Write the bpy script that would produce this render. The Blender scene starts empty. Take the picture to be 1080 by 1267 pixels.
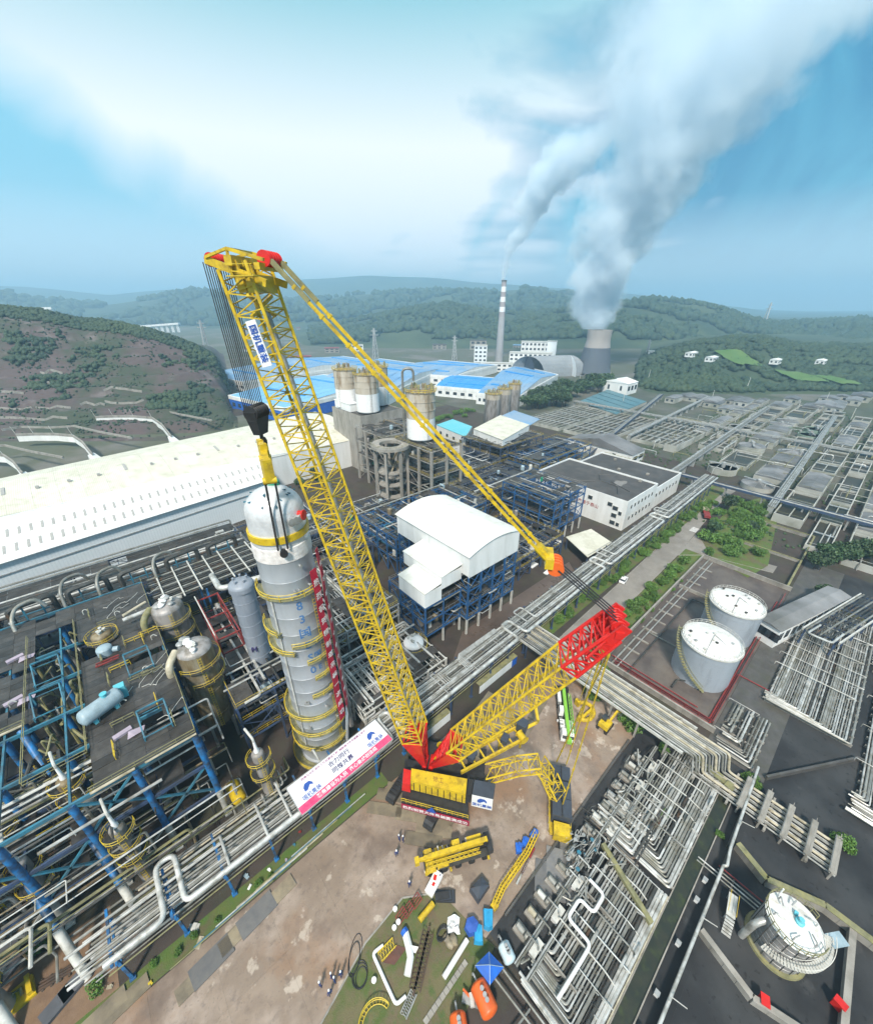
import bpy, math, random
from math import cos, sin, pi
import numpy as np
from mathutils import Vector, Matrix

# ------------------------------------------------------------------ camera, sky, sun, exposure
S = bpy.context.scene
COL = S.collection
RN = random.Random(11)
CAM_H = 80.0
PITCH = math.radians(27.3)
LENS_PX, PCX, PCY = 494.5, 540.0, 633.5
HEAD = math.radians(48.7)
cam = bpy.data.cameras.new('camera')
cam.sensor_fit = 'HORIZONTAL'
cam.sensor_width = 36.0
cam.lens = LENS_PX / 1080 * 36
cam.clip_start = 0.5
cam.clip_end = 30000
cam_o = bpy.data.objects.new('camera', cam)
cam_o.location = (0, 0, CAM_H)
cam_o.rotation_euler = (pi / 2 - PITCH, 0, HEAD - pi / 2)
COL.objects.link(cam_o)
S.camera = cam_o

S.view_settings.view_transform = 'Standard'
S.view_settings.look = 'None'
S.view_settings.gamma = 1.0
S.view_settings.use_curve_mapping = False
S.view_settings.exposure = 0.98
S.render.engine = 'CYCLES'
S.cycles.use_denoising = True
S.cycles.max_bounces = 8
S.cycles.diffuse_bounces = 2
S.cycles.glossy_bounces = 2
S.cycles.transmission_bounces = 2
S.cycles.transparent_max_bounces = 6
S.cycles.volume_bounces = 7
S.cycles.volume_step_rate = 0.14
S.cycles.volume_max_steps = 400
S.cycles.use_adaptive_sampling = True
S.cycles.adaptive_threshold = 0.02

SUN_EL, SUN_AZ = math.radians(50), math.radians(220)      # direction towards the sun, azimuth counted from +x
W = bpy.data.worlds.new('World')
S.world = W
W.use_nodes = True
def build_world():
    nt = W.node_tree
    N, L = nt.nodes, nt.links
    N.clear()
    out = N.new('ShaderNodeOutputWorld')
    bg = N.new('ShaderNodeBackground')
    sky = N.new('ShaderNodeTexSky')
    sky.sky_type = 'NISHITA'
    sky.sun_disc = False
    sky.sun_elevation = SUN_EL
    sky.sun_rotation = pi / 2 - SUN_AZ
    sky.air_density = 1.0
    sky.dust_density = 1.2
    sky.ozone_density = 2.0
    tc = N.new('ShaderNodeTexCoord')
    sep = N.new('ShaderNodeSeparateXYZ')
    L.new(tc.outputs['Generated'], sep.inputs[0])
    def m(op, a, b=None, c=None, clamp=False):
        n = N.new('ShaderNodeMath'); n.operation = op; n.use_clamp = clamp
        for i, v in enumerate((a, b, c)):
            if v is None: continue
            if isinstance(v, (int, float)): n.inputs[i].default_value = v
            else: L.new(v, n.inputs[i])
        return n.outputs[0]
    def ramp(v, stops):
        n = N.new('ShaderNodeValToRGB')
        e = n.color_ramp.elements
        while len(e) < len(stops): e.new(0.5)
        for k, (p, c) in enumerate(stops):
            e[k].position = p; e[k].color = (c, c, c, 1) if isinstance(c, float) else (*c, 1)
        L.new(v, n.inputs[0])
        return n.outputs[0]
    def mix(f, a, b):
        n = N.new('ShaderNodeMix'); n.data_type = 'RGBA'
        if isinstance(f, float): n.inputs[0].default_value = f
        else: L.new(f, n.inputs[0])
        for i, v in ((6, a), (7, b)):
            if isinstance(v, tuple): n.inputs[i].default_value = (*v, 1)
            else: L.new(v, n.inputs[i])
        return n.outputs[2]
    # the layer of cloud seen on a plane far overhead
    zz = m('MAXIMUM', sep.outputs[2], 0.06)
    cx, cy = m('DIVIDE', sep.outputs[0], zz), m('DIVIDE', sep.outputs[1], zz)
    comb = N.new('ShaderNodeCombineXYZ')
    L.new(cx, comb.inputs[0]); L.new(cy, comb.inputs[1])
    def noise(vec, scale, detail, dist=0.0, rough=0.5):
        n = N.new('ShaderNodeTexNoise'); n.inputs['Scale'].default_value = scale
        n.inputs['Detail'].default_value = detail; n.inputs['Distortion'].default_value = dist
        n.inputs['Roughness'].default_value = rough
        L.new(vec, n.inputs['Vector']); return n.outputs[0]
    n1 = noise(comb.outputs[0], 0.34, 5, 0.6)
    n2 = noise(tc.outputs['Generated'], 2.8, 6, 1.2, 0.55)
    # the thin veil opens towards the east (to the right of the crane)
    right = m('SUBTRACT', m('MULTIPLY', sep.outputs[0], sin(HEAD)), m('MULTIPLY', sep.outputs[1], cos(HEAD)))
    side = m('ADD', m('MULTIPLY', right, 1.25), m('MULTIPLY', m('SUBTRACT', n1, 0.5), 1.1))
    side = m('ADD', side, m('MULTIPLY', m('SUBTRACT', n2, 0.5), 1.3))
    clear = ramp(side, [(0.06, 0.0), (0.42, 1.0)])
    blue = mix(ramp(n2, [(0.44, 0.0), (0.62, 1.0)]), (0.0, 0.17, 0.33), (0.07, 0.37, 0.52))
    up = ramp(sep.outputs[2], [(0.0, (0.68, 0.73, 0.80)), (0.07, (0.80, 0.82, 0.86)), (0.26, (0.84, 0.845, 0.85)), (0.44, (0.17, 0.45, 0.52)), (0.64, (0.70, 0.70, 0.68))])
    # a long bank of cyan cloud low in the west, its upper edge rising to the left
    leftn = ramp(m('ADD', m('SUBTRACT', m('MULTIPLY', right, -0.55), sep.outputs[2]), m('MULTIPLY', m('SUBTRACT', n2, 0.5), 0.22)), [(0.0, 0.0), (0.11, 0.95)])
    lowb = ramp(sep.outputs[2], [(0.0, 0.25), (0.07, 0.8), (0.2, 1.0), (0.45, 1.0)])
    veil = mix(m('MULTIPLY', leftn, lowb), up, (0.15, 0.48, 0.64))
    cl = mix(clear, veil, blue)
    low = ramp(sep.outputs[2], [(0.0, 1.0), (0.05, .8), (0.17, 0.0)])
    cl = mix(m('MULTIPLY', low, 0.75), cl, (0.80, 0.85, 0.90))
    nis = N.new('ShaderNodeMix'); nis.data_type = 'RGBA'; nis.blend_type = 'MULTIPLY'
    nis.inputs[0].default_value = 1.0
    L.new(sky.outputs[0], nis.inputs[6]); nis.inputs[7].default_value = (0.9, 1.05, .9, 1)
    sc = N.new('ShaderNodeMix'); sc.data_type = 'RGBA'; sc.blend_type = 'MULTIPLY'; sc.inputs[0].default_value = 1.0
    L.new(cl, sc.inputs[6]); sc.inputs[7].default_value = (7.0, 7.0, 7.0, 1)     # cloud radiance on the Nishita scale
    tot = mix(0.92, nis.outputs[2], sc.outputs[2])
    L.new(tot, bg.inputs[0])
    bg.inputs[1].default_value = 0.105
    L.new(bg.outputs[0], out.inputs[0])
build_world()
sun = bpy.data.lights.new('sun', 'SUN')
sun.energy = 3.0
sun.angle = math.radians(7)
sun.color = (1.0, 0.93, 0.82)
sun_o = bpy.data.objects.new('sun', sun)
sun_o.rotation_euler = (pi / 2 - SUN_EL, 0, SUN_AZ + pi / 2)
COL.objects.link(sun_o)

# ------------------------------------------------------------------ survey: a pixel of the photo to a point of the site at height z
sp_, cp_ = sin(PITCH), cos(PITCH)
def P(px, py, z=0.0):
    v, r = (py - PCY) / LENS_PX, (px - PCX) / LENS_PX
    t = (CAM_H - z) / (sp_ + v * cp_)
    X, Y = r * t, (cp_ - v * sp_) * t
    return F(X, Y, z)
def F(X, Y, z=0.0):                       # metres right of / ahead of the drone -> site axes (x along the pipe rack)
    return Vector((X * sin(HEAD) + Y * cos(HEAD), -X * cos(HEAD) + Y * sin(HEAD), z))
def PY(px, py, Y):                        # the point on that sight line Y metres ahead
    v, r = (py - PCY) / LENS_PX, (px - PCX) / LENS_PX
    t = Y / (cp_ - v * sp_)
    return F(r * t, Y, CAM_H - (sp_ + v * cp_) * t)
def V(*a): return Vector(a)

# ------------------------------------------------------------------ materials
MATS = {}
def mat(name, col, rough=0.6, metal=0.0, col2=None, sc=1.0, lo=0.35, hi=0.65, dirt=None, dsc=0.4, dlo=0.45, dhi=0.7, damt=0.8,
        streak=0, bump=0.0, bsc=20.0, vary=0.0, rough2=None, detail=5, wave=None, spec=0.5, lay=()):
    if name in MATS: return MATS[name]
    m = bpy.data.materials.new(name); m.use_nodes = True
    nt = m.node_tree; N, L = nt.nodes, nt.links
    b = N['Principled BSDF']
    b.inputs['Roughness'].default_value = rough; b.inputs['Metallic'].default_value = metal
    b.inputs['Specular IOR Level'].default_value = spec
    g = N.new('ShaderNodeNewGeometry')
    mp = N.new('ShaderNodeMapping'); L.new(g.outputs['Position'], mp.inputs[0])
    if streak: mp.inputs['Scale'].default_value = (1, 1, 1.0 / streak)
    def noise(scale, vec, det=detail):
        n = N.new('ShaderNodeTexNoise'); n.inputs['Scale'].default_value = scale; n.inputs['Detail'].default_value = det
        n.inputs['Roughness'].default_value = 0.6
        L.new(vec, n.inputs['Vector']); return n.outputs[0]
    def ramp(v, lo, hi, top=1.0):
        n = N.new('ShaderNodeMapRange'); n.inputs[1].default_value = lo; n.inputs[2].default_value = hi
        n.inputs[4].default_value = top; L.new(v, n.inputs[0]); return n.outputs[0]
    def mix(f, a, bb, mode='MIX'):
        n = N.new('ShaderNodeMix'); n.data_type = 'RGBA'; n.blend_type = mode
        if isinstance(f, (int, float)): n.inputs[0].default_value = f
        else: L.new(f, n.inputs[0])
        for i, v in ((6, a), (7, bb)):
            if isinstance(v, tuple): n.inputs[i].default_value = (*v, 1)
            else: L.new(v, n.inputs[i])
        return n.outputs[2]
    c = tuple(col)
    if col2 is None: col2 = tuple(x * 0.8 for x in col)
    f1 = ramp(noise(sc, mp.outputs[0]), lo, hi)
    c = mix(f1, c, tuple(col2))
    if dirt:
        f2 = ramp(noise(dsc, mp.outputs[0], 6), dlo, dhi, damt)
        c = mix(f2, c, tuple(dirt))
    for lc, ls, l0, l1, la in lay: c = mix(ramp(noise(ls, mp.outputs[0], 7), l0, l1, la), c, lc)
    if wave:
        w = N.new('ShaderNodeTexWave'); w.inputs['Scale'].default_value = wave[0]; w.bands_direction = wave[1]
        w.inputs['Distortion'].default_value = 0.0
        L.new(g.outputs['Position'], w.inputs['Vector'])
        c = mix(ramp(w.outputs[1], 0.55, 0.75, wave[3]), c, wave[2])
    if vary:
        oi = N.new('ShaderNodeObjectInfo')
        h = N.new('ShaderNodeHueSaturation')
        h.inputs['Value'].default_value = 1.0
        mr = N.new('ShaderNodeMapRange'); mr.inputs[3].default_value = 1 - vary; mr.inputs[4].default_value = 1 + vary
        L.new(oi.outputs['Random'], mr.inputs[0]); L.new(mr.outputs[0], h.inputs['Value'])
        L.new(c, h.inputs['Color']); c = h.outputs[0]
    L.new(c, b.inputs['Base Color'])
    if rough2 is not None:
        mr = N.new('ShaderNodeMapRange'); mr.inputs[1].default_value = lo; mr.inputs[2].default_value = hi
        mr.inputs[3].default_value = rough; mr.inputs[4].default_value = rough2
        L.new(noise(sc * 0.7, mp.outputs[0]), mr.inputs[0]); L.new(mr.outputs[0], b.inputs['Roughness'])
    if bump:
        bp = N.new('ShaderNodeBump'); bp.inputs['Strength'].default_value = bump; bp.inputs['Distance'].default_value = 0.1
        L.new(noise(bsc, g.outputs['Position'], 3), bp.inputs['Height']); L.new(bp.outputs[0], b.inputs['Normal'])
    MATS[name] = m
    return m

RUST = (0.16, 0.075, 0.03)
GRIME = (0.05, 0.045, 0.04)
M = dict(
    yellow=mat('crane yellow paint', (0.64, 0.45, 0.016), 0.45, col2=(0.50, 0.34, 0.015), dirt=(0.17, 0.11, 0.03), dsc=0.5, dlo=0.5, dhi=0.72, damt=0.6, lay=(((.05, .035, .02), 1.7, .6, .7, .6),)),
    yellow_rail=mat('safety yellow rail', (0.62, 0.46, 0.03), 0.5, col2=(0.5, 0.36, 0.03), dirt=RUST, dsc=1.0, dlo=0.5, dhi=0.75, damt=0.5),
    red=mat('crane red paint', (0.62, 0.02, 0.015), 0.42, col2=(0.5, 0.015, 0.012)),
    red_rail=mat('oxide red steel', (0.26, 0.03, 0.025), 0.6, col2=(0.17, 0.03, 0.03)),
    black=mat('black steel', (0.018, 0.018, 0.02), 0.5, col2=(0.03, 0.03, 0.032)),
    rope=mat('wire rope', (0.03, 0.03, 0.035), 0.55),
    blue=mat('blue structural paint', (0.012, 0.19, 0.50), 0.5, col2=(0.03, 0.13, 0.30), dirt=(0.04, 0.045, 0.055), dsc=0.7, dlo=0.45, dhi=0.62, damt=0.85),
    dblue=mat('dark blue steel', (0.015, 0.10, 0.28), 0.55, col2=(0.03, 0.09, 0.20), dirt=(0.05, 0.055, 0.06), dsc=0.5, dlo=0.5, dhi=0.75, damt=0.7),
    navy=mat('dull navy steel', (0.035, 0.07, 0.16), 0.55, col2=(0.05, 0.07, 0.11), dirt=GRIME, damt=0.6),
    teal=mat('teal painted steel', (0.03, 0.20, 0.30), 0.55, col2=(0.05, 0.14, 0.20), dirt=GRIME, damt=0.6),
    steel=mat('galvanised steel', (0.42, 0.43, 0.43), 0.45, 0.25, col2=(0.30, 0.31, 0.31), dirt=(0.16, 0.15, 0.12), dsc=0.5, dlo=0.5, dhi=0.75),
    white_steel=mat('off white steel', (0.58, 0.58, 0.55), 0.5, col2=(0.44, 0.44, 0.41), dirt=(0.20, 0.17, 0.12), dsc=0.6, dlo=0.5, dhi=0.75, damt=0.6),
    pipe_white=mat('aluminium clad pipe', (0.62, 0.62, 0.60), 0.38, 0.3, col2=(0.40, 0.40, 0.38), sc=.6, dirt=(0.13, 0.11, 0.07), dsc=0.45, dlo=0.5, dhi=0.68, damt=0.75, vary=0.2),
    pipe_grey=mat('weathered grey pipe', (0.33, 0.33, 0.31), 0.48, 0.25, col2=(0.24, 0.24, 0.22), dirt=(0.13, 0.12, 0.08), dsc=0.4, dlo=0.45, dhi=0.7, vary=0.25),
    pipe_dark=mat('dark grimy pipe', (0.075, 0.075, 0.07), 0.5, 0.2, col2=(0.04, 0.04, 0.038), dirt=RUST, dsc=0.4, dlo=0.55, dhi=0.75, vary=0.25),
    pipe_moss=mat('lichen covered pipe', (0.24, 0.23, 0.13), 0.7, col2=(0.14, 0.14, 0.07), dirt=(0.30, 0.27, 0.10), dsc=0.8),
    pipe_cream=mat('cream clad pipe', (0.52, 0.47, 0.36), 0.5, col2=(0.40, 0.36, 0.27), dirt=(0.20, 0.17, 0.10), dsc=0.5),
    shed_roof=mat('off white ribbed roof', (0.76, 0.76, 0.73), 0.55, col2=(0.66, 0.66, 0.61), sc=0.2, dirt=(0.44, 0.43, 0.33), dsc=0.3, dlo=0.52, dhi=0.75, damt=0.6, wave=(1.1, 'Y', (0.55, 0.55, 0.50), 0.35), bump=.1),
    grating=mat('dark deck plate', (0.038, 0.036, 0.036), 0.5, 0.1, col2=(0.08, 0.075, 0.07), sc=0.7, dirt=(0.03, 0.024, 0.018), dsc=0.25, dlo=0.4, dhi=0.7, vary=0.35, bump=0.3, bsc=9, rough2=0.32),
    vessel=mat('grey vessel paint', (0.45, 0.48, 0.52), 0.4, 0.1, col2=(0.39, 0.42, 0.46), sc=0.35, dirt=(0.22, 0.22, 0.21), dsc=0.5, dlo=0.52, dhi=0.8, damt=0.5, streak=4),
    column=mat('slate column paint', (0.27, 0.30, 0.35), 0.5, 0.05, col2=(0.21, 0.24, 0.29), sc=0.5, dirt=(0.14, 0.13, 0.13), dsc=0.7, dlo=0.55, dhi=0.8, damt=0.6, streak=5),
    rusty=mat('rust streaked vessel', (0.30, 0.27, 0.20), 0.6, 0.1, col2=(0.17, 0.12, 0.05), sc=0.5, dirt=(0.10, 0.06, 0.02), dsc=0.8, dlo=0.4, dhi=0.65, streak=4),
    clad=mat('soiled cladding', (0.36, 0.34, 0.33), 0.5, 0.15, col2=(0.26, 0.25, 0.25), sc=0.6, dirt=(0.13, 0.11, 0.07), dsc=0.6, dlo=0.45, dhi=0.7, streak=4),
    white_wall=mat('white render', (0.78, 0.79, 0.79), 0.7, col2=(0.66, 0.67, 0.66), sc=0.3, dirt=(0.40, 0.39, 0.36), dsc=0.25, dlo=0.55, dhi=0.8, damt=0.5, streak=6),
    pale_wall=mat('pale blue cladding', (0.76, 0.80, 0.83), 0.6, col2=(0.70, 0.75, 0.78), sc=0.08, wave=(0.35, 'X', (0.55, 0.61, 0.65), 0.25)),
    cream_roof=mat('cream sheet roof', (0.68, 0.67, 0.59), 0.6, col2=(0.58, 0.57, 0.48), sc=0.12, dirt=(0.30, 0.28, 0.18), dsc=0.3, dlo=0.5, dhi=0.8, damt=0.6, wave=(0.55, 'X', (0.42, 0.40, 0.30), 0.35)),
    white_roof=mat('white sheet roof', (0.84, 0.84, 0.83), 0.5, col2=(0.76, 0.76, 0.75), sc=0.2),
    blue_roof=mat('pale blue sheet roof', (0.10, 0.25, 0.46), 0.5, col2=(0.17, 0.33, 0.52), sc=0.05, dirt=(.30, .36, .42), dsc=.03, dlo=.5, dhi=.6, damt=.6),
    deep_roof=mat('deep blue sheet roof', (0.02, 0.24, 0.62), 0.5, col2=(0.04, 0.28, 0.60), sc=0.08),
    teal_roof=mat('turquoise sheet roof', (0.10, 0.46, 0.56), 0.5, col2=(0.14, 0.48, 0.56), sc=0.1),
    bitumen=mat('bitumen roof felt', (0.055, 0.053, 0.053), 0.75, col2=(0.085, 0.08, 0.078), sc=0.25, dirt=(0.05, 0.05, 0.05), dsc=0.15, dlo=0.45, dhi=0.6),
    concrete=mat('weathered concrete', (0.33, 0.31, 0.28), 0.8, col2=(0.24, 0.225, 0.20), sc=0.5, dirt=(0.12, 0.11, 0.09), dsc=0.3, dlo=0.5, dhi=0.75, bump=0.2, streak=3),
    concrete_dark=mat('damp concrete', (0.10, 0.095, 0.09), 0.6, col2=(0.065, 0.06, 0.058), sc=0.4, dirt=(0.07, 0.07, 0.05), dsc=0.3),
    yard=mat('wet brown concrete slab', (0.29, 0.225, 0.175), 0.42, col2=(0.20, 0.15, 0.115), sc=0.16, lo=0.3, hi=0.7, dirt=(0.40, 0.325, 0.275), dsc=0.11, dlo=0.48, dhi=0.62, damt=0.7, vary=0.05, rough2=0.25, bump=0.15, bsc=4, lay=(((.24, .14, .08), .06, .50, .62, .8), ((.47, .40, .335), .26, .59, .63, .75), ((.15, .11, .088), .10, .52, .66, .8), ((.13, .10, .085), .9, .54, .7, .55), ((.10, .08, .07), 3.5, .6, .68, .4))),
    soil=mat('dark bare soil', (0.06, 0.045, 0.038), 0.85, col2=(0.038, 0.03, 0.026), sc=0.2, dirt=(0.05, 0.055, 0.03), dsc=0.12, bump=0.4, bsc=3),
    asphalt=mat('damp dark concrete floor', (0.036, 0.037, 0.039), 0.7, col2=(0.052, 0.053, 0.055), sc=0.12, dirt=(0.024, 0.024, 0.026), dsc=0.08, dlo=0.46, dhi=0.6, rough2=0.45, spec=.2, vary=0.05, lay=(((.085, .085, .085), .2, .62, .7, .6), ((.016, .016, .017), .9, .6, .66, .7))),
    lawn=mat('worn lawn', (0.075, 0.105, 0.025), 0.85, col2=(0.13, 0.115, 0.055), sc=0.3, lo=.42, hi=.58, dirt=(0.13, 0.095, 0.06), dsc=0.35, dlo=0.5, dhi=0.62, bump=0.6, bsc=6, lay=(((.05, .10, .02), .5, .55, .68, .8),)),
    stained=mat('stained silo shell', (0.50, 0.46, 0.40), 0.6, col2=(0.40, 0.34, 0.26), sc=0.25, dirt=(0.20, 0.13, 0.06), dsc=0.35, dlo=0.5, dhi=0.66, streak=4),
    road=mat('pale grey road', (0.27, 0.25, 0.225), 0.65, col2=(0.22, 0.20, 0.18), sc=0.2, dirt=(0.16, 0.14, 0.12), dsc=0.15),
    grass=mat('short wet grass', (0.065, 0.13, 0.02), 0.85, col2=(0.11, 0.125, 0.035), sc=0.4, dirt=(0.11, 0.085, 0.05), dsc=0.22, dlo=0.48, dhi=0.62, bump=0.6, bsc=6),
    mat_tan=mat('tan steel road plate', (0.24, 0.20, 0.135), 0.55, col2=(0.19, 0.155, 0.11), sc=0.4, dirt=(0.10, 0.085, 0.065), dsc=0.5, vary=0.3),
    slate=mat('slate grey tarpaulin', (0.05, 0.06, 0.08), 0.5, col2=(0.04, 0.048, 0.065)),
    tarp_blue=mat('blue tarpaulin', (0.015, 0.13, 0.55), 0.45, col2=(0.02, 0.10, 0.42), sc=1.0),
    tarp_cyan=mat('cyan sheet', (0.03, 0.33, 0.62), 0.45),
    orange=mat('orange tank paint', (0.72, 0.13, 0.02), 0.42, col2=(0.60, 0.10, 0.02), dirt=(0.30, 0.08, 0.03), dsc=0.5, dlo=0.6, dhi=0.8, damt=0.4),
    white_paint=mat('white paint', (0.80, 0.80, 0.80), 0.5, col2=(0.72, 0.72, 0.72)),
    lime=mat('lime green paint', (0.22, 0.50, 0.05), 0.45),
    glass=mat('dark window glass', (0.03, 0.04, 0.05), 0.12, col2=(0.04, 0.05, 0.06), spec=0.7),
    tyre=mat('tyre rubber', (0.02, 0.02, 0.02), 0.8),
    water=mat('murky pond water', (0.035, 0.05, 0.045), 0.08, col2=(0.05, 0.06, 0.05), sc=0.1, bump=0.05, bsc=2),
    channel=mat('mossy channel bed', (0.022, 0.026, 0.018), 0.35, col2=(0.035, 0.035, 0.022), sc=0.6, dirt=(0.05, 0.065, 0.02), dsc=0.8, dlo=0.5, dhi=0.7),
    leaf=mat('shrub leaves', (0.065, 0.145, 0.022), 0.6, col2=(0.11, 0.21, 0.035), sc=0.9, lo=0.3, hi=0.7, vary=0.22),
    leaf_dark=mat('dark tree leaves', (0.028, 0.062, 0.024), 0.65, col2=(0.05, 0.09, 0.032), sc=0.35, lo=0.3, hi=0.7, vary=0.25),
    leaf_far=mat('hillside canopy leaves', (0.016, 0.040, 0.022), 0.75, col2=(0.04, 0.068, 0.028), sc=0.03, lo=0.35, hi=0.65),
    bark=mat('bark', (0.10, 0.075, 0.055), 0.85),
    print_blue=mat('blue print', (0.03, 0.10, 0.42), 0.5), print_red=mat('red print', (0.75, 0.03, 0.10), 0.5),
    print_black=mat('dark navy print', (0.06, 0.05, 0.16), 0.5), print_purple=mat('plum print', (0.30, 0.05, 0.20), 0.5),
    sky_blue=mat('light blue vessel paint', (0.34, 0.44, 0.50), 0.45, col2=(0.27, 0.36, 0.41), dirt=(0.15, 0.2, 0.22), dsc=0.6, damt=0.5),
    lilac=mat('lilac sheet', (0.40, 0.34, 0.42), 0.6), stripe_red=mat('red stripe paint', (0.5, 0.03, 0.03), 0.5),
    green_box=mat('green painted metal', (0.03, 0.30, 0.17), 0.5), skin=mat('skin', (0.45, 0.27, 0.18), 0.6), overall=mat('navy overalls', (0.03, 0.05, 0.16), 0.8),
    hat=mat('white safety helmet', (0.8, 0.8, 0.82), 0.4), tank_white=mat('white tank roof paint', (0.78, 0.78, 0.76), 0.5, col2=(0.62, 0.61, 0.58), sc=0.5, dirt=(0.34, 0.26, 0.18), dsc=0.9, dlo=0.55, dhi=0.75, damt=0.6),
    tank_grey=mat('grey tank shell paint', (0.36, 0.40, 0.45), 0.5, 0.1, col2=(0.30, 0.34, 0.39), sc=0.2, dirt=(0.16, 0.16, 0.16), dsc=0.4, dlo=0.55, dhi=0.8, damt=0.6, streak=5),
)

# ------------------------------------------------------------------ mesh helpers
class MB:
    def __init__(s): s.v, s.f, s.m, s.sm = [], [], [], []
    def add(s, vs, fs, mi=0, smooth=False):
        n = len(s.v); s.v.extend(tuple(x) for x in vs)
        for f in fs: s.f.append([i + n for i in f]); s.m.append(mi); s.sm.append(smooth)
        return s
    def hexa(s, b, t, mi=0):
        return s.add(list(b) + list(t), [(3, 2, 1, 0), (4, 5, 6, 7), (0, 1, 5, 4), (1, 2, 6, 5), (2, 3, 7, 6), (3, 0, 4, 7)], mi)
    def box(s, c, size, rz=0.0, mi=0):          # c = centre of the BOTTOM face
        x, y, z = size[0] / 2, size[1] / 2, size[2]
        co, si = cos(rz), sin(rz)
        q = [(c[0] + a * co - b * si, c[1] + a * si + b * co) for a, b in ((-x, -y), (x, -y), (x, y), (-x, y))]
        return s.hexa([(a, b, c[2]) for a, b in q], [(a, b, c[2] + z) for a, b in q], mi)
    def prism(s, pts, z0, z1, mi=0):
        n = len(pts)
        vs = [(p[0], p[1], z0) for p in pts] + [(p[0], p[1], z1) for p in pts]
        return s.add(vs, [tuple(range(n))[::-1], tuple(range(n, 2 * n))] + [(i, (i + 1) % n, n + (i + 1) % n, n + i) for i in range(n)], mi)
    def bar(s, a, b, w, h=None, mi=0):
        a, b = Vector(a), Vector(b); d = b - a
        if d.length < 1e-6: return s
        d.normalize(); h = w if h is None else h
        u = d.cross(Vector((0, 0, 1)))
        if u.length < 1e-3: u = Vector((1, 0, 0))
        u.normalize(); k = u.cross(d) * (h / 2); u = u * (w / 2)
        q = (-u - k, u - k, u + k, -u + k)
        return s.hexa([a + i for i in q], [b + i for i in q], mi)
    def tube(s, pts, r, n=8, mi=0, cap=True, r1=None):
        pts = [Vector(p) for p in pts]
        rings = []
        for i, p in enumerate(pts):
            t = (pts[min(i + 1, len(pts) - 1)] - pts[max(i - 1, 0)]).normalized()
            if i == 0:
                u = t.cross(Vector((0, 0, 1)))
                if u.length < 1e-3: u = Vector((1, 0, 0))
            else: u = u - t * u.dot(t)
            u.normalize(); w = t.cross(u)
            rr = r if r1 is None else r + (r1 - r) * i / (len(pts) - 1)
            rings.append([p + (u * cos(k * 2 * pi / n) + w * sin(k * 2 * pi / n)) * rr for k in range(n)])
        base = len(s.v)
        s.v.extend(tuple(x) for rg in rings for x in rg)
        for i in range(len(pts) - 1):
            for k in range(n):
                a = base + i * n + k; b = base + i * n + (k + 1) % n
                s.f.append([a, b, b + n, a + n]); s.m.append(mi); s.sm.append(True)
        if cap:
            s.f.append([base + k for k in range(n)][::-1]); s.m.append(mi); s.sm.append(False)
            e = base + (len(pts) - 1) * n
            s.f.append([e + k for k in range(n)]); s.m.append(mi); s.sm.append(False)
        return s
    def pipe(s, pts, r, n=8, bend=None, mi=0):
        return s.tube(fillet(pts, bend if bend else r * 3), r, n, mi)
    def lathe(s, prof, base=(0, 0, 0), n=24, mi=0, axis=None):
        base = Vector(base); ax = Vector(axis).normalized() if axis else Vector((0, 0, 1))
        u = ax.orthogonal().normalized() if axis and abs(ax.z) < .9999 else Vector((1, 0, 0)); w = ax.cross(u)
        b0 = len(s.v)
        for r, z in prof:
            for k in range(n):
                a = 2 * pi * k / n
                s.v.append(tuple(base + ax * z + (u * cos(a) + w * sin(a)) * max(r, 1e-4)))
        for i in range(len(prof) - 1):
            for k in range(n):
                a = b0 + i * n + k; b = b0 + i * n + (k + 1) % n
                s.f.append([a, b, b + n, a + n]); s.m.append(mi); s.sm.append(True)
        if prof[0][0] > 1e-3: s.f.append([b0 + k for k in range(n)][::-1]); s.m.append(mi); s.sm.append(False)
        e = b0 + (len(prof) - 1) * n
        if prof[-1][0] > 1e-3: s.f.append([e + k for k in range(n)]); s.m.append(mi); s.sm.append(False)
        return s
    def mesh(s, name, mats):
        me = bpy.data.meshes.new(name)
        me.from_pydata(s.v, [], s.f)
        mats = mats if isinstance(mats, (list, tuple)) else [mats]
        for x in mats: me.materials.append(M[x] if isinstance(x, str) else x)
        if any(s.m): me.polygons.foreach_set('material_index', s.m)
        if any(s.sm):
            me.polygons.foreach_set('use_smooth', s.sm)
            me.set_sharp_from_angle(angle=0.75)
        return me
def fillet(pts, rad, k=4):
    pts = [Vector(p) for p in pts]; out = [pts[0]]
    for i in range(1, len(pts) - 1):
        a, b, c = pts[i - 1], pts[i], pts[i + 1]
        d0, d1 = (a - b), (c - b)
        if d0.length < 1e-5 or d1.length < 1e-5: continue
        rr = min(rad, d0.length * 0.49, d1.length * 0.49)
        p0, p1 = b + d0.normalized() * rr, b + d1.normalized() * rr
        for j in range(k + 1):
            t = j / k
            out.append(p0 * (1 - t) ** 2 + b * 2 * t * (1 - t) + p1 * t * t)
    out.append(pts[-1]); return out
def arc(c, r, z, a0, a1, n):
    return [(c[0] + r * cos(a0 + (a1 - a0) * i / n), c[1] + r * sin(a0 + (a1 - a0) * i / n), z) for i in range(n + 1)]

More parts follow.
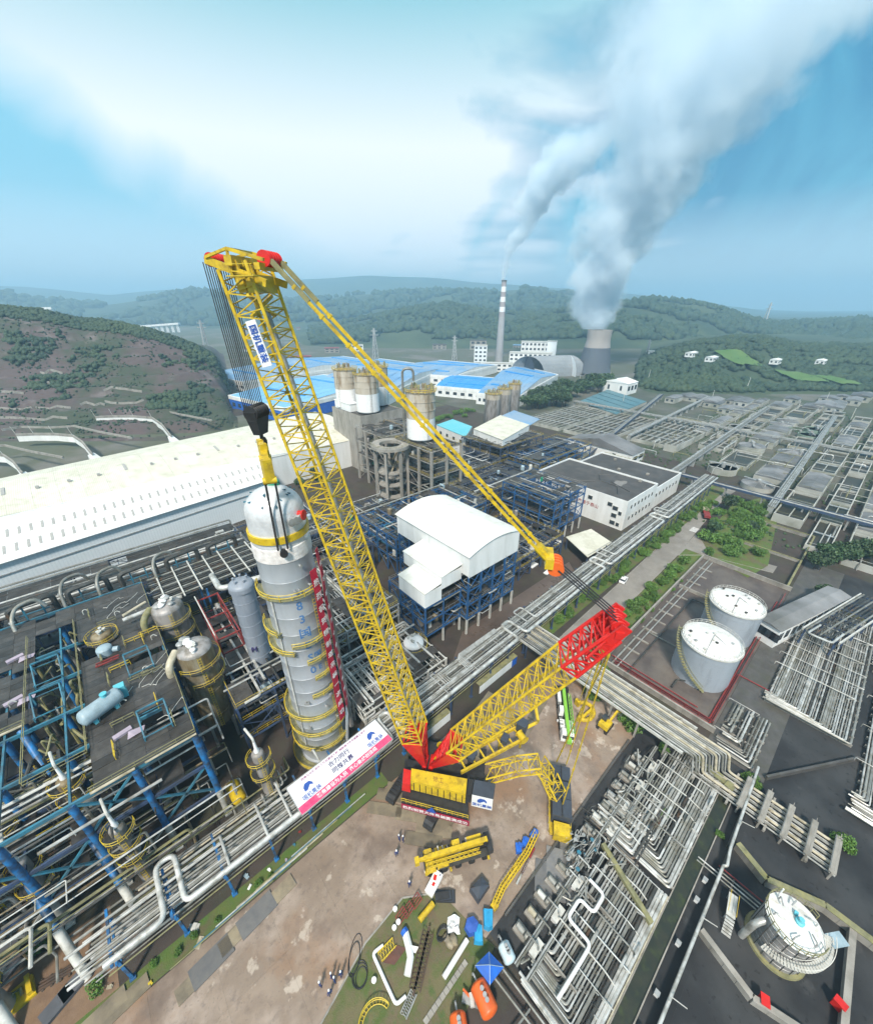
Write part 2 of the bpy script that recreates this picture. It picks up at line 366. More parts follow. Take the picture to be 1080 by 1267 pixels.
# ------------------------------------------------------------------ scene tree helpers
def tag(o, label=None, cat=None, group=None, kind=None):
    if label: o['label'] = label
    if cat: o['category'] = cat
    if group: o['group'] = group
    if kind: o['kind'] = kind
    return o
def thing(name, label, cat, loc=(0, 0, 0), group=None):
    o = bpy.data.objects.new(name, None); o.location = loc; o.empty_display_size = 0.5
    COL.objects.link(o); return tag(o, label, cat, group)
def adopt(o, parent):
    o.parent = parent
    q, t = parent, Vector((0, 0, 0))
    o.matrix_parent_inverse = Matrix.Translation(-total(parent)); return o
def total(o):                                # where an (unrotated) parent chain sits in the world
    if o.type == 'EMPTY' and o.parent is None: return Vector(o.location)
    if o.parent is None: return Vector(o.location)
    return Vector(o.get('_w', (0, 0, 0)))
def place(name, me, parent=None, loc=(0, 0, 0), rot=None, label=None, kind=None):
    o = bpy.data.objects.new(name, me); o.location = loc
    if rot is not None: o.rotation_euler = rot if not isinstance(rot, (int, float)) else (0, 0, rot)
    COL.objects.link(o)
    if parent is not None: adopt(o, parent)
    if label: o['label'] = label
    if kind: o['kind'] = kind
    return o
def part(name, mb, mats, parent, label=None, kind=None):      # mesh given in site coordinates
    return place(name, mb.mesh(name, mats), parent, label=label, kind=kind)
def solo(name, mb, mats, label, cat, group=None, kind=None):
    return tag(place(name, mb.mesh(name, mats)), label, cat, group, kind)
def struct(name, mb, mats, parent=None):
    o = place(name, mb.mesh(name, mats), parent)
    if parent is None: o['kind'] = 'structure'
    return o
KIDS = {}
def kids_of():
    KIDS.clear()
    for o in S.objects:
        if o.parent: KIDS.setdefault(o.parent.name, []).append(o)
def copy_tree(root, loc, rz=0.0, label=None, scale=None, group=None):
    kids_of()
    def rec(o, parent):
        c = o.copy(); COL.objects.link(c); c.parent = parent
        if parent is not None: c.matrix_parent_inverse = o.matrix_parent_inverse.copy()
        for ch in KIDS.get(o.name, []): rec(ch, c)
        return c
    c = rec(root, None)
    c.location = loc; c.rotation_euler = (0, 0, rz)
    if scale: c.scale = scale if not isinstance(scale, (int, float)) else (scale,) * 3
    if label: c['label'] = label
    if group: c['group'] = group
    return c
def text_mb(txt, size, mi=0, depth=0.01, bold=0.0):            # built-in font, returned as a mesh lying on XY, centred
    cu = bpy.data.curves.new('writing', 'FONT'); cu.body = txt; cu.size = size; cu.align_x = 'CENTER'; cu.align_y = 'CENTER'
    cu.extrude = depth; cu.resolution_u = 2; cu.offset = bold
    o = bpy.data.objects.new('writing', cu); COL.objects.link(o)
    dg = bpy.context.evaluated_depsgraph_get()
    me = o.evaluated_get(dg).to_mesh()
    mb = MB(); mb.add([v.co[:] for v in me.vertices], [tuple(p.vertices) for p in me.polygons], mi)
    o.evaluated_get(dg).to_mesh_clear()
    bpy.data.objects.remove(o); bpy.data.curves.remove(cu)
    return mb
def text_at(txt, size, origin, ux, uy, depth=0.01, bold=0.0):
    mb = text_mb(txt, size, 0, depth, bold); ux, uy = Vector(ux).normalized(), Vector(uy).normalized(); uz = ux.cross(uy); o = Vector(origin)
    mb.v = [tuple(o + ux * x + uy * y + uz * z) for x, y, z in mb.v]; return mb
# ------------------------------------------------------------------ the ground and what is laid on it
def slab(name, pts, z0, z1, m, parent=None): return struct(name, MB().prism(pts, z0, z1), m, parent)
def rect(x0, x1, y0, y1): return [(x0, y0), (x1, y0), (x1, y1), (x0, y1)]
valley = mat('valley floor', (0.07, 0.085, 0.045), 0.9, col2=(0.10, 0.10, 0.075), sc=0.006, dirt=(0.16, 0.15, 0.14), dsc=0.012, dlo=0.52, dhi=0.6, damt=0.7)
gs = 9000
struct('ground', MB().add([(-gs, -gs, -.3), (gs, -gs, -.3), (gs, gs, -.3), (-gs, gs, -.3)], [(0, 1, 2, 3)]), valley)
slab('plant_ground', rect(-140, 250, -110, 270), -.2, 0.0, 'soil')
slab('works_ground', rect(250.01, 520, -160, 330), -.2, 0.0, mat('works ground', (0.07, 0.07, 0.06), 0.8, col2=(0.05, 0.07, 0.03), sc=0.05, dirt=(0.15, 0.14, 0.12), dsc=0.03))
# the yard: cast slabs with open joints
yard = slab('yard', rect(-32, 74, 12.4, 38.4), 0.004, 0.03, 'concrete_dark')
def slab_grid(parent, name, x0, x1, y0, y1, nx, ny, z, th, m, skip=None, gap=0.06, jig=0.0):
    dx, dy = (x1 - x0) / nx, (y1 - y0) / ny
    me = MB().box((0, 0, 0), (dx - gap, dy - gap, th)).mesh(name, m)
    for i in range(nx):
        for j in range(ny):
            c = (x0 + (i + .5) * dx, y0 + (j + .5) * dy)
            if skip and skip(*c): continue
            place(name, me, parent, (c[0], c[1], z + RN.uniform(-jig, jig)))
slab_grid(yard, 'concrete_slab', -32, 74, 12.4, 38.4, 14, 3, 0.03, 0.05, 'yard', gap=.014, jig=0.003)
# the bare brown patches where the paving is broken
def blob(cx, cy, rx, ry, z, seed, n=26, rz=0.0):
    r = random.Random(seed); ph = [r.uniform(0, 6.28) for _ in range(4)]
    out = []
    for k in range(n):
        a = 2 * pi * k / n
        q = 1 + .22 * sin(2 * a + ph[0]) + .16 * sin(3 * a + ph[1]) + .1 * sin(5 * a + ph[2]) + r.uniform(-.06, .06)
        x, y = rx * q * cos(a), ry * q * sin(a)
        out.append((cx + x * cos(rz) - y * sin(rz), cy + x * sin(rz) + y * cos(rz)))
    return out
mud = mat('trampled brown mud', (0.20, 0.125, 0.075), 0.6, col2=(0.16, 0.10, 0.065), sc=0.5, dirt=(0.25, 0.17, 0.11), dsc=0.4, rough2=0.3, bump=0.3, bsc=5)
# lawn, verges, soil
lawn_pts = [P(*q, 0) for q in ((385, 1290), (452, 1168), (498, 1112), (545, 1105), (588, 1150), (612, 1172), (560, 1290))]
slab('lawn', [(p.x, p.y) for p in lawn_pts], 0.02, 0.10, 'lawn')
kerb = MB()
for a, b in zip(lawn_pts[:3], lawn_pts[1:4]): kerb.bar((a.x, a.y, .12), (b.x, b.y, .12), .22, .16)
struct('lawn_kerb', kerb, 'concrete')
slab('verge', rect(-40, 22, 38.6, 41.2), 0.004, 0.06, 'grass')
slab('far_verge', rect(78, 225, 40.6, 47.5), 0.004, 0.05, 'grass')
slab('tank_verge', [(80, 28), (152, 27.2), (152, 33.2), (80, 32.2)], 0.004, 0.05, 'grass')
isl = [P(*q, 0) for q in ((868, 668), (905, 625), (945, 615), (962, 640), (950, 700), (925, 715), (880, 690))]
slab('island_verge', [(p.x, p.y) for p in isl][::-1], 0.006, 0.12, 'grass')
slab('road', [(68, 32), (145, 33.6), (212, 38.0), (230, 37), (230, 42.6), (205, 43.4), (146, 40.2), (68, 38.4)], 0.008, 0.045, 'road')
slab('branch_road', [(145, 33.7), (152.4, 27.4), (158, 8), (163.5, 8), (160, 26), (166, 34.8)], 0.012, 0.048, 'road')
kb = MB()
for a, b in (((80, 32.1), (145, 33.5)), ((80, 38.6), (146, 40.4)), ((146, 40.4), (205, 43.6)), ((145, 33.5), (152.2, 27.3)), ((152.2, 27.3), (157.8, 8))): kb.bar((*a, .08), (*b, .08), .2, .14)
struct('road_kerb', kb, 'concrete')
mk = MB()
for i in range(5): mk.box((168 + i * .9, 36.4, 0.049), (.45, 2.4, .004))
struct('road_marking', mk, 'white_paint')
slab('inner_road', [(44, 47.5), (104, 47.5), (112, 57), (60, 57.5)], 0.004, 0.03, mat('wet brown lane', (0.12, 0.09, 0.075), 0.4, col2=(0.085, 0.065, 0.055), sc=0.2, rough2=0.25))
slab('tank_yard', rect(21, 74.9, -8, 12.3), 0.004, 0.02, 'asphalt')
floor_ = slab('containment_floor', rect(20, 175, -80, -8.01), 0.004, 0.02, 'asphalt')
slab('pipe_yard', rect(75, 175, -8, 2), 0.004, 0.02, 'concrete_dark')
slab('bund_floor', rect(80, 150, 2.1, 26.6), 0.004, 0.03, mat('dark bund floor', (0.075, 0.06, 0.055), 0.6, col2=(0.11, 0.09, 0.08), sc=0.2, dirt=(0.15, 0.13, 0.11), dsc=0.1))
slab('channel', rect(14, 70, -4.9, -3.1), 0.022, 0.03, 'channel')
kb = MB()
for y in (-3.0, -5.0): kb.box((42, y, .022), (56, .16, .24))
struct('channel_kerb', kb, 'concrete')
# soil corner at the bottom left
slab('bare_soil', rect(-42, -19.5, 36, 52), 0.004, 0.02, mud)

# ------------------------------------------------------------------ hills
def crest_z(py, Y):
    v = (py - PCY) / LENS_PX
    return CAM_H - (sp_ + v * cp_) / (cp_ - v * sp_) * Y
from mathutils import noise as mn
def fb(x, y, s, o=4): return mn.fractal(Vector((x * s, y * s, 3.1)), 1.0, 2.0, o)
def make_layer(prof, Y0, Yc, terr=0.0, rough=6.0):
    xs, ys = [p[0] for p in prof], [p[1] for p in prof]
    def h(X, Y):
        px = 540 + 557 * X / Y
        zc = crest_z(np.interp(px, xs, ys), Yc)
        if zc <= 0: zc = 0
        if Y < Yc:
            t = min(max((Y - Y0) / (Yc - Y0), 0), 1); k = t * t * (3 - 2 * t) * .6 + t * .4
        else: k = 1 - .6 * min((Y - Yc) / (Yc * .9), 1)
        z = zc * k
        n = fb(X, Y, 3.0 / Yc) * rough * min(1, z / 14)
        z += n * (1 if Y < Yc * .92 else .35)
        if terr and z > 2 and Y < Yc * .9:
            s = 6.0; f_ = z / s; z = z * (1 - terr) + terr * s * (math.floor(f_) + min(1, max(0, (f_ % 1 - .72) / .28)))
        return z - 1.0
    return h
L1 = make_layer([(-500, 366), (-60, 372), (0, 378), (50, 384), (90, 394), (120, 395), (150, 401), (180, 409), (205, 418), (232, 430), (248, 440), (258, 470), (264, 520), (270, 560)], 255, 430, .92, 4)
R1 = make_layer([(700, 520), (750, 478), (790, 458), (830, 440), (870, 426), (920, 418), (965, 420), (1000, 430), (1040, 432), (1080, 433), (1300, 428), (1700, 420)], 400, 640, 0, 8)
M1 = make_layer([(-900, 420), (300, 420), (400, 404), (470, 391), (520, 381), (560, 376), (600, 381), (640, 388), (690, 384), (740, 377), (800, 374), (860, 376), (885, 381), (915, 389), (950, 397), (985, 400), (1100, 396), (2000, 390)], 900, 1500, 0, 26)
M2 = make_layer([(-900, 362), (0, 366), (60, 372), (130, 376), (190, 371), (240, 362), (300, 368), (360, 372), (430, 366), (560, 360), (650, 356), (700, 362), (760, 372), (860, 384), (960, 398), (1010, 404), (1080, 403), (1400, 398)], 1700, 2900, 0, 60)
M3 = make_layer([(-900, 350), (0, 353), (70, 358), (140, 364), (200, 360), (300, 356), (380, 345), (460, 341), (540, 344), (600, 348), (700, 356), (800, 368), (900, 380), (1080, 392), (1500, 385)], 3600, 5200, 0, 70)
def terrain(name, fn, a0, a1, na, Y0, Y1, ny, m):
    vs, fs = [], []
    Ys = np.geomspace(Y0, Y1, ny)
    for Y in Ys:
        for a in np.linspace(a0, a1, na):
            X = a * Y; p = F(X, Y, fn(X, Y)); vs.append(p[:])
    for j in range(ny - 1):
        for i in range(na - 1):
            k = j * na + i; fs.append((k, k + 1, k + na + 1, k + na))
    me = bpy.data.meshes.new(name); me.from_pydata(vs, [], fs); me.materials.append(m)
    me.polygons.foreach_set('use_smooth', [True] * len(fs))
    o = place(name, me); o['kind'] = 'structure'; return o
hill_l = mat('terraced hillside', (0.042, 0.055, 0.032), 0.9, col2=(0.085, 0.062, 0.06), sc=0.022, lo=0.42, hi=0.54, dirt=(0.15, 0.125, 0.122), dsc=0.05, dlo=0.56, dhi=0.66, damt=0.8, bump=1, bsc=.25, lay=(((.06, .045, .045), .12, .52, .7, .8),))
hill_g = mat('wooded hillside', (0.025, 0.05, 0.028), 0.95, col2=(0.06, 0.085, 0.04), sc=0.006, lo=0.4, hi=0.62, dirt=(0.12, 0.11, 0.08), dsc=0.01, dlo=0.62, dhi=0.72)
terrain('terraced_hill', L1, -1.7, -.40, 150, 250, 800, 190, hill_l)
terrain('wooded_hill', R1, .30, 2.2, 110, 395, 1200, 50, hill_g)
terrain('hills', lambda X, Y: max(M1(X, Y), M2(X, Y), M3(X, Y)), -1.6, 1.7, 300, 900, 6600, 110, hill_g)

# ------------------------------------------------------------------ foliage
ICO = None
def clumps(name, pts, m, seed, parent=None, kind='stuff', faces=20, flat=.85):
    """many small faceted crowns joined into one mass; pts = (x, y, z, radius)"""
    import bmesh
    bm = bmesh.new(); bmesh.ops.create_icosphere(bm, subdivisions=1, radius=1); bm.verts.index_update()
    v0 = np.array([v.co[:] for v in bm.verts]); f0 = np.array([[v.index for v in f.verts] for f in bm.faces]); bm.free()
    g = np.random.default_rng(seed); n = len(pts); pts = np.array(pts)
    jit = g.uniform(.6, 1.3, (n, len(v0), 1))
    vs = v0[None] * jit * pts[:, None, 3:4] * np.array([1, 1, flat]) + pts[:, None, :3]
    fs = (f0[None] + (np.arange(n) * len(v0))[:, None, None]).reshape(-1, 3)
    return np_mesh(name, vs.reshape(-1, 3), fs, m, parent, kind)
def np_mesh(name, vs, fs, m, parent=None, kind=None):
    me = bpy.data.meshes.new(name)
    k = fs.shape[1]
    me.vertices.add(len(vs)); me.vertices.foreach_set('co', np.asarray(vs, dtype=np.float32).ravel())
    me.loops.add(fs.size); me.loops.foreach_set('vertex_index', np.asarray(fs, dtype=np.int32).ravel())
    me.polygons.add(len(fs)); me.polygons.foreach_set('loop_start', np.arange(0, fs.size, k, dtype=np.int32))
    me.materials.append(M[m] if isinstance(m, str) else m); me.update(calc_edges=True); me.validate()
    return place(name, me, parent, kind=kind)
def leaf_mesh(name, seed, n, shape, size, m):
    """leaf-sized quads spread through a crown volume; shape = [(x, y, z, r)] lobes"""
    g = np.random.default_rng(seed)
    sh = np.array(shape); w = sh[:, 3] ** 2; pick = g.choice(len(sh), n, p=w / w.sum())
    d = g.normal(size=(n, 3)); d /= np.linalg.norm(d, axis=1)[:, None]
    rad = g.uniform(.45, 1.0, (n, 1)) ** .5
    c = sh[pick, :3] + d * rad * sh[pick, 3:4] * np.array([1, 1, .85])
    u = g.normal(size=(n, 3)); u /= np.linalg.norm(u, axis=1)[:, None]
    w_ = np.cross(u, d + g.normal(size=(n, 3)) * .7); w_ /= np.linalg.norm(w_, axis=1)[:, None]
    s = size * g.uniform(.6, 1.3, (n, 1))
    q = np.stack([c - u * s - w_ * s * .6, c + u * s - w_ * s * .5, c + u * s * .9 + w_ * s * .6, c - u * s * .8 + w_ * s * .7], 1)
    me = bpy.data.meshes.new(name)
    fs = np.arange(n * 4, dtype=np.int32).reshape(-1, 4)
    me.vertices.add(n * 4); me.vertices.foreach_set('co', q.astype(np.float32).ravel())
    me.loops.add(n * 4); me.loops.foreach_set('vertex_index', fs.ravel())
    me.polygons.add(n); me.polygons.foreach_set('loop_start', np.arange(0, n * 4, 4, dtype=np.int32))
    me.materials.append(M[m]); me.update(calc_edges=True)
    return me
def crown_lobes(r, seed, k=7, h=.6):
    g = random.Random(seed)
    return [(0, 0, r * .75, r * .75)] + [(cos(a) * r * .6, sin(a) * r * .6, r * (h + g.uniform(-.2, .35)), r * g.uniform(.4, .6)) for a in [g.uniform(0, 6.28) + i * 6.28 / k for i in range(k)]]
shrub_me = [leaf_mesh('leaves', 20 + i, 900, crown_lobes(1.0, i), .085, 'leaf') for i in range(4)]
tree_me = [leaf_mesh('leaves', 40 + i, 800, [(x, y, z + .7, r) for x, y, z, r in crown_lobes(1.0, i + 9, 8, .7)], .11, 'leaf_dark') for i in range(4)]
trunk_me = MB().tube([(0, 0, 0), (.03, .02, .5), (-.02, .04, 1.1), (0, 0, 1.6)], .09, 6, r1=.03).tube([(0, 0, .6), (.3, .1, 1.1)], .04, 5, r1=.02).tube([(0, 0, .7), (-.25, -.2, 1.2)], .04, 5, r1=.02).mesh('trunk', 'bark')
stem_me = MB().tube([(0, 0, 0), (.02, .02, .5)], .06, 5, r1=.03).tube([(0, 0, .1), (.3, .1, .6)], .04, 5, r1=.02).tube([(0, 0, .1), (-.2, -.25, .55)], .04, 5, r1=.02).mesh('stem', 'bark')
def plant(kind, x, y, r, label, group=None, z=0.0):
    tr = kind == 'tree'
    t = thing('tree' if tr else 'shrub', label, 'tree' if tr else 'shrub', (x, y, z), group)
    a = place('crown', RN.choice(tree_me if tr else shrub_me)); b = place('trunk' if tr else 'stem', trunk_me if tr else stem_me)
    for o in (a, b): o.parent = t
    t.scale = (r, r, r * RN.uniform(.85, 1.1)); t.rotation_euler = (0, 0, RN.uniform(0, 6.28))
    return t
ORD = 'first second third fourth fifth sixth seventh eighth ninth tenth eleventh twelfth thirteenth fourteenth fifteenth sixteenth'.split()
def plants(kind, pix, r, label, group, z=0.0):
    for i, q in enumerate(pix):
        lb = label
        if group and len(pix) < 17: lb = ORD[i] + ' ' + label + (', near end first' if pix[0][1] > pix[-1][1] + 8 else ', left to right')
        p = P(q[0], q[1], 0); rr = (q[2] if len(q) > 2 else r) * RN.uniform(.85, 1.15)
        plant(kind, p.x, p.y, rr, lb, group, z)
def along(a, b, n, w=0.0):
    return [(a[0] + (b[0] - a[0]) * (i + .5) / n + RN.uniform(-w, w), a[1] + (b[1] - a[1]) * (i + .5) / n + RN.uniform(-w, w)) for i in range(n)]
plants('shrub', along((768, 768), (850, 695), 9, 3), 2.1, 'rounded green shrub on the verge between road and oil tanks', 'shrubs on the verge by the oil tanks')
plants('shrub', along((776, 786), (845, 712), 6, 3), 1.1, 'small low shrub under the verge hedge by the oil tanks', 'small shrubs by the oil tanks')
plants('shrub', along((680, 775), (790, 690), 16, 6), 1.7, 'leafy shrub under the pipe rack beside the road', 'shrubs beside the pipe rack')
plants('shrub', along((795, 685), (872, 625), 16, 4), 1.9, 'hedge shrub along the outer edge of the far rack', 'hedge shrubs by the far pipe rack')
plants('shrub', [(905 + RN.uniform(-32, 40), 655 + RN.uniform(-32, 34), RN.uniform(1.2, 3)) for _ in range(48)], 1.8, 'wild shrub on the overgrown island past the road bend', 'shrubs on the overgrown island')
plants('tree', [(898, 632, 3.2), (882, 660, 2.4), (930, 660, 2.4), (1062, 690, 3), (1015, 742, 2.6)], 2.6, 'dark tree standing at the edge of the overgrown island', 'trees on the overgrown island')
plants('shrub', [(728, 850), (742, 846), (755, 856), (765, 870), (745, 835), (770, 890), (733, 862), (785, 905), (720, 842)], 1.8, 'bushy green shrub beside the yellow hook beam at the yard edge', 'shrubs at the yard edge')
plants('shrub', [(820, 1010, 1.1), (925, 965, 1.2), (935, 975, .9), (818, 930, 1.2), (890, 1035, .7), (1040, 1045, 1.4), (1050, 1052, 1.)], 1.0, 'weed bush growing between the pipes', 'weed bushes between the pipes')
plants('shrub', [(120, 1225, 1.1)], 1.0, 'round green bush at the near end of the pipe rack by the soil heap', None)
plants('shrub', [(45, 1178, .9), (55, 1170, .7), (190, 1195, .6), (220, 1180, .5), (240, 1160, .6), (335, 1085, .5), (320, 1095, .6), (270, 1140, .5)], .6, 'weedy tuft in the grass strip below the left pipe rack', 'weedy tufts below the pipe rack')
plants('tree', [(450, 565, 4.5), (444, 572, 3.5), (385, 590, 3), (395, 600, 2.6), (372, 605, 2.2)], 4, 'dark tree between the white warehouse and the concrete silo frame', 'trees beside the silo frame')
plants('tree', along((655, 500), (755, 480), 20, 4), 7, 'dark bushy tree in the belt behind the settling ponds', 'tree belt behind the ponds')
plants('tree', along((650, 508), (700, 500), 10, 3), 6, 'dark bushy tree in the belt behind the settling ponds', 'tree belt behind the ponds')
plants('tree', along((1000, 705), (1078, 690), 9, 5), 3.2, 'green tree at the right edge beyond the grey pipe walkway', 'trees beyond the pipe walkway')
plants('shrub', along((515, 525), (590, 510), 12, 3), 2.6, 'low bush in front of the blue roofed works wall', 'bushes by the works wall')
# woods on the hills: one mass each
def wood(name, fn, n, xr, Yr, r, m, seed, keep=None):
    g = random.Random(seed); pts = []
    while len(pts) < n:
        Y = math.exp(g.uniform(math.log(Yr[0]), math.log(Yr[1]))); px = g.uniform(*xr); X = (px - 540) / 557 * Y
        z = fn(X, Y)
        if z < .5 or (keep and not keep(px, X, Y, z)): continue
        p = F(X, Y, z); q = g.uniform(*r); pts.append((p.x, p.y, p.z + q * .45, q))
    return clumps(name, pts, m, seed)
wood('right_hill_woods', R1, 6500, (700, 1300), (405, 760), (2.2, 5.2), 'leaf_far', 5, lambda px, X, Y, z: fb(X, Y, .02) > -.28)
wood('left_hill_woods', L1, 6500, (-160, 300), (300, 470), (1.0, 2.7), 'leaf_far', 6, lambda px, X, Y, z: Y > 400 or (fb(X, Y, .022) + .4 * fb(X, Y, .09) > .3 and Y > 290))
wood('middle_hill_woods', M1, 5200, (380, 1150), (1000, 1600), (5, 13), 'leaf_far', 7, lambda px, X, Y, z: fb(X, Y, .006) > -.1)
wood('far_hill_woods', M2, 2200, (-100, 760), (1900, 3000), (10, 26), 'leaf_far', 8, lambda px, X, Y, z: fb(X, Y, .003) > 0)
wood('slope_scrub', L1, 2600, (-160, 320), (258, 425), (.4, 1.1), 'leaf_far', 9, lambda px, X, Y, z: fb(X, Y, .05) + .6 * fb(X, Y, .2) > .02)
# meadow clearings on the wooded hill
def drape(name, fn, cx, cy, w, d, m):
    vs, fs = [], []; n = 7
    for j in range(n):
        for i in range(n):
            X = (cx - 540) / 557 * cy + (i / (n - 1) - .5) * w + RN.uniform(-2, 2); Y = cy + (j / (n - 1) - .5) * d + RN.uniform(-3, 3)
            vs.append(F(X, Y, fn(X, Y) + 6.5)[:])
    for j in range(n - 1):
        for i in range(n - 1): k = j * n + i; fs.append((k, k + 1, k + n + 1, k + n))
    me = bpy.data.meshes.new(name); me.from_pydata(vs, [], fs); me.materials.append(m); o = place(name, me); o['kind'] = 'structure'
mead = mat('bright meadow', (0.06, 0.14, 0.03), 0.9, col2=(0.10, 0.17, 0.045), sc=0.05)
for cx, cy, w, d in ((935, 520, 34, 50), (1025, 470, 30, 44), (1075, 455, 22, 40)): drape('meadow', R1, cx, cy, w, d, mead)

# ------------------------------------------------------------------ steam
def plume(name, pts, dens, label, seed):
    """pts = (pixel x, pixel y, radius in metres, metres ahead); rises monotonically"""
    W_ = [(PY(a, b, Y), r) for a, b, r, Y in pts]
    z0, z1 = W_[0][0].z, W_[-1][0].z
    x0 = min(p.x for p, r in W_); x1 = max(p.x for p, r in W_); y0 = min(p.y for p, r in W_); y1 = max(p.y for p, r in W_); rm = max(r for p, r in W_)
    mb = MB(); n = 18; prev = None
    for p, r in W_:
        b = len(mb.v)
        for k in range(n):
            a = 2 * pi * k / n; mb.v.append((p.x + cos(a) * r * 1.55, p.y + sin(a) * r * 1.55, p.z))
        if prev is not None:
            for k in range(n):
                mb.f.append([prev + k, prev + (k + 1) % n, b + (k + 1) % n, b + k]); mb.m.append(0); mb.sm.append(False)
        prev = b
    mb.f.append(list(range(n))[::-1]); mb.f.append([prev + k for k in range(n)]); mb.m += [0, 0]; mb.sm += [False, False]
    m = bpy.data.materials.new(name); m.use_nodes = True; nt = m.node_tree; N, L = nt.nodes, nt.links; N.clear()
    out = N.new('ShaderNodeOutputMaterial'); vol = N.new('ShaderNodeVolumePrincipled'); L.new(vol.outputs[0], out.inputs['Volume'])
    vol.inputs['Color'].default_value = (0.88, 0.95, 1.0, 1); vol.inputs['Anisotropy'].default_value = 0.1
    tc = N.new('ShaderNodeNewGeometry'); sep = N.new('ShaderNodeSeparateXYZ'); L.new(tc.outputs['Position'], sep.inputs[0])
    def mth(op, a, b=None, clamp=False):
        q = N.new('ShaderNodeMath'); q.operation = op; q.use_clamp = clamp
        for i, v in enumerate((a, b)):
            if v is None: continue
            if isinstance(v, (int, float)): q.inputs[i].default_value = v
            else: L.new(v, q.inputs[i])
        return q.outputs[0]
    h = mth('DIVIDE', mth('SUBTRACT', sep.outputs[2], z0), z1 - z0, True)
    def curve(vals, lo, hi):
        c = N.new('ShaderNodeFloatCurve'); cu = c.mapping.curves[0]
        ks = [((p.z - z0) / (z1 - z0), (v - lo) / (hi - lo + 1e-6)) for (p, r), v in zip(W_, vals)]
        cu.points[0].location = ks[0]; cu.points[1].location = ks[-1]
        for k in ks[1:-1]: cu.points.new(*k)
        for q in cu.points: q.handle_type = 'VECTOR'
        c.mapping.update(); L.new(h, c.inputs[1])
        return mth('ADD', mth('MULTIPLY', c.outputs[0], hi - lo), lo)
    cx = curve([p.x for p, r in W_], x0, x1); cy = curve([p.y for p, r in W_], y0, y1); rr = curve([r for p, r in W_], 0, rm)
    dx, dy = mth('SUBTRACT', sep.outputs[0], cx), mth('SUBTRACT', sep.outputs[1], cy)
    d = mth('DIVIDE', mth('SQRT', mth('ADD', mth('MULTIPLY', dx, dx), mth('MULTIPLY', dy, dy))), rr)
    def noise(scale, det):
        q = N.new('ShaderNodeTexNoise'); q.noise_dimensions = '3D'; q.inputs['Scale'].default_value = scale; q.inputs['Detail'].default_value = det; q.inputs['Roughness'].default_value = .55
        L.new(tc.outputs['Position'], q.inputs['Vector']); return q.outputs[0]
    n1 = noise(dens[2], 7)
    e = mth('ADD', mth('SUBTRACT', 0.92, d), mth('MULTIPLY', mth('SUBTRACT', n1, 0.5), 2.3))
    e = mth('MULTIPLY', e, dens[3], True)
    fall = curve([dens[0] + (dens[1] - dens[0]) * min(1, (i / (len(W_) - 1)) ** .6) for i in range(len(W_))], 0, dens[0])
    L.new(mth('MULTIPLY', e, fall), vol.inputs['Density'])
    o = place(name, mb.mesh(name, m)); return tag(o, label, 'steam', kind='stuff')
plume('tower_steam', [(733, 407, 16, 572), (733, 397, 26, 572), (734, 375, 36, 570), (740, 345, 40, 566), (755, 308, 44, 560), (780, 262, 52, 552), (812, 205, 66, 545), (850, 140, 86, 540), (892, 70, 110, 535), (935, 0, 136, 530), (975, -70, 160, 525)],
      (0.20, 0.0030, 0.026, 2.0), 'broad white steam plume rising from the cooling tower', 1)
plume('chimney_smoke', [(622, 347, 4, 688), (624, 335, 7, 688), (629, 318, 10, 686), (637, 298, 14, 684), (651, 274, 19, 680), (668, 243, 30, 675), (688, 210, 42, 668), (716, 182, 54, 660), (752, 156, 62, 650)],
      (0.40, 0.02, 0.035, 2.0), 'thin grey smoke plume leaving the striped chimney', 2)

# ------------------------------------------------------------------ haze: one closed box of even air
hz = bpy.data.materials.new('haze'); hz.use_nodes = True
_n, _l = hz.node_tree.nodes, hz.node_tree.links; _n.clear()
_o = _n.new('ShaderNodeOutputMaterial'); _v = _n.new('ShaderNodeVolumePrincipled'); _l.new(_v.outputs[0], _o.inputs['Volume'])
_v.inputs['Color'].default_value = (0.50, 0.78, 1.0, 1); _v.inputs['Density'].default_value = 0.00029; _v.inputs['Anisotropy'].default_value = 0.2
hb = MB().box((0, 0, -6), (26000, 26000, 470))
_h = place('haze', hb.mesh('haze', hz)); _h['kind'] = 'stuff'
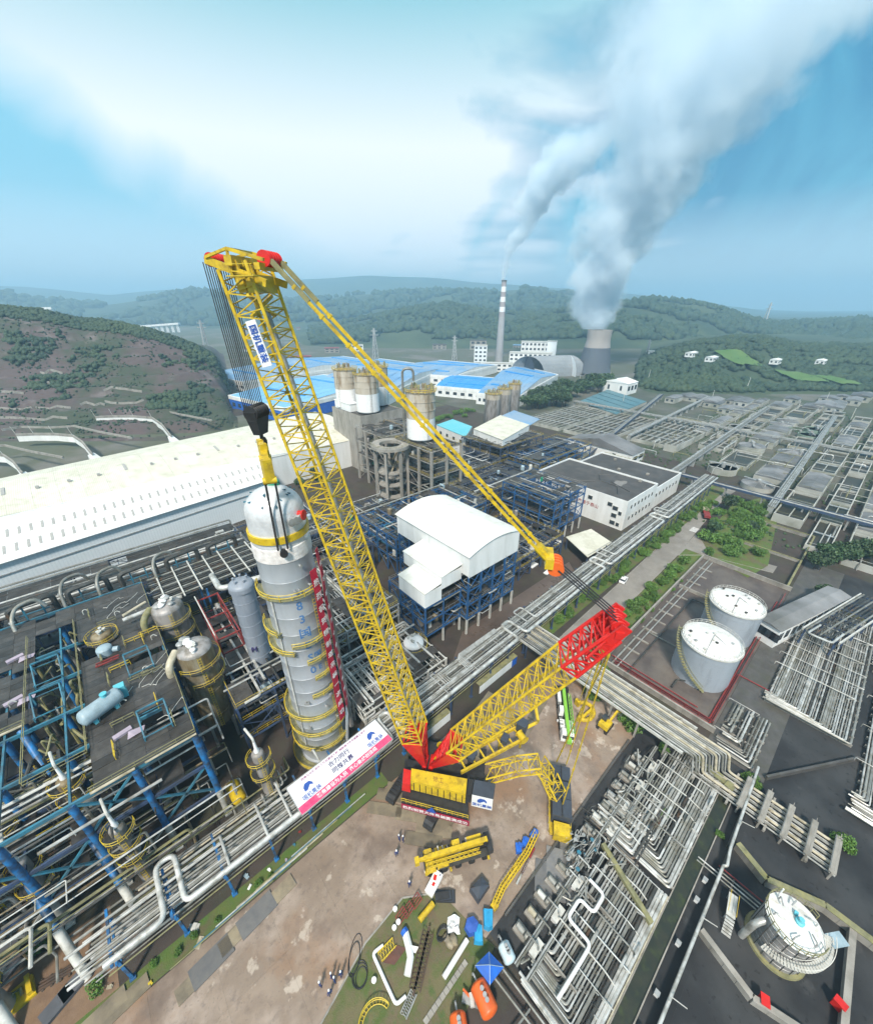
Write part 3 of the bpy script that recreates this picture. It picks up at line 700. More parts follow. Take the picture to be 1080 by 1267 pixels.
# ------------------------------------------------------------------ builders for plant
def rail_ring(mb, c, r, z, a0, a1, h=1.1, n=20, th=.045, posts=8):
    for k in (h, h * .5): mb.tube(arc(c, r, z + k, a0, a1, n), th, 4, cap=False)
    for i in range(posts + 1):
        a = a0 + (a1 - a0) * i / posts
        mb.bar((c[0] + r * cos(a), c[1] + r * sin(a), z), (c[0] + r * cos(a), c[1] + r * sin(a), z + h), th * 1.3)
def deck_ring(mb, c, r0, r1, z, a0, a1, n=20, th=.08):
    for i in range(n):
        b0, b1 = a0 + (a1 - a0) * i / n, a0 + (a1 - a0) * (i + 1) / n
        q = [(c[0] + r * cos(b), c[1] + r * sin(b)) for r, b in ((r0, b0), (r1, b0), (r1, b1), (r0, b1))]
        mb.hexa([(x, y, z) for x, y in q], [(x, y, z + th) for x, y in q])
def ring_platform(parent, c, r, w, z, a0=0.0, a1=2 * pi, m='yellow_rail', dm='pipe_dark', name='ring_platform'):
    d = MB(); deck_ring(d, c, r, r + w, z, a0, a1, max(6, int(24 * (a1 - a0) / 6.28)))
    for i in range(6):
        a = a0 + (a1 - a0) * (i + .5) / 6
        d.bar((c[0] + r * cos(a), c[1] + r * sin(a), z - w * .8), (c[0] + (r + w) * cos(a), c[1] + (r + w) * sin(a), z), .1)
    p = part(name, d, dm, parent)
    g = MB(); rail_ring(g, c, r + w, z + .08, a0, a1, posts=max(4, int(14 * (a1 - a0) / 6.28)))
    part('railing', g, m, p)
    return p
def ladder(mb, a, b, w=.5, n=None):
    a, b = Vector(a), Vector(b); u = V(w / 2, 0, 0); L_ = (b - a).length; n = n or int(L_ / .6)
    for s in (-1, 1): mb.bar(a + u * s, b + u * s, .06)
    for i in range(n): q = a + (b - a) * ((i + .5) / n); mb.bar(q - u, q + u, .05)
def dome(r, z, h=None, n=6):
    h = h or r * .5
    return [(r * cos(i / n * pi / 2), z + h * sin(i / n * pi / 2)) for i in range(n + 1)]
def vessel(name, label, c, z0, z1, r, m, cat='vessel', group=None, plats=(), top='dome', head=None, nozz=4, neck=True, lad=True):
    t = thing(name, label, cat, (c[0], c[1], z0), group)
    rings = [(r, z0)]
    for i in range(1, 6):
        z = z0 + (z1 - z0) * i / 6; rings += [(r, z - .08), (r * 1.02, z - .05), (r * 1.02, z + .05), (r, z + .08)]
    part('shell', MB().lathe(rings + [(r, z1)], (c[0], c[1], 0), 28), m, t)
    part('head', MB().lathe(dome(r, z1, r * .45), (c[0], c[1], 0), 28), head or m, t)
    g = random.Random(hash(label) % 999 if False else len(label) * 7 + int(c[0] * 3))
    for i in range(nozz):
        a, q = g.uniform(0, 6.28), r * g.uniform(.2, .75); h = r * .45 * math.sqrt(max(0, 1 - (q / r) ** 2))
        x, y = c[0] + q * cos(a), c[1] + q * sin(a)
        part('nozzle', MB().lathe([(.18, z1 + h * .7), (.18, z1 + h + .45), (.3, z1 + h + .45), (.3, z1 + h + .6)], (x, y, 0), 10), 'white_steel', t)
    for z, a0, a1 in plats: ring_platform(t, c, r, .9, z, a0, a1)
    if lad:
        l = MB(); ladder(l, (c[0], c[1] - r - .25, z0), (c[0], c[1] - r - .25, z1)); part('ladder', l, 'yellow_rail', t)
    return t
def frame(name, label, x0, x1, y0, y1, levels, mcol='navy', mdeck='grating', seed=0, bay=6.0, z0=0.0, cat='steel structure', group=None, deck=.6, pipes=14, brace=.5, rails=True, white_foot=0.0, csize=.38, pipe_m=('pipe_grey', 'pipe_white', 'pipe_dark'), gear=4):
    """an open steel process structure: columns, beams per level, braces, deck plates, railings, pipe runs and small gear"""
    g = random.Random(seed)
    t = thing(name, label, cat, ((x0 + x1) / 2, (y0 + y1) / 2, z0), group)
    nx, ny = max(1, round((x1 - x0) / bay)), max(1, round((y1 - y0) / bay))
    xs = [x0 + (x1 - x0) * i / nx for i in range(nx + 1)]; ys = [y0 + (y1 - y0) * j / ny for j in range(ny + 1)]
    top = levels[-1]
    cm = MB().box((0, 0, 0), (csize, csize, top - z0)).mesh('column', mcol)
    for x in xs:
        for y in ys: place('column', cm, t, (x, y, z0))
    if white_foot:
        fm = MB().box((0, 0, 0), (csize * 1.2, csize * 1.2, white_foot)).mesh('column_foot', 'white_steel')
        for x in xs:
            for y in ys: place('column_foot', fm, t, (x, y, z0))
    for z in levels:
        b = MB()
        for y in ys: b.bar((x0 - .3, y, z - .2), (x1 + .3, y, z - .2), .22, .36)
        for x in xs: b.bar((x, y0 - .3, z - .23), (x, y1 + .3, z - .23), .20, .32)
        for i in range(nx * 2): q = x0 + (x1 - x0) * (i + .5) / (nx * 2); b.bar((q, y0, z - .12), (q, y1, z - .12), .12, .18)
        part('floor_beams', b, mcol, t, kind='stuff')
        pl = MB().box((0, 0, 0), ((x1 - x0) / (nx * 2) - .05, (y1 - y0) / (ny * 2) - .05, .06)).mesh('deck_plate', mdeck)
        for i in range(nx * 2):
            for j in range(ny * 2):
                if g.random() < deck: place('deck_plate', pl, t, (x0 + (x1 - x0) * (i + .5) / (nx * 2), y0 + (y1 - y0) * (j + .5) / (ny * 2), z + .02 + g.uniform(0, .02)))
    b = MB(); zz = [z0] + list(levels)
    for k in range(len(levels)):
        for i in range(nx):
            for y in (y0, y1):
                if g.random() < brace: b.bar((xs[i], y, zz[k]), (xs[i + 1], y, zz[k + 1] - .3), .16); b.bar((xs[i + 1], y, zz[k]), (xs[i], y, zz[k + 1] - .3), .16)
        for j in range(ny):
            if g.random() < brace: b.bar((x0, ys[j], zz[k]), (x0, ys[j + 1], zz[k + 1] - .3), .16)
    if b.v: part('bracing', b, mcol, t, kind='stuff')
    if rails:
        r = MB()
        for z in levels:
            for h in (.55, 1.1):
                for a, c in (((x0, y0), (x1, y0)), ((x1, y0), (x1, y1)), ((x1, y1), (x0, y1)), ((x0, y1), (x0, y0))):
                    if g.random() < .85: r.bar((*a, z + h), (*c, z + h), .05)
            for i in range(int((x1 - x0) / 2) + 1):
                for y in (y0, y1): r.bar((x0 + i * 2, y, z), (x0 + i * 2, y, z + 1.1), .05)
        part('railing', r, 'yellow_rail' if g.random() < .5 else 'steel', t)
    for k in range(pipes):
        z = g.choice(levels) + g.uniform(-2.4, 1.6); z = max(z, z0 + .5); r_ = g.choice((.08, .1, .14, .2, .26))
        if g.random() < .5:
            y = g.uniform(y0, y1); p = [(x0 + g.uniform(-1, 3), y, z), (x1 - g.uniform(-1, 4), y, z)]
            if g.random() < .6: p += [(p[-1][0], y, z + g.uniform(-3, 2.4))]
            if g.random() < .4: p = [(p[0][0], y + g.choice((-3, 3)), z)] + p
        else:
            x = g.uniform(x0, x1); p = [(x, y0 + g.uniform(-1, 3), z), (x, y1 - g.uniform(-1, 4), z)]
            if g.random() < .6: p += [(x, p[-1][1], z + g.uniform(-3, 2.4))]
            if g.random() < .4: p = [(x + g.choice((-3, 3)), p[0][1], z)] + p
        p = [(a, c, max(d, .3)) for a, c, d in p]
        part('pipe', MB().pipe(p, r_, 7), g.choice(pipe_m), t)
    for k in range(gear):
        z = g.choice(levels) + .09; x, y = g.uniform(x0 + 1, x1 - 1), g.uniform(y0 + 1, y1 - 1); q = g.random()
        if q < .45:
            r_, h = g.uniform(.45, .9), g.uniform(1.2, 2.2)
            part('drum', MB().lathe([(r_, z + .3), (r_, z + h)] + dome(r_, z + h, r_ * .5), (x, y, 0), 14), g.choice(('clad', 'sky_blue', 'rusty', 'white_steel')), t)
        elif q < .75:
            a = g.random() < .5
            e = (x + 2.2, y, z + .9) if a else (x, y + 2.2, z + .9)
            part('exchanger', MB().tube([(x, y, z + .9), e], .5, 12).box((x, y, z), (.5, .5, .5)).box((e[0], e[1], z), (.5, .5, .5)), g.choice(('clad', 'pipe_white', 'sky_blue')), t)
        else:
            part('cabinet', MB().box((x, y, z), (.9, .5, 1.5)).box((x, y, z + 1.5), (1.0, .6, .06)), g.choice(('white_steel', 'green_box', 'steel')), t)
    return t

# ------------------------------------------------------------------ the big process structure at the left, deck 22 m up
DZ = 22.0
pst = thing('process_structure', 'tall blue column process structure with wide dark plated deck at the left', 'steel structure', (-20, 70, 0))
PX0, PX1, PY0, PY1 = -66.0, -2.0, 53.2, 104.0
cols_x = [-66, -59, -52, -45, -38, -31, -24, -17, -10, -2.3]
bt = MB().lathe([(.46, 7.5), (.46, DZ - .3)], (0, 0, 0), 12).box((0, 0, 7.2), (.95, .95, .3)).mesh('column', 'blue')
wt = MB().lathe([(.5, 0.0), (.5, 7.2)], (0, 0, 0), 12).box((0, 0, 0), (1.1, 1.1, .35)).mesh('column_foot', 'white_steel')
for x in cols_x:
    for y in (53.4, 62, 71, 80, 89, 98, 103.6):
        if x < -40 and y > 70: continue
        place('column', bt, pst, (x, y, 0)); place('column_foot', wt, pst, (x, y, 0))
def opening(x, y):
    return (x < -14.8 and y < 72.5) or (-21.5 < x < -14.8 and 60 < y < 96) or (-31 < x < -26.5 and 62 < y < 84) or (-38 < x < -34 and 70 < y < 90) or (-14.2 < x < -11 and 82.5 < y < 88) or (-9.5 < x < -5.5 and 57.5 < y < 63) or (-45 < x < -39 and 56 < y < 76)
pw, pl_ = 1.6, 3.1
pm = MB().box((0, 0, 0), (pl_ - .04, pw - .05, .07)).mesh('deck_plate', 'grating')
cnt = 0
nx, ny = int((PX1 - PX0) / pl_), int((PY1 - PY0) / pw)
cand = []
for i in range(nx):
    for j in range(ny):
        x, y = PX1 - (i + .5) * pl_, PY0 + (j + .5) * pw
        if x < -40 and y > 78: continue
        if not opening(x, y) and RN.random() > .05: cand.append((math.hypot(x - 0, y - 0), x, y))
cand.sort()
rest = MB()
for k, (d_, x, y) in enumerate(cand):
    z = DZ + RN.uniform(-.015, .03)
    if k < 298: place('deck_plate', pm, pst, (x, y, z), RN.uniform(-.004, .004))
    else: rest.box((x, y, z), (pl_ - .04, pw - .05, .07))
part('far_deck_plates', rest, 'grating', pst, kind='stuff')
for z, m_, nm in ((DZ, 'teal', 'deck_beams'), (14.6, 'navy', 'floor_beams'), (7.4, 'navy', 'floor_beams')):
    b = MB()
    for y in (53.4, 62, 71, 80, 89, 98, 103.6): b.bar((-66, y, z - .35), (-2.2, y, z - .35), .3, .6)
    for x in cols_x: b.bar((x, 53.3, z - .38), (x, 103.6, z - .38), .26, .5)
    part(nm, b, m_, pst)
for z in (14.6, 7.4):
    fm_ = MB().box((0, 0, 0), (3.4, 4.3, .07)).mesh('floor_plate', 'grating')
    for i in range(17):
        for j in range(10):
            x, y = -63 + i * 3.5, 55.6 + j * 4.45
            if RN.random() < (.25 if x < -15 and y < 72 else .5) and not (-14.2 < x < -11 and 82 < y < 88): place('floor_plate', fm_, pst, (x, y, z + .03))
st_ = MB()
for xa in (-16.8, -23.9, -31, -38): st_.tube([(xa, 50.4, 5.5), (xa - 5.5, 72, DZ - .4)], .5, 12)
part('raking_strut', st_, 'blue', pst)
st_ = MB()
for xa in (-16.8, -23.9, -31, -38): st_.tube([(xa + 1.4, 44.9, 0), (xa, 50.4, 5.5)], .55, 12)
part('strut_foot', st_, 'white_steel', pst)
br = MB()
for i in range(len(cols_x) - 1):
    for z0_, z1_ in ((7.4, 14.4), (14.6, 21.6)):
        if (i + int(z0_)) % 2: br.bar((cols_x[i], 53.4, z0_), (cols_x[i + 1], 53.4, z1_), .3); br.bar((cols_x[i + 1], 53.4, z0_), (cols_x[i], 53.4, z1_), .3)
for y0_, y1_ in ((53.4, 62), (62, 71)):
    for z0_, z1_ in ((7.4, 14.4), (14.6, 21.6)): br.bar((-2.3, y0_, z0_), (-2.3, y1_, z1_), .28); br.bar((-2.3, y1_, z0_), (-2.3, y0_, z1_), .28)
part('bracing', br, 'teal', pst)
wb = MB()
for i in range(5, 9):
    if i in (6, 8): continue
    wb.bar((cols_x[i], 53.4, .3), (cols_x[i + 1], 53.4, 7.0), .26); wb.bar((cols_x[i + 1], 53.4, .3), (cols_x[i], 53.4, 7.0), .26)
part('white_bracing', wb, 'white_steel', pst)
eg = MB()
eg.tube([(-66, 72.2, DZ + .25), (-21.8, 72.2, DZ + .25)], .2, 8); eg.tube([(-14.8, 53, DZ + .25), (-9.8, 53, DZ + .25)], .2, 8); eg.tube([(-8.6, 53.0, DZ + .2), (-2, 53.0, DZ + .2)], .16, 8)
part('edge_pipe', eg, 'pipe_cream', pst)
rl = MB()
for a, b in (((-14.8, 53.25), (-2, 53.25)), ((-66, 72.4), (-21.6, 72.4)), ((-2, 53.25), (-2, 104)), ((-21.6, 60), (-14.6, 60)), ((-14.6, 60), (-14.6, 96)), ((-21.6, 60), (-21.6, 96)), ((-31, 62), (-26.5, 62)), ((-26.5, 62), (-26.5, 84)), ((-31, 62), (-31, 84))):
    for h in (.55, 1.1): rl.bar((*a, DZ + h), (*b, DZ + h), .08)
    n_ = max(2, int(math.dist(a, b) / 2.2))
    for i in range(n_ + 1): rl.bar((a[0] + (b[0] - a[0]) * i / n_, a[1] + (b[1] - a[1]) * i / n_, DZ), (a[0] + (b[0] - a[0]) * i / n_, a[1] + (b[1] - a[1]) * i / n_, DZ + 1.1), .05)
part('railing', rl, 'pipe_moss', pst)
# cranked hatch frames over the openings
for x, y in ((-20.4, 84), (-20.4, 76), (-8, 61), (-30.6, 78), (-8, 76)):
    hb_ = MB()
    for q in (0, 3.6): hb_.bar((x + q, y, DZ), (x + q, y, DZ + 2.4), .22); hb_.bar((x + q, y, DZ + 2.3), (x + q, y - 4.2, DZ + .1), .18); hb_.bar((x + q, y - 4.2, DZ), (x + q, y - 4.2, DZ + .9), .16)
    hb_.bar((x, y, DZ + 2.4), (x + 3.6, y, DZ + 2.4), .22); hb_.bar((x, y, DZ + 1.4), (x + 3.6, y, DZ + 1.4), .12); hb_.bar((x, y - 4.2, DZ + .8), (x + 3.6, y - 4.2, DZ + .8), .14)
    part('hatch_frame', hb_, 'teal', pst)
# pipes under, through and over the deck
g_ = random.Random(5)
for k in range(130):
    z = g_.choice((3.5, 6.2, 9.0, 12.5, 16.5, 19.5)) + g_.uniform(-.6, .6); y = g_.uniform(47.5, 66) if z < 13 else g_.uniform(51, 66); xa = g_.uniform(-60, -20); xb = xa + g_.uniform(9, 34)
    p = [(xa, y, z), (min(xb, 1), y, z)]
    if g_.random() < .5: p.append((min(xb, 1), y, max(.5, z - g_.uniform(2, 6))))
    if g_.random() < .4: p.append((min(xb, 1), y - g_.uniform(2, 5), p[-1][2]))
    part('pipe', MB().pipe(p, g_.choice((.08, .1, .13, .16, .22)), 7), g_.choice(('pipe_grey', 'pipe_white', 'pipe_dark', 'pipe_moss', 'white_steel', 'rusty')), pst)
for k in range(44):
    x = g_.uniform(-21, -15); y = g_.uniform(61, 95)
    part('riser', MB().pipe([(x, y, g_.uniform(4, 12)), (x, y, g_.uniform(18, 22.4)), (x + g_.uniform(-2, 2), y + g_.uniform(-3, 3), 20)], g_.choice((.1, .15, .25)), 7), g_.choice(('pipe_moss', 'pipe_moss', 'pipe_dark', 'pipe_grey')), pst)
for k in range(16):
    x = g_.uniform(-13, -4); y = g_.uniform(56, 98); a = g_.choice((0, 1)); q = MB(); e = V(x + 3 * a, y + 3 * (1 - a), DZ)
    for h in (.55, 1.1): q.bar((x, y, DZ + h), e + V(0, 0, h), .09)
    for f_ in (0, .5, 1): p = V(x, y, DZ) * (1 - f_) + e * f_; q.bar(p, p + V(0, 0, 1.1), .09)
    part('guard_rail', q, g_.choice(('yellow_rail', 'pipe_moss', 'pipe_moss')), pst)
for k in range(10):
    x = g_.uniform(-14, -4); y = g_.uniform(56, 98)
    part('hose', MB().tube([(x + q * .55 + sin(q * 1.4 + k) * .5, y + cos(q * 1.1 + k) * .8 + q * .35, DZ + .14) for q in range(9)], .055, 5), 'white_steel', pst)
for k, (x, y) in enumerate(((-3.5, 80), (-6, 72), (-10, 66.5), (-4.5, 92), (-8, 93), (-23.5, 78), (-13, 98))):
    part('vent_stub', MB().pipe([(x, y, DZ), (x, y, DZ + 1.0), (x + .5, y + .3, DZ + 1.0), (x + .9, y + .1, DZ + .5)], .09, 7), 'white_steel', pst)
for x, y, rz in ((-21.5, 78, .3), (-21.7, 90, .3), (-8.8, 59.4, .2), (-31.6, 70, .2)):
    q = MB(); q.add([(x + dx, y + dy, DZ + .12 + dz) for dx, dy, dz in ((-1.2, -.6, 0), (-.2, -.8, .3), (.9, -.5, .1), (1.2, .3, .25), (.1, .7, .05), (-.9, .6, .3))], [(0, 1, 2, 3, 4, 5)])
    q.box((x - 1.6, y + 1.0, DZ + .08), (2.4, .8, .4), rz)
    o = q; q2 = place('covered_sheet', o.mesh('covered_sheet', 'lilac'))
    tag(q2, 'crumpled lilac sheet left beside a hatch on the dark deck', 'sheet', 'lilac sheets on the deck')

# goods standing on or through the deck
hv = thing('horizontal_tank', 'light blue horizontal tank with teal end lying on the dark deck', 'tank', (-11.5, 66.5, DZ))
a_, b_ = V(-14.4, 65.6, DZ + 1.75), V(-9.6, 67.6, DZ + 1.75); ax_ = (b_ - a_).normalized()
part('shell', MB().lathe([(.1, -.6), (.8, -.42), (1.2, -.1), (1.3, .2), (1.3, 4.9)] + [(1.3 * cos(i / 5 * 1.57), 4.9 + .6 * sin(i / 5 * 1.57)) for i in range(1, 6)], a_, 22, axis=ax_), 'sky_blue', hv)
part('manhole', MB().lathe([(.4, .9), (.4, 1.75), (.5, 1.75), (.5, 1.9)], a_ + ax_ * 3.4 , 14), 'teal_roof', hv)
for q in (1.0, 4.0):
    c_ = a_ + ax_ * q; part('saddle', MB().box((c_.x, c_.y, DZ + .07), (.5, 2.0, .9), math.atan2(ax_.y, ax_.x)), 'teal_roof', hv)
part('end_frame', MB().box((b_.x + .2, b_.y + .9, DZ + .1), (1.4, 1.2, 2.4)), 'teal_roof', hv)
vs_ = thing('white_barrel_tank', 'pale blue grey upright barrel set through the deck beside red steelwork', 'tank', (-10.8, 82.2, DZ))
part('shell', MB().lathe([(1.25, DZ - 5), (1.25, DZ + 1.3)] + dome(1.25, DZ + 1.3, .5), (-10.6, 81.8, 0), 20), 'sky_blue', vs_)
part('outlet', MB().tube([(-9.4, 81.4, DZ + .6), (-8.6, 81.0, DZ + .6)], .5, 12), 'sky_blue', vs_)
rf = MB()
for q in (0, 2.2): rf.bar((-12 + q, 79, DZ), (-12 + q, 77.6, DZ + 1.3), .2); rf.bar((-12.2, 79 - q * .6, DZ + .6 + q * .2), (-8.8, 79 - q * .6, DZ + .6 + q * .2), .22)
part('red_frame', rf, 'red_rail', vs_)
vessel('brown_tower', 'small brown stained tower head with mossy yellow railing rising through the deck', (-10.6, 86.6), 8, DZ + 1.2, 1.7, 'rusty', plats=((DZ + .4, 0, 6.28),), nozz=5)
def crowded_head(t, c, r, z, seed, n=9):
    g = random.Random(seed)
    for i in range(n):
        a, q = g.uniform(0, 6.28), r * g.uniform(.1, .82); x, y = c[0] + q * cos(a), c[1] + q * sin(a); w = g.uniform(.45, .8)
        part('bonnet', MB().lathe([(w * .7, z - .2), (w * .7, z + .5), (w, z + .55), (w, z + .75), (w * .6, z + .95), (.01, z + 1.0)], (x, y, 0), 12), 'white_paint' if g.random() < .75 else 'steel', t)
for nm, lb, c, r in (('brown_tank', 'brown stained tank with white bonnets, the nearer of two beside the deck', (2.0, 69.3), 2.9), ('brown_tank', 'brown stained tank with white bonnets, the farther of two beside the deck', (.6, 85.6), 2.9)):
    t = vessel(nm, lb, c, 6, DZ + 2.4, r, 'rusty' if r == 2.9 and c[1] < 80 else 'clad', plats=((DZ - .6, -2.6, 2.2), (DZ - 4.2, -2.2, 1.4)), nozz=3, head='clad', lad=True)
    crowded_head(t, c, r, DZ + 3.2, int(c[1]))
    part('skirt_legs', MB().box((c[0] - 2, c[1] - 2, 0), (.5, .5, 6.2)).box((c[0] + 2, c[1] - 2, 0), (.5, .5, 6.2)).box((c[0] + 2, c[1] + 2, 0), (.5, .5, 6.2)).box((c[0] - 2, c[1] + 2, 0), (.5, .5, 6.2)), 'concrete', t)
    part('elbow_pipe', MB().pipe([(c[0] - r - 1.6, c[1] - 1.5, DZ - 7), (c[0] - r - 1.6, c[1] - 1.5, DZ + 2.2), (c[0] - r + .2, c[1] + .8, DZ + 2.9)], .62, 12, 1.4), 'pipe_cream' if c[1] < 80 else 'pipe_moss', t)
# slender towers in front of the structure, with ring platforms
def slender(label, base, z1, r, plats, group='slender scrubber towers', z0=0.0, m='clad'):
    t = thing('scrubber_tower', label, 'tower', (base[0], base[1], z0), group)
    part('shell', MB().lathe([(r * 1.25, z0), (r * 1.25, z0 + .3), (r, z0 + .9), (r, z1 * .55), (r * 1.04, z1 * .55), (r * 1.04, z1 * .57), (r, z1 * .57), (r, z1 - .4)] + dome(r, z1 - .4, r * .6), (base[0], base[1], 0), 20), m, t)
    part('top_nozzle', MB().lathe([(.42, z1), (.42, z1 + .5), (.26, z1 + .9), (.2, z1 + 2.6)], (base[0], base[1], 0), 12), 'white_paint', t)
    part('outlet_pipe', MB().pipe([(base[0], base[1], z1 + 2.6), (base[0], base[1] , z1 + 3.4), (base[0] - .4, base[1] + 2.6, z1 + 3.4)], .2, 8), 'white_steel', t)
    for z in plats: ring_platform(t, base, r, .95, z, -4.4, .2, m='yellow_rail', dm='pipe_dark')
    l = MB(); ladder(l, (base[0], base[1] - r - .3, z0), (base[0], base[1] - r - .3, z1)); part('ladder', l, 'yellow_rail', t)
    return t
slender('grey slender tower with two mossy ring platforms between the blue columns, nearest the bottom edge', (-14.1, 51.2), 16.0, .95, (8.6, 11.4, 14.4))
slender('grey slender tower with ring platforms at the left picture edge, behind a blue column', (-24.6, 55.6), 15.0, .95, (9.0, 12.6))
slender('grey slender tower with ring platforms, second in the row from the left edge', (-26.2, 61.6), 17.0, .9, (12, 15.2))
slender('grey slender tower with white cap standing close to the red and white banner', (4.4, 49.6), 15.0, .95, (9.2, 13))
slender('short grey tower with white dome at the bottom left corner', (-31.0, 48.6), 11.0, 1.3, (6.0, 9.0))
slender('brown grey tower head with ring platform in the dark gap left of the horizontal tank', (-18, 60), 20.0, 1.1, (15.5, 18.5), m='rusty')
slender('tall slim grey tower beside the raking blue struts at the left edge', (-30.5, 57.5), 19.0, .9, (13.5, 17))
for k in range(34):
    x, y = g_.uniform(-40, -15.5), g_.uniform(54, 71); z = g_.uniform(9, 21)
    part('riser', MB().pipe([(x, y, 1), (x, y, z), (x + g_.uniform(-4, 4), y, z), (x + g_.uniform(-4, 4), y + g_.uniform(-2, 2), z - 3)], g_.choice((.12, .18, .26)), 7), g_.choice(('pipe_white', 'pipe_grey', 'rusty', 'pipe_moss')), pst)
for k in range(14):
    x, y, z = g_.uniform(-38, -16), g_.uniform(55, 70), g_.choice((7.5, 14.7)); q = MB()
    for h in (.55, 1.1): q.bar((x, y, z + h), (x + 4, y, z + h), .09)
    for f_ in (0, 2, 4): q.bar((x + f_, y, z), (x + f_, y, z + 1.1), .09)
    part('guard_rail', q, 'yellow_rail', pst)
# U bend pipes by the warehouse wall
for i, px in enumerate((78, 122, 190, 20)):
    q = P(px, (735, 725, 705, 770)[i], 22); 
    t = thing('bent_vent_pipe', ('second', 'third', 'rightmost', 'leftmost')[i] + ' grey inverted U vent pipe behind the dark deck', 'pipe', (q.x, q.y, 10), 'bent vent pipes behind the deck')
    part('pipe', MB().pipe([(q.x, q.y - 7, 14), (q.x, q.y - 2.5, DZ + 2), (q.x + 1, q.y, DZ + 3.4), (q.x + 4, q.y + 1, DZ + 3.4), (q.x + 5, q.y + 1, DZ + 1)], .36, 10, 1.2), 'pipe_grey', t)
    part('collar', MB().lathe([(.5, 0), (.5, .3)], (q.x, q.y - 2.5, DZ + 1.4), 12), 'steel', t)
# dark plant between deck and warehouse
frame('back_structure', 'low dark process frame crowded with pipes along the warehouse wall', -62, 24, 108, 126, (8, 15, 19), 'navy', seed=31, bay=8, deck=.72, pipes=50, gear=14, brace=.35)
frame('back_structure', 'dark frame with round tank tops squeezed behind the hanging column', 26, 52, 112, 134, (7, 13), 'navy', seed=33, bay=7, deck=.6, pipes=30, gear=8)
for k in range(6):
    x = -34 + k * 9.5
    t = thing('duct_loop', ORD[k] + ' dark rectangular duct loop behind the deck, from the left', 'duct', (x, 107, 19), 'duct loops behind the deck')
    part('duct', MB().pipe([(x, 106.5, 17), (x, 106.5, 24.0), (x + 7, 107.5, 24.0), (x + 7, 107.5, 17)], .55, 8, 1.0), 'pipe_dark', t)
    part('support', MB().bar((x + 2, 107, 19), (x + 2, 107, 23.6), .3).bar((x + 5, 107, 19), (x + 5, 107, 23.6), .3).bar((x + 1, 107, 21.5), (x + 6, 107, 21.5), .2), 'teal', t)
# slatted pipe bed right of the deck, under red steelwork
pb = thing('overhead_pipe_bed', 'flat bed of parallel dark pipes with white cross beams left of the hanging column', 'pipe rack', (8, 100, 0))
for k in range(15):
    y = 92.5 + k * .92
    part('pipe', MB().tube([(-1, y, 21.2), (27, y + 1.0, 21.2)], (.16, .22, .12, .28)[k % 4], 7), ('pipe_dark', 'pipe_grey', 'pipe_dark')[k % 3], pb)
for k in range(8): part('cross_beam', MB().bar((1 + k * 3.6, 91.6, 21.55), (1 + k * 3.6, 106.8, 21.55), .3, .3), 'white_steel', pb)
for x in (0, 9, 18, 26):
    for y in (92, 106): part('post', MB().box((x, y, 0), (.4, .4, 21)), 'blue', pb)
rs = thing('red_stair_tower', 'oxide red stair tower frame between the brown tanks and the grey column', 'steel structure', (8.5, 80, 0))
q = MB()
for x in (6.4, 10.6):
    for y in (74, 82, 90): q.bar((x, y, 0), (x, y, 20.2), .34)
for z in (8, 12, 16, 20):
    for x in (6.4, 10.6): q.bar((x, 74, z), (x, 90, z), .26)
    for y in (74, 82, 90): q.bar((6.4, y, z), (10.6, y, z), .26)
part('frame', q, 'red_rail', rs)
q = MB()
for z0_, y0_, y1_ in ((8, 74, 82), (12, 82, 90), (16, 90, 82)): q.bar((6.4, y0_, z0_), (6.4, y1_, z0_ + 4), .24); q.bar((10.6, y0_, z0_), (10.6, y1_, z0_ + 4), .24)
part('bracing', q, 'red_rail', rs)
part('handrail', MB().bar((6.1, 74, 21.4), (6.1, 90, 21.4), .2).bar((6.1, 74, 20.2), (6.1, 74, 21.4), .12).bar((6.1, 90, 20.2), (6.1, 90, 21.4), .12).bar((6.1, 66, 10), (6.1, 74, 17), .24), 'white_steel', rs)
for k in range(5): part('landing', MB().box((8.5, 76 + k * 3.2, 12 + (k % 2) * 4.02), (3.8, 2.8, .08)), 'grating', rs)
frame('side_structure', 'dark lower process frame between the brown tanks and the hanging column', 4.5, 25, 60, 92, (6, 11, 15), 'navy', seed=35, bay=6.5, deck=.5, pipes=46, gear=8)
wp_ = thing('white_transfer_pipe', 'large white pipe with elbow crossing above the grey column head', 'pipe', (10, 76, 24))
part('pipe', MB().pipe([P(262, 712, 26), P(272, 729, 26), P(330, 712, 26)], .62, 12, 1.4), 'pipe_white', wp_)
part('bracket', MB().bar(P(295, 722, 25), P(295, 722, 15), .3), 'teal', wp_)
wp2 = thing('white_transfer_pipe', 'long white insulated pipe crossing from the brown tanks to the right', 'pipe', (0, 80, 23))
part('pipe', MB().pipe([P(152, 768, 24), P(190, 752, 24), P(225, 738, 24)], .45, 10, 1), 'pipe_white', wp2)
part('under_pipe', MB().pipe([P(152, 762, 24.3), P(180, 745, 24.3)], .3, 10, 1), 'pipe_cream', wp2)

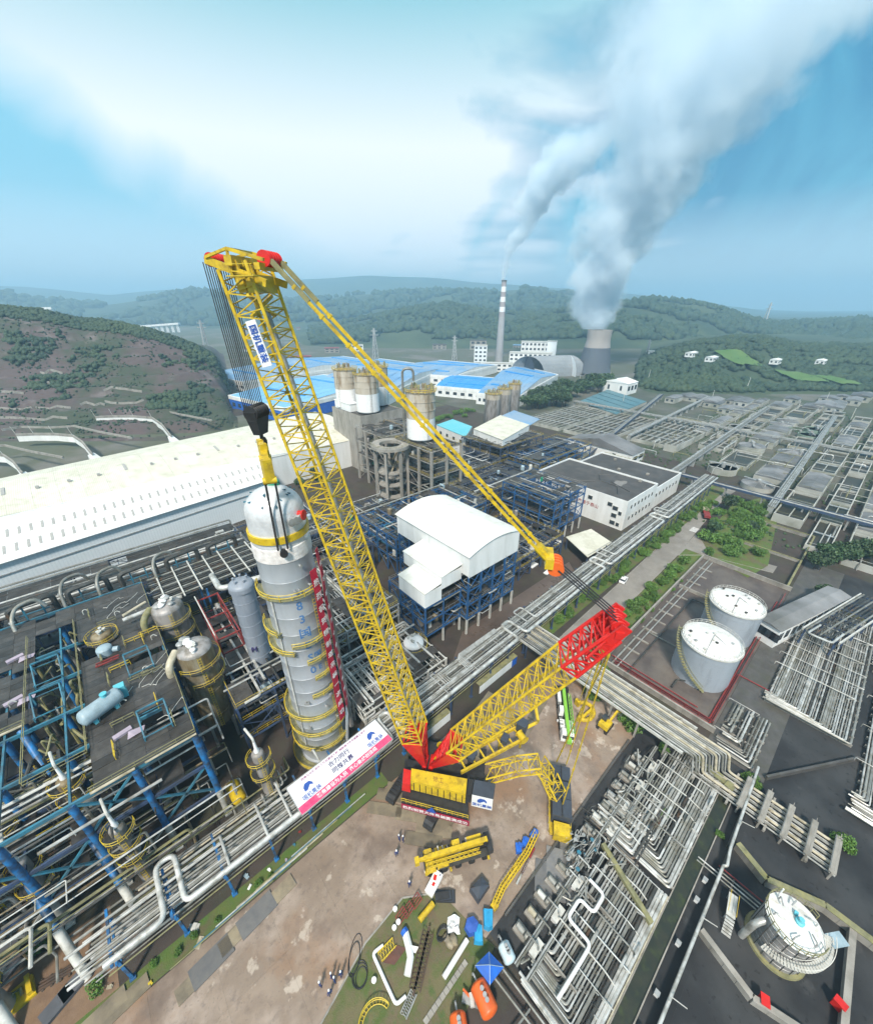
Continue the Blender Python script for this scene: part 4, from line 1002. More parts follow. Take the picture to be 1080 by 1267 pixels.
# ------------------------------------------------------------------ the slate column left of the load
gc = thing('slate_column', 'slate grey tall column with shell rings and dished head beside the hanging column', 'column', (12.3, 69.6, 0))
pr = []
for i in range(12):
    z = i * 2.75; pr += [(2.05, z), (2.05, z + 2.6), (2.1, z + 2.64), (2.1, z + 2.72)]
part('shell', MB().lathe(pr + [(2.05, 33)], (12.3, 69.6, 0), 30), 'column', gc)
part('head', MB().lathe([(2.28, 32.6), (2.28, 33.5)] + dome(2.28, 33.5, 1.1), (12.3, 69.6, 0), 30), 'column', gc)
for i in range(5): a = i * 1.25; part('head_nozzle', MB().lathe([(.16, 0), (.16, .5), (.24, .5), (.24, .62)], (12.3 + 1.2 * cos(a), 69.6 + 1.2 * sin(a), 34.4), 10), 'column', gc)
part('lettering', text_at('M', 1.5, (12.3 - 1.1, 69.6 - 1.85, 19), (.86, -.5, 0), (0, 0, 1), .3), 'print_black', gc)
def pix(p):
    x, y, z = p
    X, Y = x * sin(HEAD) - y * cos(HEAD), x * cos(HEAD) + y * sin(HEAD)
    d = CAM_H - z; dep = Y * cp_ + d * sp_
    return PCX + LENS_PX * X / dep, PCY + LENS_PX * (d * cp_ - Y * sp_) / dep
# ------------------------------------------------------------------ the hoisted column
RB, RR = V(17.0, 54.0, 0), 4.55
def lean_xy(z): return V(-1.5, -3.0, 0) * (max(z, 0) / 52.0)
def lean(mb):
    mb.v = [(RB.x + (p[0] - RB.x) * (1 - .0032 * p[2]) + lean_xy(p[2]).x, RB.y + (p[1] - RB.y) * (1 - .0032 * p[2]) + lean_xy(p[2]).y, p[2]) for p in mb.v]; return mb
def zf(py):                         # height on the camera side of the shell that shows at photo row py
    lo, hi = 0.0, 60.0
    for _ in range(40):
        z = (lo + hi) / 2; c = RB + lean_xy(z); dr = V(-c.x, -c.y, 0).normalized()
        if pix((c.x + dr.x * RR, c.y + dr.y * RR, z))[1] > py: lo = z
        else: hi = z
    return lo
rc = thing('hanging_column', 'huge grey reactor column hanging from the crawler crane with yellow ring platforms', 'column', tuple(RB))
zt = zf(648)
pr = []; n = 14
zb = 0.8; z_w = zf(700)
for i in range(n):
    a, b = zb + (z_w - zb) * i / n, zb + (z_w - zb) * (i + 1) / n
    pr += [(RR, a), (RR, b - .1), (RR * 1.006, b - .06), (RR * 1.006, b - .02)]
part('shell', lean(MB().lathe(pr, RB, 48)), 'vessel', rc)
part('base_skirt', lean(MB().lathe([(RR * .9, .2), (RR * 1.06, .25), (RR * 1.06, .6), (RR, .9)], RB, 48)), 'vessel', rc)
foil = mat('crumpled silver foil', (0.72, 0.73, 0.75), 0.35, 0.2, col2=(0.58, 0.59, 0.61), sc=0.8, bump=0.8, bsc=1.6)
wrap = mat('white insulation blanket', (0.80, 0.77, 0.75), 0.8, col2=(0.62, 0.58, 0.56), sc=1.2, dirt=(0.32, 0.27, 0.26), dsc=0.8, dlo=.6, dhi=.75, bump=0.8, bsc=2.2)
z_u = zf(684)
part('insulation_band', lean(MB().lathe([(RR * 1.0, z_w - .1), (RR * 1.035, z_w), (RR * 1.045, (z_w + z_u) / 2), (RR * 1.03, z_u), (RR, z_u + .1)], RB, 48)), wrap, rc)
part('foil_shell', lean(MB().lathe([(RR * 1.005, z_u), (RR * 1.005, zt)], RB, 48)), foil, rc)
part('foil_head', lean(MB().lathe([(RR * 1.005 * cos(i / 9 * 1.5708), zt + 3.4 * sin(i / 9 * 1.5708)) for i in range(10)], RB, 48)), foil, rc)
part('green_cap', lean(MB().lathe([(1.0, zt + 3.1), (1.0, zt + 3.7), (.8, zt + 3.85)], RB + V(1.0, 1.0, 0), 24)), 'green_box', rc)
lug = MB()
g_ = random.Random(3)
for i in range(20):
    a = g_.uniform(0, 6.28); q = RR * g_.uniform(.45, .9); z = zt + 3.4 * math.sqrt(1 - (q / RR) ** 2)
    lm = MB().box((RB.x + q * cos(a), RB.y + q * sin(a), z - .05), (.7, .14, .16), a)
    part('head_lug', lean(lm), 'teal', rc)
for i, (dx, py) in enumerate(((-92, 665), (-84, 662), (-74, 664))):
    a = math.radians(dx + 8); z = zf(652); c = RB + V(RR * cos(a), RR * sin(a), 0)
    part('nozzle', lean(MB().lathe([(.42, 0), (.42, .7), (.6, .7), (.6, .9), (.3, .92)], c + V(0, 0, z), 14, axis=V(cos(a), sin(a), 0))), 'steel', rc)
a = math.radians(-58); part('nozzle_cap', lean(MB().lathe([(.55, 0), (.55, .8), (.75, .8), (.75, 1.0), (.02, 1.05)], RB + V(RR * cos(a), RR * sin(a), zf(650)), 16, axis=V(cos(a), sin(a), 0))), 'red', rc)
def ring(z, a0, a1, w=1.0, posts=10):
    a0, a1 = math.radians(a0), math.radians(a1); c = RB
    d = MB(); nn = max(4, int(36 * abs(a1 - a0) / 6.28)); deck_ring(d, c, RR, RR + w, z, a0, a1, nn)
    for i in range(nn // 2 + 1):
        a = a0 + (a1 - a0) * i / (nn // 2); d.bar((c[0] + RR * cos(a), c[1] + RR * sin(a), z - .7), (c[0] + (RR + w) * cos(a), c[1] + (RR + w) * sin(a), z), .1)
    p = part('ring_platform', lean(d), 'pipe_moss', rc)
    r = MB(); rail_ring(r, c, RR + w, z + .08, a0, a1, n=nn, posts=nn // 2, th=.075)
    part('railing', lean(r), 'yellow_rail', p)
for py, a0, a1, w in ((742, -215, -68, 1.0), (786, -215, -150, 1.25), (808, -235, -128, 1.1), (800, -128, -62, .95), (822, -108, -60, .9), (842, -100, -62, .9), (862, -112, -52, .9),
                      (886, -230, -55, 1.2), (906, -225, -50, 1.0), (922, -225, -55, 1.1), (948, -240, -45, 1.7)): ring(zf(py), a0, a1, w)
band = MB(); deck_ring(band, RB, RR, RR + .35, zf(676), 0, 6.2832, 40, 1.0)
part('lifting_band', lean(band), 'yellow', rc)
for s_ in (0, 1):
    a = (-1.87, 1.27)[s_]; z = zf(678)
    part('lifting_trunnion', lean(MB().lathe([(.4, -.2), (.4, .9), (.62, .9), (.62, 1.1), (.1, 1.12)], RB + V(RR * cos(a), RR * sin(a), z - .9), 16, axis=V(cos(a), sin(a), 0))), 'black', rc)
ld = MB(); a = math.radians(-68)
for z0_, z1_ in ((3, zf(862)), (zf(842), zf(800)), (zf(800), zf(742))): ladder(ld, (RB.x + (RR + .4) * cos(a), RB.y + (RR + .4) * sin(a), z0_), (RB.x + (RR + .4) * cos(a), RB.y + (RR + .4) * sin(a), z1_ + 1), .6)
part('ladder', lean(ld), 'yellow_rail', rc)
part('white_down_pipe', lean(MB().tube([(RB.x + (RR + .2) * cos(-2.72), RB.y + (RR + .2) * sin(-2.72), z) for z in (6, 20, 42)], .17, 8)), 'white_steel', rc)
part('grey_down_pipe', lean(MB().pipe([(RB.x + (RR + 1.1) * cos(-.55), RB.y + (RR + 1.1) * sin(-.55), z) for z in (4, 20, 44)], .55, 10)), 'clad', rc)
for i in range(16):
    a = math.radians(g_.uniform(-160, -60)); z = zf(g_.choice((898, 888, 878, 930, 868, 735, 708))); c = RB + V(RR * cos(a), RR * sin(a), z)
    part('nozzle', lean(MB().lathe([(.17, 0), (.17, .45), (.28, .45), (.28, .58), (.01, .6)], c, 10, axis=V(cos(a), sin(a), 0))), 'steel', rc)
def wrap_text(txt, size, ang, z, m, name, rot=0.0, parent=rc, r=RR + .03):
    mb = text_mb(txt, size, 0, .01, size * .012); out = []
    for x, y, h in mb.v:
        x, y = x * cos(rot) - y * sin(rot), x * sin(rot) + y * cos(rot)
        a = math.radians(ang) + x / r; out.append((RB.x + (r + h) * cos(a), RB.y + (r + h) * sin(a), z + y))
    mb.v = out; part(name, lean(mb), m, parent)
paint_blue = mat('painted blue lettering', (0.05, 0.16, 0.40), 0.5, col2=(0.08, 0.2, 0.42))
for ch, py in (('8', 755), ('3', 771), ('国', 788), ('E', 803), ('S', 818), ('0', 833)): wrap_text(ch, 2.2, -100, zf(py), paint_blue, 'painted_letter')
for ch, py in (('甲', 803), ('国', 818), ('E', 833)): wrap_text(ch, 1.5, -83, zf(py), paint_blue, 'painted_letter')
# long red banners down the side, with their white writing
rbn = thing('red_vertical_banner', 'long red banner with white characters hung down the right side of the hanging column', 'banner', tuple(RB))
for k, (a0, wdt, top, bot, chars, sz) in enumerate(((-66, 1.5, zf(716), zf(900), '热烈祝贺精制塔吊装一次成功', 1.35), (-45, 1.1, zf(698), zf(897), '众志成城齐心协力安全第一', .95))):
    r = RR + 1.35; q = MB(); nn = 18; am = math.radians(a0); hw = wdt / 2 / r
    for i in range(nn):
        z0_, z1_ = bot + (top - bot) * i / nn, bot + (top - bot) * (i + 1) / nn
        wv = .12 * sin(i * 1.3); wv1 = .12 * sin((i + 1) * 1.3)
        pts = [(RB.x + (r + o + w_) * cos(a), RB.y + (r + o + w_) * sin(a), z) for o in (0, .05) for z, w_ in ((z0_, wv), (z1_, wv1)) for a in (am - hw, am + hw)]
        q.hexa([pts[0], pts[1], pts[3], pts[2]], [pts[4], pts[5], pts[7], pts[6]])
    part('cloth', lean(q), mat('red banner cloth', (0.60, 0.012, 0.05), .65, col2=(.5, .01, .04)), rbn)
    for i, ch in enumerate(chars): wrap_text(ch, sz, a0, top - (i + .9) * (top - bot) / (len(chars) + .8), 'white_paint', 'white_character', 0, rbn, r + .2)
part('tail_cloth', lean(MB().hexa([(RB.x + 5.6 * cos(-1.15), RB.y + 5.6 * sin(-1.15), zf(935)), (RB.x + 5.9 * cos(-.9), RB.y + 5.9 * sin(-.9), zf(905)), (RB.x + 6 * cos(-.85), RB.y + 6 * sin(-.85), zf(905)), (RB.x + 5.7 * cos(-1.1), RB.y + 5.7 * sin(-1.1), zf(935))],
     [(RB.x + 5.6 * cos(-1.15), RB.y + 5.6 * sin(-1.15), zf(925)), (RB.x + 5.9 * cos(-.9), RB.y + 5.9 * sin(-.9), zf(893)), (RB.x + 6 * cos(-.85), RB.y + 6 * sin(-.85), zf(893)), (RB.x + 5.7 * cos(-1.1), RB.y + 5.7 * sin(-1.1), zf(925))])), 'white_paint', rbn)

# ------------------------------------------------------------------ the crawler crane
O_ = V(28.1, 35.1, 0); fd = V(-.606, .796, 0).normalized(); sd = V(.796, .606, 0).normalized()
def cl(f, s, z): return O_ + fd * f + sd * s + V(0, 0, z)
cr = thing('crawler_crane', 'giant yellow crawler crane with red boom foot, lattice boom and back mast', 'crane', tuple(O_))
def lattice(parent, A, B, w0, w1, d0, d1, nb, rch, name, m='yellow', per=4, lace=.12, mi_top=None, m_top='red'):
    """four-chord lattice; every section of some bays is a part of its own"""
    A, B = Vector(A), Vector(B); L_ = B - A; u = sd; nrm = L_.normalized().cross(u).normalized()
    def corner(t, k):
        w, d = (w0 + (w1 - w0) * t) / 2, (d0 + (d1 - d0) * t) / 2
        return A + L_ * t + u * (w if k in (1, 2) else -w) + nrm * (d if k in (2, 3) else -d)
    i = 0
    while i < nb:
        e = min(nb, i + per); mb = MB()
        for k in range(4):
            mb.tube([corner(i / nb, k), corner(e / nb, k)], rch, 7)
        for j in range(i, e):
            t0, t1, tm = j / nb, (j + 1) / nb, (j + .5) / nb
            for k in range(4):
                k2 = (k + 1) % 4
                mb.bar(corner(t0, k), (corner(tm, k) + corner(tm, k2)) / 2 * 0 + corner(tm, k2), lace); mb.bar(corner(tm, k2), corner(t1, k), lace)
                mb.bar(corner(t0, k), corner(t0, k2), lace * .9)
        part(name, mb, m_top if (mi_top is not None and i / nb >= mi_top - 1e-6) else m, parent)
        i = e
    return corner
FT = cl(0, 0, 4.2); BT = cl(18.3, 0, 84.0)
bl = (BT - FT)
def bp(t): return FT + bl * t
cb = lattice(cr, bp(.10), bp(.995), 4.3, 4.3, 3.5, 3.3, 34, .19, 'boom_section', lace=.12)
# red boom foot: two pointed plates joined by bars
def foot(name, A, B, w, d, m):
    mb = MB(); ax = (B - A); nrm = ax.normalized().cross(sd).normalized()
    for s_ in (-1, 1):
        o = sd * (w / 2 * s_)
        q0, q1, q2, q3 = A + sd * (w * .16 * s_) - nrm * .35, A + sd * (w * .16 * s_) + nrm * .35, B + o + nrm * d / 2, B + o - nrm * d / 2
        th = sd * .25
        mb.hexa([q0 - th, q1 - th, q2 - th, q3 - th], [q0 + th, q1 + th, q2 + th, q3 + th])
    for t in (.35, .6, .85, 1.0):
        for n_ in (-1, 1):
            c = A + ax * t; ww = w * (.16 + .34 * t); dd = nrm * (d / 2 * t * n_)
            mb.bar(c - sd * ww + dd, c + sd * ww + dd, .3)
    for t0, t1 in ((.35, .85), (.6, 1.0)):
        for n_ in (-1, 1):
            mb.bar(A + ax * t0 - sd * w * (.16 + .34 * t0) + nrm * d / 2 * t0 * n_, A + ax * t1 + sd * w * (.16 + .34 * t1) + nrm * d / 2 * t1 * n_, .2)
            mb.bar(A + ax * t0 + sd * w * (.16 + .34 * t0) + nrm * d / 2 * t0 * n_, A + ax * t1 - sd * w * (.16 + .34 * t1) + nrm * d / 2 * t1 * n_, .2)
    mb.lathe([(.45, -w * .3), (.45, w * .3)], A, 12, axis=sd)
    return part(name, mb, m, cr)
foot('boom_foot', bp(0.0), bp(.10), 4.3, 3.5, 'red')
part('hoist_rope_run', MB().bar(bp(.10) + V(.9, .6, .2), bp(.95) + V(.9, .6, .2), .5, .25), 'steel', cr)
# boom sign
sgA, sgB = bp(.885), bp(.925); nb_ = bl.normalized().cross(sd).normalized()
sg_n = nb_ if nb_.dot(V(0, 0, 80) - sgA) > 0 else -nb_
left = -sd * 2.25
sgn = MB(); u_ = bl.normalized()
camdir = (V(0, 0, 80) - sgA).normalized()
side_n = -sd if (-sd).dot(camdir) > 0 else sd
hw = u_ * 2.3; hd = (nb_) * .6; c_ = (sgA + sgB) / 2 + side_n * 2.42
sgn.hexa([c_ - hw - hd, c_ + hw - hd, c_ + hw + hd, c_ - hw + hd], [c_ - hw - hd + side_n * .12, c_ + hw - hd + side_n * .12, c_ + hw + hd + side_n * .12, c_ - hw + hd + side_n * .12])
bs = part('boom_sign', sgn, 'white_paint', cr)
uy_ = side_n.cross(-u_)
part('sign_lettering', text_at('国机重装', .95, c_ + side_n * .16, -u_, uy_, .01, .02), 'print_blue', bs)
# boom head with sheaves
hd_ = MB(); tip = bp(1.0)
for s_ in (-1.7, -.6, .6, 1.7): hd_.bar(bp(.965) + sd * s_, tip + sd * s_, .3, .9)
hd_.bar(tip - sd * 2.4, tip + sd * 2.4, .8, .9); hd_.bar(cl(14.8, -1.9, 82), cl(21.6, -1.3, 84.2), .35, .7); hd_.bar(cl(14.8, 1.9, 82), cl(21.6, 1.3, 84.2), .35, .7)
hd_.bar(cl(15.4, -2.2, 83.5), cl(15.4, 2.2, 83.5), .6)
for s_ in (-2.1, 2.1): hd_.bar(cl(14.6, s_, 84.0), cl(18.4, s_, 85.0), .3); hd_.bar(cl(18.4, s_, 85.0), cl(21.4, s_ * .7, 84.4), .25); hd_.bar(cl(18.4, s_, 82.5), cl(18.4, s_, 85.0), .25)
hd_.bar(cl(18.4, -2.1, 85.0), cl(18.4, 2.1, 85.0), .25); hd_.bar(cl(16.5, -2.1, 82), cl(16.5, 2.1, 82), .9, 1.6); hd_.bar(cl(17, -2.2, 81), cl(17, 2.2, 79), .3); hd_.bar(cl(17, 2.2, 81), cl(17, -2.2, 79), .3)
part('boom_head', hd_, 'yellow', cr)
for i in range(7): part('sheave', MB().lathe([(.2, -.1), (.65, -.12), (.55, 0), (.65, .12), (.2, .1)], cl(21.2, -1.1 + i * .37, 84.2), 16, axis=sd), 'red', cr)
for i in range(5): part('rear_sheave', MB().lathe([(.2, -.14), (.75, -.16), (.65, 0), (.75, .16), (.2, .14)], cl(15.2, -1.0 + i * .5, 84.2), 16, axis=sd), 'red', cr)
part('head_walkway', MB().bar(cl(18.2, -2.9, 82.6), cl(15.2, -2.9, 82.6), .9, .1).bar(cl(18.2, -3.3, 83.6), cl(15.2, -3.3, 83.6), .06), 'yellow_rail', cr)
# hook block, ropes, spreader beam
HB = cl(20.3, 0, 67.8)
hk = thing('hook_block', 'black multi sheave hook block hanging under the crane boom on many ropes', 'hook block', tuple(HB))
for i in range(8): part('sheave', MB().lathe([(.2, -.1), (.95, -.12), (.85, 0), (.95, .12), (.2, .1)], HB + sd * (-1.15 + i * .33) + V(0, 0, .7), 16, axis=sd), 'black', hk)
part('cheek', MB().hexa([HB + sd * a + fd * b + V(0, 0, -2.0) for a, b in ((-.8, -.5), (.8, -.5), (.8, .5), (-.8, .5))], [HB + sd * a + fd * b + V(0, 0, .9) for a, b in ((-1.5, -.75), (1.5, -.75), (1.5, .75), (-1.5, .75))]), 'black', hk)
part('hook', MB().tube([HB + V(0, 0, -1.9), HB + V(0, 0, -2.6)] + [HB + sd * .6 * sin(a) + V(0, 0, -3.2 + .6 * cos(a)) for a in [0.2 + i * .55 for i in range(9)]], .24, 8), 'black', hk)
rp = thing('hoist_ropes', 'bundle of dark hoist ropes from the boom head down to the hook block', 'ropes', tuple(cl(21.4, 0, 84)))
for i in range(14): part('rope', MB().tube([cl(22.1 - (i % 2) * 1.3, -1.15 + (i // 2) * .37, 84), HB + fd * (.75 - (i % 2) * 1.2) + sd * (-1.15 + (i // 2) * .33) + V(0, 0, 1.2)], .055, 5), 'rope', rp)
SB = V(15.6, 50.9, HB.z - 4.6); bd = V(cos(-1.87), sin(-1.87), 0); bs_ = V(-bd.y, bd.x, 0)
sp = thing('spreader_beam', 'yellow spreader beam slung between the black hook block and the column', 'spreader beam', tuple(SB))
part('beam', MB().bar(SB - bd * 4.2, SB + bd * 4.2, .8, 1.3).bar(SB + V(0, 0, .5), SB + V(0, 0, 1.4), .9, .7), 'yellow', sp)
for e in (SB - bd * 4.4, SB + bd * 4.4):
    part('beam_end', MB().bar(e + V(0, 0, .8), e + V(0, 0, -2.0), 1.1, .9).lathe([(.45, -.8), (.45, .8)], e + V(0, 0, -1.9), 12, axis=bs_), 'yellow', sp)
    for k in (-.55, .55):
        z = zf(678) - .4; s_ = 1 if (e - SB).dot(bd) > 0 else -1; c = RB + lean_xy(z) + bd * s_ * 4.35 + bs_ * k * 1.1; c.z = z
        solo('sling', MB().tube([e + V(0, 0, -1.9) + bs_ * k, c], .14, 6), 'rope', 'thick dark sling rope from the yellow spreader beam down to the column trunnion', 'sling', 'slings under the spreader beam')
# pendants to the mast block, mast, ropes between
BK = cl(-16.4, 0, 52.0); MT = cl(-26.0, 0, 43.2)
for s_ in (-.95, .95):
    pd = MB(); A_ = cl(15.0, s_, 84.4); B_ = BK + sd * s_
    for i in range(12):
        a, b = A_ + (B_ - A_) * (i / 12), A_ + (B_ - A_) * ((i + 1) / 12); dd = (b - a) * .04
        pd.bar(a + dd, b - dd, .2, .34); pd.bar(a - dd, a + dd, .34, .5)
    part('pendant_bar', pd, 'yellow', cr)
part('pendant_links', MB().bar(cl(14.5, -.95, 84), cl(11, -.95, 80.4), .3, .45).bar(cl(14.5, .95, 84), cl(11, .95, 80.4), .3, .45), 'pipe_moss', cr)
part('equaliser_block', MB().bar(BK - sd * 1.5, BK + sd * 1.5, 1.0, 1.4).bar(BK, BK + (BK - cl(15, 0, 84.4)).normalized() * -2.2, 1.2, 1.0), 'yellow', cr)
for i in range(4): part('equaliser_sheave', MB().lathe([(.2, -.15), (1.0, -.18), (.9, 0), (1.0, .18), (.2, .15)], BK + V(0, 0, -.9) - fd * .9 + sd * (-.9 + i * .6), 16, axis=sd), 'orange', cr)
for i in range(4): part('luffing_rope', MB().tube([BK - fd * 1.2 + sd * (-1.2 + i * .8) + V(0, 0, -.9), MT + sd * (-1.2 + i * .8) + V(0, 0, 1.0)], .1, 5), 'rope', cr)
mv = MT - cl(-1.2, 0, 4.4)
def mp_(t): return cl(-1.2, 0, 4.4) + mv * t
lattice(cr, mp_(.17), mp_(.80), 4.4, 4.6, 2.6, 2.6, 12, .21, 'mast_section', per=4, lace=.13)
lattice(cr, mp_(.80), mp_(.985), 4.6, 4.4, 2.6, 1.8, 4, .26, 'mast_top_section', m='red', per=4, lace=.2)
foot('mast_foot', mp_(0), mp_(.17), 4.4, 2.6, 'red')
q = MB()
for s_ in (-2.1, -.8, .8, 2.1): q.bar(mp_(.93) + sd * s_, mp_(1.03) + sd * s_, .35, 1.5)
q.bar(mp_(1.0) - sd * 2.5, mp_(1.0) + sd * 2.5, 1.0, 1.0); q.bar(mp_(.94) - sd * 2.4 + V(0, 0, 1), mp_(.94) + sd * 2.4 + V(0, 0, 1), .5); q.bar(mp_(.94) - sd * 2.4 + V(0, 0, 1), mp_(.86) - sd * 3.4 + V(0, 0, 1.8), .25)
part('mast_head', q, 'red', cr)
for i in range(6): part('mast_sheave', MB().lathe([(.2, -.14), (.95, -.16), (.85, 0), (.95, .16), (.2, .14)], MT + sd * (-1.3 + i * .5) + V(0, 0, .4), 16, axis=sd), 'red', cr)
# superstructure
def quadbox(mb, pts, zt_, zb_):
    t = [P(a, b, zt_) for a, b in pts]; return mb.hexa([(p.x, p.y, zb_) for p in t], [(p.x, p.y, zt_) for p in t])
hood_px = ((508, 966), (576, 983), (578, 964), (509, 951))
part('engine_hood', quadbox(MB(), hood_px, 6.4, 3.6), 'yellow', cr)
h_ = [P(a, b, 6.4) for a, b in hood_px]; ux = (h_[1] - h_[0]).normalized(); uy = (h_[3] - h_[0]).normalized()
part('hood_mark', text_at('徐工', 1.0, (h_[0] + h_[1] + h_[2] + h_[3]) / 4 + V(0, 0, .02), ux, uy, .01), mat('brown decal', (.25, .12, .02)), cr)
q = MB()
for i in range(9): c = h_[0] + (h_[1] - h_[0]) * ((i + .5) / 9) - uy * .06; q.bar(c + V(0, 0, -.5), c + V(0, 0, -2.6), .1)
part('side_louvre', q, 'black', cr)
low = [p - V(0, 0, 0) for p in h_]
def off(p, a, b, z): r = p + ux * a + uy * b; return V(r.x, r.y, z)
fl = MB(); fl.hexa([off(h_[0], -1.6, -2.2, 2.7), off(h_[1], .4, -2.2, 2.7), off(h_[2], .4, 3.2, 2.7), off(h_[3], -1.6, 3.2, 2.7)], [off(h_[0], -1.6, -2.2, 3.3), off(h_[1], .4, -2.2, 3.3), off(h_[2], .4, 3.2, 3.3), off(h_[3], -1.6, 3.2, 3.3)])
part('slewing_platform', fl, 'black', cr)
q = MB()
for h in (3.8, 4.4): q.bar(off(h_[0], -1.6, -2.15, h), off(h_[1], .4, -2.15, h), .07)
for i in range(14): a = -1.6 + i * (2.0 + (h_[1] - h_[0]).length) / 13; q.bar(off(h_[0], a, -2.15, 3.3), off(h_[0], a, -2.15, 4.4), .07)
part('walkway_railing', q, 'yellow_rail', cr)
L0 = (h_[1] - h_[0]).length
sb = MB().hexa([off(h_[0], -1.6, -2.5, 1.9), off(h_[1], .6, -2.5, 1.9), off(h_[1], .6, -2.35, 1.9), off(h_[0], -1.6, -2.35, 1.9)], [off(h_[0], -1.6, -2.5, 3.2), off(h_[1], .6, -2.5, 3.2), off(h_[1], .6, -2.35, 3.2), off(h_[0], -1.6, -2.35, 3.2)])
sbp = part('side_banner', sb, mat('dark red banner', (.32, .012, .05), .6), cr)
part('banner_lettering', text_at('热烈祝贺大件吊装圆满成功', .95, off(h_[0], L0 / 2 - .5, -2.53, 2.55), ux, (0, 0, 1), .01, .01), 'white_paint', sbp)
part('front_cabin', MB().hexa([off(h_[3], -1.7, -2.4, 3.3), off(h_[3], -.1, -2.4, 3.3), off(h_[3], -.1, .3, 3.3), off(h_[3], -1.7, .3, 3.3)], [off(h_[3], -1.5, -2.3, 5.4), off(h_[3], -.1, -2.3, 5.4), off(h_[3], -.1, .2, 5.4), off(h_[3], -1.5, .2, 5.4)]), 'red', cr)
part('cabin_glass', MB().hexa([off(h_[3], -1.76, -2.1, 3.9), off(h_[3], -1.66, -2.1, 3.9), off(h_[3], -1.66, 0, 3.9), off(h_[3], -1.76, 0, 3.9)], [off(h_[3], -1.62, -2.1, 5.1), off(h_[3], -1.52, -2.1, 5.1), off(h_[3], -1.52, 0, 5.1), off(h_[3], -1.62, 0, 5.1)]), 'glass', cr)
tri = [off(h_[0], 2.8, -2.56, 3.3), off(h_[0], 4.6, -2.56, 3.3), off(h_[0], 3.9, -2.56, 4.9)]
part('blue_emblem', MB().add(tri + [p - uy * .06 for p in tri], [(0, 1, 2), (5, 4, 3), (0, 3, 4, 1), (1, 4, 5, 2), (2, 5, 3, 0)]), 'print_blue', cr)
# counterweight with its white printed face
cw_px = ((584, 983), (610, 989), (613, 970), (587, 965))
w_ = [P(a, b, 5.6) for a, b in cw_px]
part('counterweight', quadbox(MB(), cw_px, 5.6, 2.0), 'slate', cr)
wu = (w_[1] - w_[0]).normalized(); wn = wu.cross(V(0, 0, 1)); 
if wn.dot(V(0, 0, 0) - w_[0]) < 0: wn = -wn
fc = MB().hexa([w_[0] + wn * .03 + V(0, 0, -3.4), w_[1] + wn * .03 + V(0, 0, -3.4), w_[1] + wn * .03 - V(0, 0, .05), w_[0] + wn * .03 - V(0, 0, .05)], [w_[0] + wn * .09 + V(0, 0, -3.4), w_[1] + wn * .09 + V(0, 0, -3.4), w_[1] + wn * .09 - V(0, 0, .05), w_[0] + wn * .09 - V(0, 0, .05)])
fp = part('white_panel', fc, 'white_paint', cr)
cc = (w_[0] + w_[1]) / 2 + wn * .12
def emblem(c, ux_, uy_, s, parent, z=.0):
    """blue rounded mountain mark with a pale valley"""
    ux_, uy_ = Vector(ux_).normalized(), Vector(uy_).normalized(); nn = ux_.cross(uy_) * .02
    A = [(-1, -.75), (-1, .15), (-.5, .8), (.5, .8), (1, .15), (1, -.45), (.4, .0), (-.4, -.75)]
    pts = [c + ux_ * (a * s) + uy_ * (b * s) for a, b in A]; n_ = len(pts)
    part('emblem', MB().add(pts + [p + nn for p in pts], [tuple(range(n_)), tuple(range(n_, 2 * n_))[::-1]] + [(i, (i + 1) % n_, n_ + (i + 1) % n_, n_ + i) for i in range(n_)]), 'print_blue', parent)
emblem(cc + V(0, 0, -1.2), wu, (0, 0, 1), .8, fp)
part('panel_lettering', text_at('国机重装', .85, cc + V(0, 0, -2.6), wu, (0, 0, 1), .01, .01), 'print_blue', fp)
part('rear_cabinet', quadbox(MB(), ((578, 984), (583, 985), (586, 965), (580, 964)), 4.8, 2.6), 'black', cr)
# winches behind the boom foot
for f_, s_ in ((-2.6, -.2), (-4.4, .2), (-6.6, .6), (-9.0, 1.2)):
    part('winch', MB().lathe([(1.15, -1.5), (1.15, -1.35), (.8, -1.3), (.8, 1.3), (1.15, 1.35), (1.15, 1.5)], cl(f_, s_ + 2.2, 4.6), 18, axis=sd), 'yellow' if f_ > -5 else 'mat_tan', cr)
q = MB().hexa([cl(1.5, -1.5, 3.0), cl(-11, -1.0, 3.0), cl(-11, 5.2, 3.0), cl(1.5, 4.4, 3.0)], [cl(1.5, -1.5, 3.5), cl(-11, -1.0, 3.5), cl(-11, 5.2, 3.5), cl(1.5, 4.4, 3.5)])
part('slewing_deck', q, 'black', cr)
